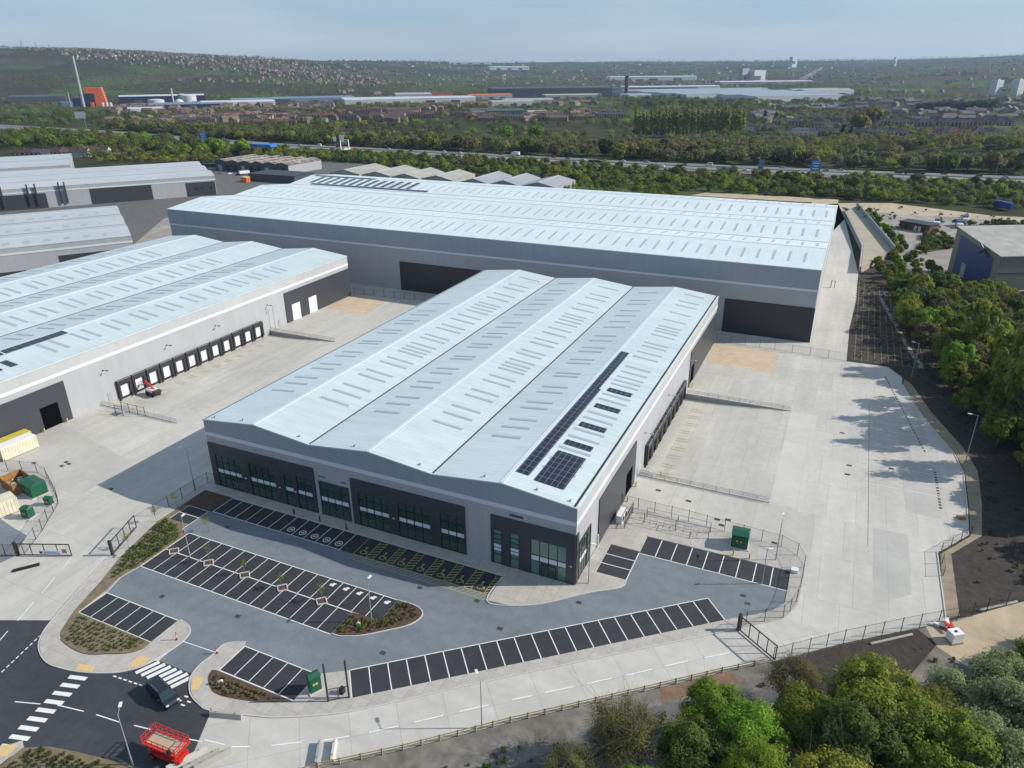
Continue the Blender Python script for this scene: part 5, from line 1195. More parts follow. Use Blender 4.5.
mark = lambda x: ('far left beside the wooded bend' if x < -600 else 'left of the brown roofed unit' if x < -440 else 'beyond the brown roofed unit' if x < -350 else 'behind the mottled sheds' if x < -240 else 'behind the pale grey sheds' if x < -140 else 'beyond the middle of the long warehouse' if x < -40 else 'beyond the right end of the long warehouse' if x < 70 else 'beyond the old yard')
for x, ln, c, k in vs:
    X_, Y_, Z_, a = on_mw(x, ln); side = 'near' if ln < 0 else 'far'
    lane_ = {True: 'slow lane', False: 'fast lane'}[abs(ln) > 11 if ln > 0 else abs(ln) > 11]
    car('%s %s in the %s %s, %s' % (cp[c], k, side, lane_, mark(x)), X_, Y_, a+(math.pi if ln > 0 else 0), paints[c], 4.4 if k == 'car' else 5.4, 1.8 if k == 'car' else 2, 1.5 if k == 'car' else 2.3, 1.1 if k == 'car' else .9, .6 if k == 'car' else .15, Z_, 'vehicles on the motorway', False, name=k, cat=k)
for x, ln, cm, bm_, L_, lab in [(-253,12,'white','white',8,'white box lorry on the far carriageway behind the pale grey sheds'),(-60,-15,'grey','silver',15,'long grey articulated lorry in the near carriageway beyond the warehouse'),
        (-46-120,-14.6,'dark','dark',12,'dark lorry in the near carriageway beyond the middle of the long warehouse'),(70,6,'dark','dark',14,'long dark lorry on the far carriageway beyond the old yard')]:
    X_, Y_, Z_, a = on_mw(x, ln); truck(lab, X_, Y_, a+(math.pi if ln > 0 else 0), paints[cm], paints[bm_], L_, 3.7, Z_, 'vehicles on the motorway')
# signs over / beside the motorway
def sign(label, x, y, z, rz, w_, h, m, legs, back=False, base=None):
    g = hgt(x, y) if base is None else base
    r = thing('road_sign', label, 'road sign', (x,y,g), rz); q = MB(); q.box(-w_/2,-.15,z,w_/2,0,z+h); p = q.build('sign_panel', m, r)
    if m is M['bluesign']:
        q = MB()
        for k, l in enumerate((.62,.5,.7)): q.box(-w_*l/2,-.17,z+h*(.2+.25*k),w_*l/2,-.151,z+h*(.2+.25*k)+h*.1)
        q.box(-w_*.47,-.17,z+h*.04,w_*.47,-.152,z+h*.06); q.box(-w_*.47,-.17,z+h*.94,w_*.47,-.152,z+h*.96); q.build('lettering', M['white'], p)
    for s in legs: q = MB(); q.box(s-.15,-.0,0,s+.15,.25,z+h*.8); q.build('post', M['galv'], r)
    return r
sign('tall blue motorway sign behind the two pale warehouses', -602,512,6,R_(20),7.5,8.5,M['bluesign'],(-2.6,2.6))
sign('blue motorway sign seen beyond the right end of the long warehouse', 4,497,4.5,R_(8),6.5,7.5,M['bluesign'],(-2.5,2.5))
sign('small dark blue sign panel beside the motorway hedge', -34,499,3.5,R_(0),4,7.5,M['shed_blue'],(-1,1))
sign('white sign back above the woods at the far left', -905,600,16,R_(15),15,8,M['white'],(5.5,))
for i, x in enumerate((-470,-461)): sign('small white sign, %s of the pair beside the gantry' % ('left' if i == 0 else 'right'), x, 562, 5, 0, 5.5-1.5*(i == 0), 6.5-2*(i==0), M['white'], (0,))
r = thing('sign_gantry', 'white steel sign gantry spanning the near lanes above a red lorry', 'gantry', (-425,519,.4)); q = MB(); q.box(-6,0,0,-5.4,.8,10.5); q.box(3.6,0,0,4.2,.8,10.5); q.build('leg', M['white'], r); q = MB(); q.box(-6,0,10.5,4.2,.8,11.1); q.box(-6,.01,8.7,4.2,.7,9.1); q.build('beam', M['white'], r)
truck('red flat lorry passing under the white gantry', -424,524,0.9+math.pi*0,M['red'],M['white'],11,3.0,.5)
for i, (x, y, h_) in enumerate([(-412,560,20),(-395,565,9),(-368,562,10),(-1020,640,20),(-745,622,9),(122,541,11),(-182,560,13)]):
    lamp('slim light column beside the motorway, %s' % ['the tallest, behind the gantry','short one right of the gantry','another short one right of the gantry','in the woods at the far left','above the trees left of the blue sign','opposite the old yard','behind the hedge left of the poplars'][i], x, y, h_, 1.6, hgt(x,y))
r = thing('petrol_canopy', 'bright blue flat canopy beside the motorway above the brown roofed unit', 'canopy', (-500,470,0)); q = MB(); q.box(0,0,7,26,9,9.4); q.build('canopy_roof', M['bluesign'], r)
for x in (3,23): q = MB(); q.box(x,4,0,x+.6,4.6,7); q.build('post', M['galv'], r)
q = MB(); q.box(-14,0,7.5,-.1,8,9.2); q.build('dark_fascia', M['shed_navy'], r)
# parked cars around the car yard and the estate road
k = 0
lots = []
for j in range(7): lots.append((-455+4.2*j*2.1, 352-.2*j, 1.6))
for j in range(6): lots.append((-470+7.5*j, 338, 1.6))
for j in range(5): lots.append((-452+9*j, 318-4*j, .9))
cc = ['white','dark','silver','redcar','grey','white','navy','dark','white']
pos_words = ['first','second','third','fourth','fifth','sixth','seventh']
for j, (x, y, a) in enumerate(lots):
    row, idx_ = ('against the brown roofed unit', j) if j < 7 else ('in the middle row of the car yard', j-7) if j < 13 else ('in the row nearest the long warehouse', j-13)
    c = cc[j % 9]; car('%s car parked %s, %s from the left' % (cp[c], row, pos_words[idx_]), x, y, a, paints[c], z=0, group='cars parked in the car yard', detail=False)
truck('white tanker van parked in front of the brown roofed unit', -398,353,1.2,paints['white'],paints['white'],8,3.2)
truck('dark covered trailer at the left end of the brown roofed unit', -452,372,.3,None,paints['dark'],14,4.2,cat='trailer',name='trailer')
truck('white flat topped trailer beside the small orange box', -396,300,.2,None,paints['white'],16,1.6,cat='trailer',name='trailer')
r = thing('orange_cabin', 'small orange cabin behind the left end of the long warehouse', 'cabin', (-372,322,0)); q = MB(); q.box(0,0,0,5,4,3.4); q.build('wall', M['orange'], r); q = MB(); q.box(-.1,-.1,3.4,5.1,4.1,3.6); q.build('roof', M['offwhite'], r)
truck('blue curtain sided trailer parked at the far right of the old yard', 109,402,-1.0,None,mat('trailer_blue',(.03,.05,.24),.5),13,4.3,cat='trailer',name='trailer')
for x, y, a, lb in ((72,337,1.4,'white and blue tractor unit nearest the brick hut'),(82,336,1.7,'white and blue tractor unit in the middle of the old yard'),(86,352,1.7,'white and blue tractor unit parked behind the middle one')):
    truck(lb, x, y, a, paints['bluecar'], paints['white'], 6.5, 2.2)

# ------------------------------------------------------------------ vegetation
def np_mesh(name, V, F4, m, smooth=False):
    me = bpy.data.meshes.new(name); V = np.asarray(V, np.float32); F4 = np.asarray(F4, np.int32); nf, k = F4.shape
    me.vertices.add(len(V)); me.vertices.foreach_set('co', V.ravel()); me.loops.add(nf*k); me.loops.foreach_set('vertex_index', F4.ravel())
    me.polygons.add(nf); me.polygons.foreach_set('loop_start', np.arange(0, nf*k, k, dtype=np.int32)); me.polygons.foreach_set('loop_total', np.full(nf, k, np.int32))
    me.update(calc_edges=True); me.validate(); me.materials.append(m); return me
def leaf_quads(P, Nn, size, rng):
    """one small bent leaf-clump quad at every point, facing roughly along Nn"""
    n = len(P); Nn = Nn + rng.normal(0, .38, (n,3)); Nn /= np.linalg.norm(Nn, axis=1)[:,None]+1e-9
    t = rng.normal(0, 1, (n,3)); a = np.cross(Nn, t); a /= np.linalg.norm(a, axis=1)[:,None]+1e-9; b = np.cross(Nn, a)
    s = size*rng.uniform(.55, 1.35, (n,1)); u = rng.uniform(.5, 1.0, (n,1))
    V = np.stack([P-a*s, P-b*s*u, P+a*s, P+b*s*u], 1).reshape(-1, 3); F_ = np.arange(4*n).reshape(n, 4); return V, F_
def crown_points(rng, n, rx, rz, cz, lobes, shape='round', shell_=.75, lr=(.26,.46)):
    """lumpy crown: lobes scattered through an envelope, points near each lobe's surface"""
    C = []
    while len(C) < lobes:
        p = rng.uniform(-1, 1, 3)
        if np.linalg.norm(p) > 1: continue
        if shape == 'round': q = p*np.array([rx, rx, rz])*.74
        elif shape == 'tall': q = p*np.array([rx*.55, rx*.55, rz*.92])
        else:
            k = .25+.75*(1-(p[2]+1)/2); q = np.array([p[0]*rx*k*.8, p[1]*rx*k*.8, p[2]*rz*.9])
        C.append(q)
    C = np.array(C); rr = rng.uniform(lr[0], lr[1], lobes)*(rx if shape != 'tall' else rx*.9)
    if shape == 'cone': rr *= (.35+.65*(1-(C[:,2]/rz+1)/2))
    li = rng.integers(0, lobes, n); d = rng.normal(0, 1, (n,3)); d /= np.linalg.norm(d, axis=1)[:,None]
    rad = rr[li]*(shell_+(1-shell_)*rng.random(n)**.5)*(1+.25*np.sin(5*d[:,0]+li)*np.sin(4*d[:,1]+2*li))
    P = C[li]+d*rad[:,None]*np.array([1,1,.85]); P[:,2] += cz
    Nn = d*.75+np.array([.12,.0,.5])*1.0+ (P-[0,0,cz])/np.linalg.norm([rx,rx,rz])*.5
    keep = P[:,2] > .25; return P[keep], Nn[keep], C+[0,0,cz], rr
def tree_proto(name, seed, n, leaf, rx, rz, cz, lobes, m, bark, shape='round', twigs=0, twig_m=None, shell_=.75, trunk_r=.22, lr=(.26,.46)):
    rng = np.random.default_rng(seed); P, Nn, C, rr = crown_points(rng, n, rx, rz, cz, lobes, shape, shell_, lr)
    V, F_ = leaf_quads(P, Nn, leaf, rng); cm = np_mesh('crown', V, F_, m)
    mb = MB(); top = cz+rz*(.2 if shape == 'round' else .7); nseg = 4; prev = Vector((0,0,-.3))
    for k in range(nseg):
        q = Vector((rng.normal(0,.12), rng.normal(0,.12), top*(k+1)/nseg)); mb.tube(prev, q, trunk_r*(1-.2*k), trunk_r*(1-.2*(k+1)), 6, False); prev = q
    for c in C[:min(len(C), 16)]:
        z0 = max(.6, min(top*.9, c[2]-np.hypot(c[0],c[1])*.8)); mb.tube((0,0,z0), tuple(c), trunk_r*.4, trunk_r*.12, 4, False)
    if twigs:
        for k in range(twigs):
            c = C[rng.integers(0,len(C))]; e = c+rng.normal(0,1,3)*np.array([rx,rx,rz])*.32; mb.tube(tuple(c), tuple(e), trunk_r*.10, trunk_r*.03, 3, False)
    t = bpy.data.meshes.new('trunk'); t.from_pydata(mb.v, [], mb.f); t.update(); t.materials.append(bark)
    return cm, t
LM = dict(
  olive=leaf_mat('leaf_olive', [(.135,.175,.026),(.215,.26,.034),(.29,.33,.05)]),
  bright=leaf_mat('leaf_bright', [(0.109,0.198,0.022),(0.191,0.320,0.030),(0.273,0.410,0.048)]),
  silver=leaf_mat('leaf_silver', [(0.154,0.209,0.094),(0.242,0.303,0.143),(0.330,0.380,0.198)], rnd=.12),
  brown=leaf_mat('leaf_brown', [(0.125,0.113,0.056),(0.180,0.164,0.074),(0.218,0.211,0.094)]),
  dark=leaf_mat('leaf_dark', [(0.018,0.036,0.014),(0.032,0.057,0.020),(0.051,0.079,0.029)]),
  mid=leaf_mat('leaf_mid', [(0.071,0.108,0.024),(0.120,0.172,0.033),(0.172,0.224,0.051)]),
  golden2=leaf_mat('leaf_golden_sparse', [(0.149,0.149,0.045),(0.224,0.224,0.053),(0.284,0.269,0.075)]),
  golden=leaf_mat('leaf_golden', [(0.156,0.130,0.039),(0.221,0.182,0.058),(0.260,0.221,0.078)]),
  pink=leaf_mat('leaf_pink', [(.16,.09,.10),(.24,.15,.17)]),
  poplar=leaf_mat('leaf_poplar', [(0.228,0.263,0.053),(0.333,0.369,0.070),(0.420,0.420,0.105)], rnd=.12))
TREES = []     # (proto key, x, y, z, scale, rz, label, group, name)
PR = {}
def put_tree(key, x, y, s, label, group, name='tree', z=None, rz=None, cat='tree', sz=None):
    z = hgt(x, y)+.02 if z is None else z; cm, tm = PR[key]
    r = thing(name, label, cat, (x,y,z), random.uniform(0,6.28) if rz is None else rz, group); r.scale = (s, s, s*(sz or random.uniform(.88,1.12)))
    for nm, me_ in (('trunk', tm), ('crown', cm)):
        o = bpy.data.objects.new(nm, me_); COL.objects.link(o); o.parent = r
    return r
# near trees: real leaf clumps about 20 cm across
for k, (m, sh) in enumerate((('olive',.45),('olive',.45),('bright',.5),('silver',.45),('mid',.45))):
    PR['near_%d' % k] = tree_proto('t', 40+k, 42000, .12, 5.3, 5.1, 6.6, 150, LM[m], M['bark'], 'round', 260, shell_=sh*.75, lr=(.10,.27))
PR['bare'] = tree_proto('t', 61, 15000, .085, 4.4, 4.0, 5.6, 70, LM['golden2'], M['bark_pale'], 'round', 1100, shell_=.25, lr=(.16,.34))
for k, m in enumerate(('olive','bright','mid','brown','dark','golden','pink','mid')):
    PR['belt_%s' % (m+str(k) if m+'x' in PR else m)] = tree_proto('t', 70+k, 14000, .19, 4.1, 4.3, 5.4, 70, LM[m], M['bark'], 'round', 160, shell_=.4, lr=(.13,.30))
for k, m in enumerate(('olive','mid','brown','dark','bright','golden','pink')):
    PR['far_%s' % m] = tree_proto('t', 90+k, 2200, .46, 4.2, 3.9, 4.6, 34, LM[m], M['bark'], 'round', 30, shell_=.5, lr=(.16,.38))
    PR['far2_%s' % m] = tree_proto('t', 190+k, 2000, .48, 4.8, 3.2, 4.0, 30, LM[m], M['bark'], 'round', 30, shell_=.5, lr=(.14,.36))
PR['poplar'] = tree_proto('t', 120, 3200, .5, 3.0, 12.5, 14, 34, LM['poplar'], M['bark_pale'], 'tall', 40)
PR['conifer'] = tree_proto('t', 121, 2400, .4, 3.2, 7.0, 7.4, 34, LM['dark'], M['bark'], 'cone', 0)
PR['sapling'] = tree_proto('t', 130, 170, .08, .8, 1.2, 2.4, 12, LM['olive'], M['bark_pale'], 'round', 40, shell_=.5, trunk_r=.045)
PR['shrub'] = tree_proto('t', 131, 260, .09, .5, .38, .38, 8, LM['mid'], M['bark'], 'round', 0, trunk_r=.03)
PR['shrub_r'] = tree_proto('t', 132, 220, .09, .42, .3, .3, 8, LM['brown'], M['bark'], 'round', 0, trunk_r=.03)
# bottom right trees
NEAR = [('near_0',41.5,-15,1.32,'largest olive green tree in the foreground, centre of the near group'),('near_1',46.8,-12.5,1.02,'olive tree touching the right side of the largest near tree'),('near_1',35.4,-18.5,.98,'olive tree low on the left side of the largest near tree'),
 ('near_4',40,-22,1.2,'mid green tree below the largest near tree'),('near_0',48,-19,1.25,'olive tree at the bottom edge between the largest near tree and the silvery ones'),
 ('near_2',24.8,-21.2,.92,'bright green tree at the bottom, the upper of the bright ones'),('near_2',29.2,-24.2,.92,'bright green tree at the bottom, lower right of the bright ones'),('near_4',24,-28,.95,'dull green tree between the thin leafed one and the bright ones'),
 ('near_2',31,-30,.95,'bright green tree cut by the bottom edge'),('bare',16.2,-28.8,1.15,'thin leafed yellowish tree whose branches show, leftmost of the near trees'),('bare',33.2,-11.5,.95,'sparse golden tree between the bright green and the largest olive one'),('bare',12,-34.5,.85,'thin leafed tree at the bottom edge, left end of the near group'),
 ('near_3',51.6,-8,1.0,'pale silvery green tree touching the largest near group, upper left of the silvery ones'),('near_3',56,-3.2,.9,'silvery green tree nearest the sandy track'),('near_3',57,-10,1.15,'silvery green tree below the one nearest the sandy track'),('near_3',53,-16.5,1.1,'silvery green tree at the bottom edge'),
 ('near_4',61.5,2.5,.95,'dark green tree at the right edge below the sandy track'),('near_4',66,9,.85,'small dark tree on the right edge above the other dark one'),('near_4',62.5,-5,1.1,'dark green tree in the lower right corner'),('near_0',69,15,.65,'small olive tree on the right edge beside the sandy track'),
 ('near_2',20,-36.5,.9,'bright green tree at the very bottom edge, left one'),('near_0',38,-30,1.15,'olive tree at the very bottom edge, below the centre of the near group')]
for k, x, y, s, lb in NEAR: put_tree(k, x, y, s, lb, 'trees in the foreground', z=-.05)
# saplings and shrubs in the car park
for x, y, lb in ((-65,-19.4,'sapling in the leftmost tree pit of the central bays'),(-57.2,-19.4,'sapling in the second tree pit from the left'),(-49.4,-19.4,'sapling in the middle tree pit of the central bays'),(-41.7,-19.4,'sapling in the fourth tree pit from the left'),(-34.1,-19.4,'sapling in the rightmost tree pit of the central bays'),
        (-72.6,-21.9,'light green sapling by the open gate leaf beside the left bed'),(-74.8,-14.2,'light green sapling at the end of the standing gate leaf'),(-75.2,-9.4,'light green sapling beside the fence left of the car park'),(-63.9,-12.7,'light green sapling at the front edge of the central bays')):
    put_tree('sapling', x, y, 1., lb, 'young trees in the car park', 'sapling', z=.05)
def scatter_in(poly, n, rng):
    xs = [p[0] for p in poly]; ys = [p[1] for p in poly]; out = []
    while len(out) < n:
        x, y = rng.uniform(min(xs), max(xs)), rng.uniform(min(ys), max(ys)); c = False; j = len(poly)-1
        for i in range(len(poly)):
            if (poly[i][1] > y) != (poly[j][1] > y) and x < (poly[j][0]-poly[i][0])*(y-poly[i][1])/(poly[j][1]-poly[i][1])+poly[i][0]: c = not c
            j = i
        if c: out.append((x, y))
    return out
def merge_stuff(name, key_list, pts, zf, srange, rng, cap=None, label=None):
    """ground cover that nobody would count: one merged mesh per kind of leaf"""
    by = {}
    for (x, y) in pts:
        k = key_list[rng.integers(0, len(key_list))]; by.setdefault(k, []).append((x, y))
    out = []
    for k, pp in by.items():
        cm = PR[k][0]; nv = len(cm.vertices); v = np.empty(nv*3, np.float32); cm.vertices.foreach_get('co', v); v = v.reshape(-1, 4, 3)
        if cap and len(v) > cap: v0 = v
        VV = []
        for (x, y) in pp:
            vv = v
            if cap and len(v) > cap: vv = v[rng.choice(len(v), cap, replace=False)]; 
            s = rng.uniform(*srange); t = rng.uniform(0, 6.28); c, s_ = math.cos(t), math.sin(t)
            sx = s*rng.uniform(.85,1.2); w = vv.reshape(-1,3)
            VV.append(np.stack([(w[:,0]*c-w[:,1]*s_)*sx+x, (w[:,0]*s_+w[:,1]*c)*sx+y, w[:,2]*s+zf(x,y)], 1))
        VV = np.concatenate(VV); me_ = np_mesh(name, VV, np.arange(len(VV)).reshape(-1,4), cm.materials[0])
        o = bpy.data.objects.new(name, me_); COL.objects.link(o); kind(o, 'stuff'); out.append(o)
    return out
r0 = np.random.default_rng(5)
def rows(poly, dx, dy, rng, ang=0):
    out = []; xs = [p[0] for p in poly]; ys = [p[1] for p in poly]
    for x in np.arange(min(xs), max(xs), dx):
        for y in np.arange(min(ys), max(ys), dy): out.append((x+rng.normal(0,.1), y+rng.normal(0,.1)))
    res = []
    for x, y in out:
        c = False; j = len(poly)-1
        for i in range(len(poly)):
            if (poly[i][1] > y) != (poly[j][1] > y) and x < (poly[j][0]-poly[i][0])*(y-poly[i][1])/(poly[j][1]-poly[i][1])+poly[i][0]: c = not c
            j = i
        if c: res.append((x, y))
    return res
merge_stuff('bed_planting', ['shrub'], rows([(-74.2,-13),(-69.3,-14.2),(-67.3,-16),(-67.3,-25),(-68.4,-29),(-72,-22.5)],.75,.75,r0), lambda x,y:.12, (.5,.85), r0)
merge_stuff('bed_planting', ['shrub','shrub_r'], rows([(-65.3,-36.9),(-51.3,-36.9),(-52.2,-38.9),(-55,-40.6),(-60.5,-41.6),(-62.8,-40.6)],.75,.75,r0), lambda x,y:.13, (.45,.75), r0)
merge_stuff('bed_planting', ['shrub_r'], rows([(-37.6,-37),(-26.2,-36.9),(-30,-38.3),(-34,-39.3),(-37,-38.8)],.62,.62,r0), lambda x,y:.13, (.6,.95), r0)
merge_stuff('bed_planting', ['shrub_r','shrub_r','shrub'], rows([(-27.9,-24.2),(-27.9,-20),(-23,-19.8),(-23,-15),(-20.3,-14.8),(-19,-16.5),(-21.8,-20.4),(-24.5,-22.5)],.62,.62,r0), lambda x,y:.12, (.5,.85), r0)
merge_stuff('bed_planting', ['shrub'], rows([(-49.8,-56),(-47.8,-54.6),(-44,-53.9),(-37,-52.6),(-34.5,-53.5),(-35,-62),(-49.8,-62)],.8,.8,r0), lambda x,y:.12, (.5,.8), r0)
merge_stuff('weeds', ['shrub','shrub_r','shrub_r'], scatter_in([(-22,-53),(24,-13),(50,9),(60,0),(20,-45),(-10,-70)], 260, r0), lambda x,y:-.05, (.4,1.3), r0)
merge_stuff('weeds', ['shrub_r','shrub_r','shrub'], scatter_in([(56,24),(60,42),(63,60),(58,90),(53,118),(66,112),(76,62),(80,40),(66,27)], 170, r0), lambda x,y:-.05, (.35,1.1), r0)
# the belt of trees on the right
cnt = 0
belt = [(43.5,234),(46.5,195),(50.5,156),(58.5,110),(64.5,84),(71,56),(92,44),(104,70),(108,110),(104,160),(84,200),(66,222),(58,250),(52,262)]
used = []
rb = random.Random(12)
cands = scatter_in(belt, 2500, np.random.default_rng(21))
for x, y in cands:
    if all((x-a)**2+(y-b)**2 > 21 for a, b in used): used.append((x, y))
    if len(used) >= 185: break
used += [(77,43),(79.5,36.5),(84,40),(72.5,50),(75,60),(71.5,63),(82,50)]; used.sort(key=lambda p: p[1])
names = {'olive':'olive green','bright':'bright fresh green','mid':'mid green','brown':'brownish barely leafed','dark':'dark green'}
for x, y in used:
    m = rb.choices(['mid','olive','bright','brown','olive'], [3,4,3,3,3])[0]
    edge = x-(47 if y > 200 else 62 if y > 150 else 70)
    s = rb.uniform(.85,1.25) if y < 195 else rb.uniform(.45,.7)
    put_tree('belt_%s' % m, x, y, s, '%s tree in the dense belt right of the yard' % names[m], '%s trees in the belt right of the yard' % names[m].replace(' barely leafed',''), 'tree')
PR['belt_sparse'] = tree_proto('t', 88, 3000, .26, 4.2, 4.6, 6.4, 40, LM['olive'], M['bark_pale'], 'round', 260, shell_=.3, lr=(.14,.3))
for x, y, s_, lb in ((71,84,1.5,'nearest but one'),(73.5,96,1.6,'third from the near end'),(70,104,1.35,'fourth from the near end'),(75,72,1.4,'nearest of them'),(66,124,1.35,'farthest of them'),(77,90,1.5,'set back behind the others')):
    put_tree('belt_sparse', x, y, s_, 'tall thin leafed tree rising above the right hand belt, %s' % lb, None, 'tree', sz=1.6)
for x, y in scatter_in([(50,256),(34,366),(40,370),(47,330),(58,262)], 44, np.random.default_rng(3)):
    put_tree('belt_bright' if rb.random() < .45 else 'belt_mid', x, y, rb.uniform(.3,.5), 'low green bush growing along the wall of the raised slab', 'bushes along the raised slab', 'bush', cat='bush')
# hedges of trees each side of the motorway
def line_trees(lo, x0, x1, y_of, depth, n, keys, srange, where, seed, mind=4.5, name='tree'):
    rg = random.Random(seed); us = []; tries = 0
    while len(us) < n and tries < n*40:
        tries += 1; x = rg.uniform(x0, x1); y = y_of(x)+rg.uniform(0, depth)
        if all((x-a)**2+(y-b)**2 > mind**2 for a, b in us): us.append((x, y))
    for x, y in us:
        k = rg.choice(keys); c = {'olive':'olive green','bright':'bright green','mid':'mid green','brown':'brown leafless','dark':'dark green','golden':'golden'}[k]
        put_tree((rg.choice(('far_','far2_')))+k, x, y, rg.uniform(*srange), '%s %s %s' % (c, name, where), '%s, %s' % (c, where), name, cat=name)
near_edge = lambda x: float(np.interp(x, [-1700,-857,-540,-350,-130,0,136,420], [596,562,515,508,497,500,508,532]))
line_trees(0, -330, 190, lambda x: near_edge(x)-(88 if x > -60 else 84), 80, 60, ['olive','mid','bright','mid','olive'], (.75,1.15), 'in the hedge on the near side of the motorway', 31, 6.5)
# far side belt, poplars, conifers : individuals
far_edge = lambda x: float(np.interp(x, [-1700,-857,-540,-350,-130,0,136,420,1000], [660,612,566,558,544,548,557,584,650]))
line_trees(0, -520, 330, lambda x: far_edge(x)+3, 26, 48, ['brown','brown','olive','brown','mid','dark'], (1.4,2.1), 'in the wood on the far side of the motorway', 32, 8)
for i in range(30):
    t = i/29; x = -205+ 112*t; y = 770+44*t+random.uniform(-3,3)
    put_tree('poplar', x, y, random.uniform(1.12,1.32), 'tall slim poplar in the row beyond the motorway', 'poplars in a row beyond the motorway', 'poplar_tree')
for x, y, s in ((-150,1010,1.3),(-122,1020,1.1),(-95,1030,1.4),(-80,1032,1.3),(-215,990,1.1),(20,800,1.2),(12,806,1.4)):
    put_tree('conifer', x, y, s, 'dark pointed conifer beyond the poplar row', 'dark conifers beyond the poplars', 'conifer_tree')
for k, (x, y, s, key, lb) in enumerate([(-130,597,1.9,'far_dark','big dark evergreen in the wood below the poplars'),(-145,600,1.7,'far2_dark','second dark evergreen below the poplars, the left one'),(28,880,3.0,'far_golden','large golden tree beyond the houses on the right'),
      (38,1010,3.4,'far2_golden','largest golden brown tree right of the big white sheds'),(-520,450,1.8,'far_bright','bright green tree behind the upper left warehouse, left one'),(-500,462,1.9,'far2_bright','bright green tree behind the upper left warehouse, right one'),
      (-300,700,2.2,'far_bright','bright green tree in front of the brick terraces'),(-330,690,1.8,'far_bright','second bright green tree in front of the brick terraces')]):
    put_tree(key, x, y, s, lb, None)
# ------------------------------------------------------------------ houses
def house_mesh(seed, L_=8.5, W_=8, e=5.2, r_=8.2):
    wl = MB(); wl.box(-L_/2,-W_/2,-1,L_/2,W_/2,e); n = len(wl.v)
    wl.v += [(-L_/2,-W_/2,e),(-L_/2,W_/2,e),(-L_/2,0,r_-.1),(L_/2,-W_/2,e),(L_/2,W_/2,e),(L_/2,0,r_-.1)]; wl.f += [(n,n+2,n+1),(n+3,n+4,n+5)]
    rf = MB(); o = .35
    rf.quad((-L_/2-.2,-W_/2-o,e-.25),(L_/2+.2,-W_/2-o,e-.25),(L_/2+.2,0,r_),(-L_/2-.2,0,r_)); rf.quad((-L_/2-.2,0,r_),(L_/2+.2,0,r_),(L_/2+.2,W_/2+o,e-.25),(-L_/2-.2,W_/2+o,e-.25))
    ch = MB(); ch.box(-L_/2+.3,-.45,r_-1.2,-L_/2+1.3,.45,r_+1.1)
    wn = MB()
    for s in (-1,1):
        for x in (-2.4,1.6):
            for z in (.9,3.3): a, b = sorted((s*(W_/2+.02), s*(W_/2+.05))); wn.box(x,a,z,x+1.4,b,z+1.3)
    return wl, rf, ch, wn
def mkmesh(mb, m, nm='m'):
    me_ = bpy.data.meshes.new(nm); me_.from_pydata(mb.v, [], mb.f); me_.update(); me_.materials.append(m); return me_
HP = []
for wm, rm in (('brick','tile_red'),('brick','tile_grey'),('render','tile_grey'),('brick_pale','tile_red'),('brick','tile_grey'),('render','tile_red')):
    wl, rf, ch, wn = house_mesh(0); HP.append((mkmesh(wl, M[wm], 'wall'), mkmesh(rf, M[rm], 'roof'), mkmesh(ch, M['brick'], 'chimney'), mkmesh(wn, M['shed_white'], 'window'), {'brick':'brick','render':'white rendered','brick_pale':'pale brick'}[wm], {'tile_red':'red tiled','tile_grey':'grey roofed'}[rm]))
HPOS = []
def street(x, y, ang, n, kinds, pitch=8.5, jit=.4, seed=0):
    rg = random.Random(int(x*3+y*7)+seed)
    for k in range(n):
        px_, py_ = x+math.cos(ang)*pitch*k, y+math.sin(ang)*pitch*k
        HPOS.append((px_+rg.uniform(-jit,jit), py_+rg.uniform(-jit,jit), ang, rg.choice(kinds)))
rg = random.Random(77)
# brick terraces left of centre and middle
for j in range(13): street(-900+rg.uniform(-30,30)+62*j*.0, 0, 0, 0, [0])
def at(px_, py_):
    """ground point seen at a picture position, used once to lay streets out on the map"""
    d = Fv*726.8+Rv*(px_-512)-Uv*(py_-384); t = -75/d.z; return CAM.x+d.x*t, CAM.y+d.y*t
for (px_, py_, n, a, kinds) in [(150,125,12,.45,[0,1,0]),(175,118,14,.45,[0,1]),(205,122,13,.42,[0,1,2]),(230,116,14,.45,[0,1]),(245,127,9,.45,[0,0,3]),(262,120,12,.4,[0,1,0]),(280,113,12,.45,[0,1,2]),(300,121,10,.4,[0,0,1]),
        (325,116,12,.4,[0,3,1]),(350,122,9,.35,[0,1,4]),(375,114,10,.4,[0,3]),(395,120,8,.4,[0,1]),(425,118,9,.35,[1,0]),(470,120,8,.4,[4,0,2]),(500,122,9,.3,[1,4,0]),(520,115,8,.35,[0,4]),(552,121,8,.3,[1,4]),(575,113,9,.3,[1,2,0]),(600,118,5,.3,[1,4]),
        (740,132,5,.1,[1,2]),(775,127,6,.1,[1,4]),(790,136,7,.05,[2,1]),(815,130,8,.05,[1,4,2]),(845,137,8,.0,[1,4]),(870,127,9,.0,[1,1,2]),(885,136,8,-.05,[2,5,3]),(925,127,8,-.05,[1,4,1]),(935,136,8,-.05,[5,2,1]),(800,120,9,.1,[1,4]),(970,126,6,-.1,[1,4]),(20,158,8,.5,[0,2,1]),(60,156,6,.5,[0,2])]:
    x, y = at(px_, py_); street(x, y, a, n, kinds)
HPOS.sort(key=lambda h: (h[0]-CAM.x)**2+(h[1]-CAM.y)**2)
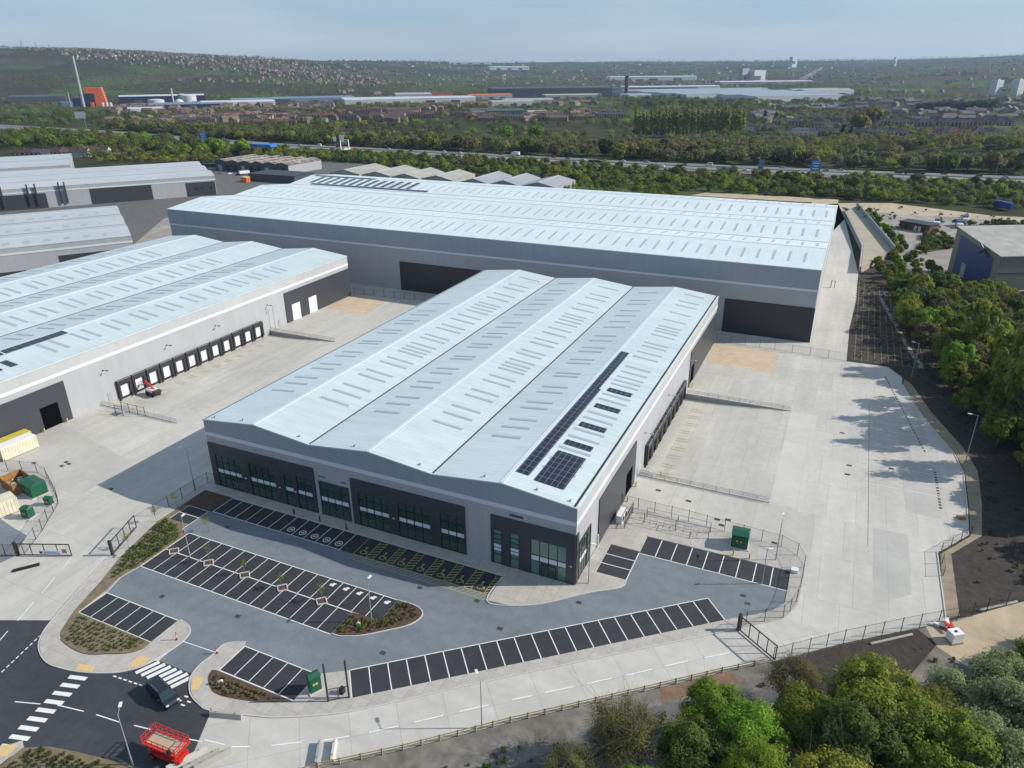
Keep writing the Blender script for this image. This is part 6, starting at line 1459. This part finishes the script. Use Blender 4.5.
for i, (x, y, a, k) in enumerate(HPOS[:285]):
    wl, rf, ch, wn, wn_, rn_ = HP[k]; d = (x-CAM.x)*Hy*0+x
    zone = 'beyond the wood right of the poplars' if x > -60 else 'behind the wood, centre' if x > -420 else 'in the terraces left of centre'
    r = thing('house', '%s house with a %s roof %s' % (wn_, rn_.replace('roofed','slate') if 'roofed' in rn_ else rn_, zone), 'house', (x, y, hgt(x,y)), a, '%s %s houses %s' % (wn_, rn_, zone))
    ob = []
    for nm, me_ in (('wall', wl), ('roof', rf), ('window', wn), ('chimney', ch)):
        o = bpy.data.objects.new(nm, me_); COL.objects.link(o); o.parent = r if nm != 'chimney' else ob[1]; ob.append(o)
def merge_boxes(name, items, mw_, mr_):
    """far-off housing that reads as one mass"""
    a = MB(); b = MB()
    for x, y, z, L_, W_, e, r_, t in items:
        c, s_ = math.cos(t), math.sin(t); T = lambda p: (x+p[0]*c-p[1]*s_, y+p[0]*s_+p[1]*c, z+p[2]); l, w_ = L_/2, W_/2; n = len(a.v)
        a.v += [T(p) for p in ((-l,-w_,-2),(l,-w_,-2),(l,w_,-2),(-l,w_,-2),(-l,-w_,e),(l,-w_,e),(l,w_,e),(-l,w_,e),(-l,0,r_-.1),(l,0,r_-.1))]
        a.f += [(n,n+1,n+5,n+4),(n+1,n+2,n+6,n+5),(n+2,n+3,n+7,n+6),(n+3,n,n+4,n+7),(n+4,n+8,n+7),(n+5,n+6,n+9)]
        m = len(b.v); b.v += [T(p) for p in ((-l,-w_-.3,e-.2),(l,-w_-.3,e-.2),(l,0,r_),(-l,0,r_),(l,w_+.3,e-.2),(-l,w_+.3,e-.2))]; b.f += [(m,m+1,m+2,m+3),(m+3,m+2,m+4,m+5)]
    kind(a.build(name, mw_), 'stuff'); kind(b.build(name, mr_), 'stuff')
noisy = lambda n, c, nm: mat(nm, c, .85, noise=.45, nscale=.02)
vw = noisy(0, (.20,.165,.14), 'town_wall'); vr = noisy(0, (.13,.085,.07), 'town_roof'); vg = noisy(0, (.11,.10,.105), 'town_slate'); vwh = noisy(0,(.38,.365,.34),'town_render')
rest = [(x,y,hgt(x,y),8.5,8,5.2,8.2,a) for x,y,a,k in HPOS[285:]]
if rest: merge_boxes('distant_housing', rest, vw, vr)
rh = random.Random(9)
def polar(px_, d): r = (px_-512)/793*d; return CAM.x+Hx*d+Hy*r, CAM.y+Hy*d-Hx*r
def cluster(n, px0, px1, d0, d1, w_, m, L0=8, L1=34, bias=1, gate_=None):
    it = []
    for k in range(n):
        p = rh.uniform(px0, px1); d = d0+(d1-d0)*rh.random()**bias; x, y = polar(p, d)
        if gate_ and vnoise(x, y, gate_, 8) < .46: continue
        it.append((x,y,hgt(x,y),rh.uniform(L0,L1),rh.uniform(8,10),5.4,8.6,rh.choice((.2,.45,1.9,1.2))+rh.uniform(-.1,.1)))
    merge_boxes('distant_housing', it, w_, m)
cluster(120, 60, 330, 3300, 4150, vwh, vr, 8, 16); cluster(210, 60, 330, 3200, 4150, vw, vr, 8, 20)            # houses on the left hillside
cluster(520, 180, 420, 2700, 4300, vw, vr, 8, 22, 1, 260)
cluster(500, -60, 200, 3700, 4100, vw, vg, 8, 18, 1, 200)
cluster(700, 330, 720, 2300, 6200, vw, vg, 9, 26, .8, 330)
cluster(420, 400, 900, 3000, 7000, vwh, vg, 9, 30, .8, 420)
cluster(600, 650, 1080, 1500, 5200, vw, vg, 9, 24, .8, 260)
cluster(420, 100, 600, 1100, 1700, vw, vr, 9, 26, 1, 160)
cluster(260, 760, 1060, 1050, 1700, vw, vg, 9, 26, 1, 120)
# ------------------------------------------------------------------ industrial places in the distance
def bigshed(label, px_, py_, L_, W_, h, rz, wall, roof, n=1, name='industrial_shed', doors=3):
    x, y = at(px_, py_); r = thing(name, label, 'industrial building', (x,y,hgt(x,y)-.3), rz+.38); p = profile(n, W_/n, h, h+1.6+(W_/n*.03 if W_ < 200 else .5))
    shell(r, L_, W_, p, 'X', wall, roof, z0=-2)
    for k in range(doors): q = MB(); q.box(L_*(k+.6)/(doors+.6),-.4,0,L_*(k+.6)/(doors+.6)+L_*.1,-.05,h*.5); q.build('door', M['shed_dark'], r)
    return r
W_ = M['shed_white']; G_ = M['shed_grey']; D_ = M['shed_dark']; Bl = M['shed_blue']
bigshed('broad white roofed factory left of centre in the distance', 345,105,150,90,10,.35,W_,W_,3)
bigshed('long white factory right of the broad white one', 385,104,210,70,9,.3,W_,W_,3)
bigshed('beige white shed with a low arched roof left of the red brick works', 396,101,90,60,11,.3,G_,M['fibre'],1)
bigshed('long blue roofed shed beyond the brick terraces', 273,104,190,60,9,.42,Bl,Bl,2)
bigshed('blue grey roofed shed beyond the terraces, left of the long blue one', 232,105,130,50,8,.42,D_,Bl,2)
bigshed('long white roofed shed near the storage tanks', 202,108,150,60,8,.45,W_,W_,2)
bigshed('grey shed below the storage tanks', 150,110,150,60,8,.45,M['shed_navy'],Bl,2)
bigshed('low white shed left of the brick terraces', 128,113,60,30,6,.45,W_,W_,1)
bigshed('orange roofed building group in the middle distance', 419,99,90,40,8,.3,M['orange'],M['tile_red'],2)
bigshed('bright orange roofed shed left of the dark works', 470,100,110,40,9,.3,G_,M['orange'],2)
bigshed('white shed with a pale green roof in front of the dark works', 492,106,90,40,8,.25,W_,M['fibre'],2)
bigshed('white grey shed with a flat roof in front of the dark works', 505,104,110,60,9,.2,W_,M['shed_grey'],2)
bigshed('long dark steel works stretching across the middle distance', 492,98,330,80,20,.22,D_,D_,3)
bigshed('dark steel works block right of the long one', 560,95,420,70,17,.22,D_,D_,3)
bigshed('beige shed in front of the dark steel works', 545,99,150,40,8,.22,M['fibre'],M['fibre'],2)
bigshed('pale shed row below the brick chimney', 628,99,230,60,10,.3,W_,G_,3)
bigshed('huge pale blue roofed distribution shed right of centre', 686,101,380,430,15,.33,W_,mat('roof_slate_blue',(.27,.31,.35),.6,noise=.1,nscale=.01),4)
bigshed('second huge white walled shed beside the pale blue roofed one', 755,103,230,360,15,.33,W_,Dm['roof_slate_blue'],3)
bigshed('white sided shed with a red stripe at the right of the huge ones', 805,97,150,90,14,.36,W_,G_,2)
bigshed('white shed far off in the middle of the town', 450,79,300,90,16,.3,W_,W_,2)
bigshed('white shed far off right of the first one', 490,80,260,90,18,.3,W_,W_,2)
bigshed('long white shed far beyond the brick chimney', 625,91,330,60,12,.2,W_,W_,2)
bigshed('pale shed far beyond on the right of the chimney', 690,92,260,60,12,.2,W_,G_,2)
bigshed('thin white roofed shed far off to the right of centre', 610,84,420,80,14,.2,W_,W_,2)
bigshed('pale shed far off, left of the steam plume', 720,87,380,80,14,.2,G_,W_,2)
bigshed('white shed on the left hillside below the fields', 12,82,110,50,10,.4,W_,W_,1)
bigshed('white shed on the slope above the orange plant', 104,82,130,40,9,.4,W_,W_,2)
bigshed('grey building with diagonal roof ribs left of the orange plant', 10,104,120,80,14,.5,D_,D_,2)
bigshed('long navy shed right of the orange plant', 120,104,190,50,16,.45,M['shed_navy'],W_,2)
bigshed('dark green roofed school block among the trees', 487,119,60,24,9,.2,M['shed_green'],M['shed_green'],1)
bigshed('white gabled block left of the green roofed school', 472,118,45,22,9,.2,W_,M['tile_grey'],1)
bigshed('round roofed pavilion with pale green roof beyond the wood', 528,117,32,24,6,.2,M['brick'],M['fibre'],1)
bigshed('tan brick flats in front of the brick terraces', 388,120,40,16,11,.35,M['brick_pale'],M['tile_grey'],1,'flats')
bigshed('orange brick flats beside the tan ones', 402,119,30,16,10,.35,mat('brick_orange',(.40,.22,.10),.85),M['tile_red'],1,'flats')
bigshed('blue fronted house block on the right beyond the wood', 793,137,18,10,6,.05,W_,M['tile_grey'],1,'flats')
for px_, lb in ((1004,'left'),(1026,'right')):
    x, y = polar(px_, 1950); r = thing('tower_block', 'white slab tower block on the right, the %s one' % lb, 'tower block', (x,y,hgt(x,y)), 1.1)
    q = MB(); q.box(-20,-8,-2,20,8,40); q.build('wall', W_, r); q = MB()
    for z in range(12):
        q.box(-19,-8.15,2+3.1*z,19,-8.01,3.2+3.1*z)
    kind(q.build('window_band', G_, r), 'stuff'); q = MB(); q.box(-5,-4,40,5,4,43); q.build('plant_room', G_, r)
def at_d(px_, py_): return at(px_, py_)
# energy plant
x, y = at(95,106); z = hgt(x,y); r = thing('incinerator', 'energy plant with a big bright orange hall and navy blocks', 'industrial building', (x,y,z), .75); r.scale = (.62,.62,.68)
q = MB(); n = 0
q.v += [(-4,-20,-2),(44,-20,-2),(44,26,-2),(-4,26,-2),(-22,-20,58),(34,-20,58),(34,26,58),(-22,26,58)]
q.f += [(3,2,1,0),(4,5,6,7),(0,1,5,4),(1,2,6,5),(2,3,7,6),(3,0,4,7)]; q.build('orange_hall', M['orange'], r)
q = MB(); q.box(-40,-26,-2,8,-20.1,40); q.box(-64,-30,-2,-40,10,26); q.build('navy_block', M['shed_navy'], r)
q = MB(); q.box(-110,-34,-2,-64,10,16); q.build('conveyor_hall', M['shed_blue'], r)
q = MB(); q.box(-6,-40,-2,4,-30,14); q.build('orange_stair', M['orange'], r)
q = MB()
for k in range(3): q.lathe([(5,-2),(5,10),(3,12)], 12, (32+13*k,-34))
kind(q.build('silo', M['shed_white'], r), 'stuff')
x, y = at(84,107); r = thing('chimney', 'tall slim pale steel chimney beside the orange plant', 'chimney', (x,y,hgt(x,y))); q = MB(); q.lathe([(3.4,-2),(3.0,40),(2.4,104)], 14); q.build('stack', M['galv'], r); q = MB(); q.lathe([(2.5,104),(2.5,106),(2,106.2)], 14); q.build('rim', M['charcoal'], r)
x, y = at(71,107); r = thing('chimney', 'short thin grey chimney left of the tall one', 'chimney', (x,y,hgt(x,y))); q = MB(); q.lathe([(1.6,-2),(1.2,32)], 8); q.build('stack', M['galv'], r); q = MB(); q.lathe([(1.5,32),(1.5,33)], 8); q.build('rim', M['charcoal'], r)
for px_, py_, R__, h_, lb, dome in ((190,105,16,18,'large white storage tank, rightmost of the tank farm',3),(183,104,9,20,'grey storage tank behind the large white one',2),(180,106,11,4,'white domed tank in front of the tank farm',9),(157,106,17,12,'low white storage tank at the left of the tank farm',2)):
    x, y = at(px_, py_); r = thing('storage_tank', lb, 'tank', (x,y,hgt(x,y))); q = MB(); q.lathe([(R__,-2),(R__,h_)], 24); q.build('shell', M['shed_white'] if 'grey' not in lb else G_, r)
    q = MB(); q.lathe([(R__+.3,h_),(R__*.75,h_+dome*.6),(R__*.3,h_+dome*.95),(.3,h_+dome)], 24); q.build('roof', M['shed_white'], r)
x, y = at(174,105); r = thing('chimney', 'thin white vent stack among the storage tanks', 'chimney', (x,y,hgt(x,y))); q = MB(); q.lathe([(1.8,-2),(1.5,34)], 8); q.build('stack', M['shed_white'], r); q = MB(); q.lathe([(1.9,34),(1.9,35)], 8); q.build('rim', G_, r)
x, y = at(626,98); r = thing('chimney', 'square dark brick works chimney in the middle distance', 'chimney', (x,y,hgt(x,y))); q = MB(); q.box(-4,-4,-2,4,4,52); q.build('stack', mat('soot_brick',(.07,.055,.05),.9), r); q = MB(); q.box(-4.5,-4.5,52,4.5,4.5,54); q.build('rim', D_, r)
for px_, d_, h_, w__, lb in ((747,3300,62,40,'dark framed mill tower far beyond the huge sheds'),(760,3320,55,70,'white cube shaped mill building far beyond the huge sheds'),(795,5200,62,50,'pale church like tower block in the hazy distance'),(897,5200,62,20,'slim pale tower on the hazy right hand ridge')):
    x, y = polar(px_, d_); r = thing('tower', lb, 'tower', (x,y,hgt(x,y)), 1.0); q = MB(); q.box(-w__/2,-w__/4,-5,w__/2,w__/4,h_); q.build('wall', W_ if 'dark' not in lb else G_, r); q = MB(); q.box(-w__/2,-w__/4-.3,h_*.3,w__*.1,-w__/4-.01,h_*.6); q.build('window_band', D_, r)
for k, px_ in enumerate((30,44,57)):
    x, y = polar(px_, 4150); z = hgt(x,y); r = thing('pylon', 'electricity pylon on the left skyline, %s from the left' % ['first','second','third'][k], 'pylon', (x,y,z)); q = MB(); h_ = 46-8*k
    for a, b in ((-4,-4),(4,-4),(4,4),(-4,4)): q.bar((a,b,-3),(a*.15,b*.15,h_),.7)
    for j in range(6):
        t, u = j/6, (j+1)/6; s0, s1 = 4*(1-.85*t), 4*(1-.85*u)
        q.bar((-s0,-s0,h_*t),(s1,-s1,h_*u),.4); q.bar((s0,s0,h_*t),(-s1,s1,h_*u),.4)
    q.build('lattice', M['galv'], r)
    for zz in (.66,.8,.94): q = MB(); q.bar((-9,0,h_*zz),(9,0,h_*zz),.7); q.build('crossarm', M['galv'], r)
# steam plume
bm = bmesh.new()
for k in range(9):
    mtx = Matrix.Translation((k*9+random.uniform(-4,4), random.uniform(-6,6), 14+k*5.5)) @ Matrix.Diagonal((14-k*.9,12-k*.7,10-k*.5,1)); bmesh.ops.create_icosphere(bm, subdivisions=2, radius=1, matrix=mtx)
me_ = bpy.data.meshes.new('steam'); bm.to_mesh(me_); bm.free(); sm = Dm.new('steam'); sm.use_nodes = True; n_ = sm.node_tree.nodes; n_.remove(n_['Principled BSDF']); pv_ = n_.new('ShaderNodeVolumePrincipled'); pv_.inputs['Color'].default_value = (.95,.95,.95,1); pv_.inputs['Density'].default_value = .05
sm.node_tree.links.new(pv_.outputs[0], n_['Material Output'].inputs['Volume']); me_.materials.append(sm); o = bpy.data.objects.new('steam', me_); COL.objects.link(o); x, y = polar(807, 3500); o.location = (x,y,hgt(x,y)); kind(o, 'stuff')

# ------------------------------------------------------------------ woods too many to count
rw = np.random.default_rng(33)
inst = []
def blocked(x, y):
    if -470 < x < 36 and 125 < y < 400 and not (y > 395): return True
    if y < 410 and x < 40: return True
    for h in (): pass
    return False
HG = {}
for h in HPOS: HG.setdefault((int(h[0]//14), int(h[1]//14)), []).append(h)
SH = [(o.location.x, o.location.y, o.rotation_euler.z, o) for o in COL.objects if o.parent is None and o.type == 'EMPTY' and o.get('category') == 'industrial building']
boxes = []
for x, y, a, o in SH:
    c = [ch for ch in o.children if ch.name.startswith('wall')]
    if c: v = [tuple(p) for p in c[0].bound_box]; boxes.append((x, y, math.cos(a), math.sin(a), min(p[0] for p in v)-6, max(p[0] for p in v)+6, min(p[1] for p in v)-30, max(p[1] for p in v)+6))
boxes = [(a,b,c,d,e,f,g-60,h) for a,b,c,d,e,f,g,h in boxes]
def free(x, y, fr=10):
    for dx in (-1,0,1):
        for dy in (-1,0,1):
            for h in HG.get((int(x//14)+dx, int(y//14)+dy), ()):
                if (h[0]-x)**2+(h[1]-y)**2 < 49: return False
    for bx, by, c, s_, x0, x1, y0, y1 in boxes:
        u = (x-bx)*c+(y-by)*s_; v = -(x-bx)*s_+(y-by)*c
        if x0 < u < x1 and y0 < v < y1: return False
    return True
def wood(n, px0, px1, d0, d1, keys, srange, cap, gate_=None, thr=.45, bias=1., lo=None):
    pts = []
    while len(pts) < n:
        p = rw.uniform(px0, px1); d = d0+(d1-d0)*rw.random()**bias; x, y = polar(p, d)
        yn, yf = near_edge(x), far_edge(x)
        if yn-6 < y < yf+2: continue
        if y <= yn-6 and (lo is None or not lo(x, y)): continue
        if gate_ and float(vnoise(x, y, gate_, 5)) < thr: n -= .35; continue
        if not free(x, y): continue
        pts.append((x, y))
    merge_stuff('woodland', keys, pts, hgt, srange, rw, cap)
K1 = ['far_brown','far_brown','far2_olive','far_mid','far_brown']; K2 = ['far_olive','far_brown','far2_mid','far2_brown','far_mid']
# hedge infill near the motorway
merge_stuff('woodland', ['far_olive','far_mid','far2_mid','far_brown'], [(x, near_edge(x)-5-rw.uniform(0,92 if x > -330 else 60)) for x in rw.uniform(-700,260,1500)], hgt, (.45,.9), rw, 600)
merge_stuff('woodland', ['far_brown','far2_brown','far_brown','far2_olive','far_mid'], [(x, far_edge(x)+4+rw.uniform(0,60)) for x in rw.uniform(-900,420,420)], hgt, (1.2,1.9), rw, 600)
merge_stuff('woodland', ['far_mid','far2_bright','far_olive','far_mid','far_brown'], [(x, y) for x, y in zip(rw.uniform(-900,-540,420), rw.uniform(430,590,420)) if y < near_edge(x)-6], hgt, (.9,1.7), rw, 650)
wood(430, 300, 1060, 640, 800, ['far_brown','far2_brown','far_brown','far2_olive','far_mid'], (1.1,1.6), 300)
wood(1500, 20, 340, 3000, 4300, K2, (1.0,1.8), 70)
wood(260, -20, 330, 760, 1000, ['far_brown','far2_brown','far_mid','far2_olive'], (1.1,1.7), 300)
qq = [at(75,149), at(232,149), at(226,164), at(88,163)]
merge_stuff('woodland', ['far_mid','far2_olive','far_brown','far2_mid'], scatter_in(qq, 300, rw), hgt, (.5,1.1), rw, 350)
wood(480, -20, 330, 800, 1500, ['far_mid','far2_olive','far_brown','far_bright','far_mid'], (.8,1.4), 330, 130, .42)
wood(420, 330, 680, 760, 1500, K1, (.8,1.4), 330, 110, .42)
wood(620, 680, 1060, 640, 1500, K2, (.8,1.4), 330, 120, .36)
wood(2600, -20, 1060, 1450, 2400, K2, (.9,1.5), 130, 200, .42)
wood(8000, -20, 1060, 2300, 4300, K2, (1.0,1.9), 60, 260, .45)
wood(5500, -20, 1060, 4200, 7500, K2, (1.4,2.7), 34, 380, .45)
wood(260, 630, 870, 1500, 1900, ['far_dark','far2_mid','far_mid'], (1.4,2.2), 160)
# dark poplar-like belt at the right
pts = [polar(930+80*t/40, 1330+random.uniform(-14,14)) for t in range(40)]; merge_stuff('woodland', ['far_dark'], pts, hgt, (1.8,2.4), rw, 300)
# allotments bank on the right beyond the motorway
gs = []
ground_sheet('allotments', [(70,690),(330,690),(360,770),(60,770)], lambda x, y: hgt(x,y)+.4, grid_mat('allotments', (.075,.10,.03), (.055,.075,.028), (.12,.11,.06), 11, 60, .6, .95, .25, .05, .2, .01))
ground_sheet('pale_hardstanding', [(-62,384),(24,386),(24,402),(-20,403),(-55,399)], .01, M['sandy'])
merge_stuff('woodland', ['far_olive','far_mid','far2_mid','far2_bright'], scatter_in([(-160,340),(-70,345),(-66,402),(24,405),(105,404),(190,412),(190,440),(-160,440)], 330, rw), hgt, (.4,.75), rw, 420)
merge_stuff('weeds', ['shrub','shrub_r','shrub'], scatter_in([(52,232),(58,262),(46,345),(40,388),(100,376),(130,350),(95,290),(72,250)], 130, rw), lambda x,y: .0, (.8,3.0), rw)
merge_stuff('weeds', ['shrub','shrub_r'], scatter_in([(62,268),(77,286),(72,316),(64,308)], 90, rw), lambda x,y: .0, (2,5), rw)
merge_stuff('weeds', ['shrub','shrub_r'], scatter_in([(78,340),(112,358),(150,352),(96,342)], 120, rw), lambda x,y: .0, (2,5), rw)
merge_stuff('weeds', ['shrub','shrub_r','shrub_r'], scatter_in([(38,122),(38,212),(46,214),(56,150),(62,118)], 260, rw), lambda x,y: .0, (.6,1.4), rw)
for k, (x, y) in enumerate([(-58,404),(-30,398),(0,408),(26,412),(60,410),(95,418),(135,414),(180,420)]): pass

# ------------------------------------------------------------------ air
hz = MB(); c0 = Vector((CAM.x+Hx*5200, CAM.y+Hy*5200, 0))
hz.obox((c0.x, c0.y, 120), (13500, 15500, 262), math.atan2(Hy, Hx))
hm = Dm.new('haze'); hm.use_nodes = True; n_ = hm.node_tree.nodes; n_.remove(n_['Principled BSDF']); pv_ = n_.new('ShaderNodeVolumePrincipled')
pv_.inputs['Color'].default_value = (.50,.70,1,1); pv_.inputs['Density'].default_value = .000052; pv_.inputs['Anisotropy'].default_value = .2
hm.node_tree.links.new(pv_.outputs[0], n_['Material Output'].inputs['Volume'])
kind(hz.build('haze', hm), 'stuff')
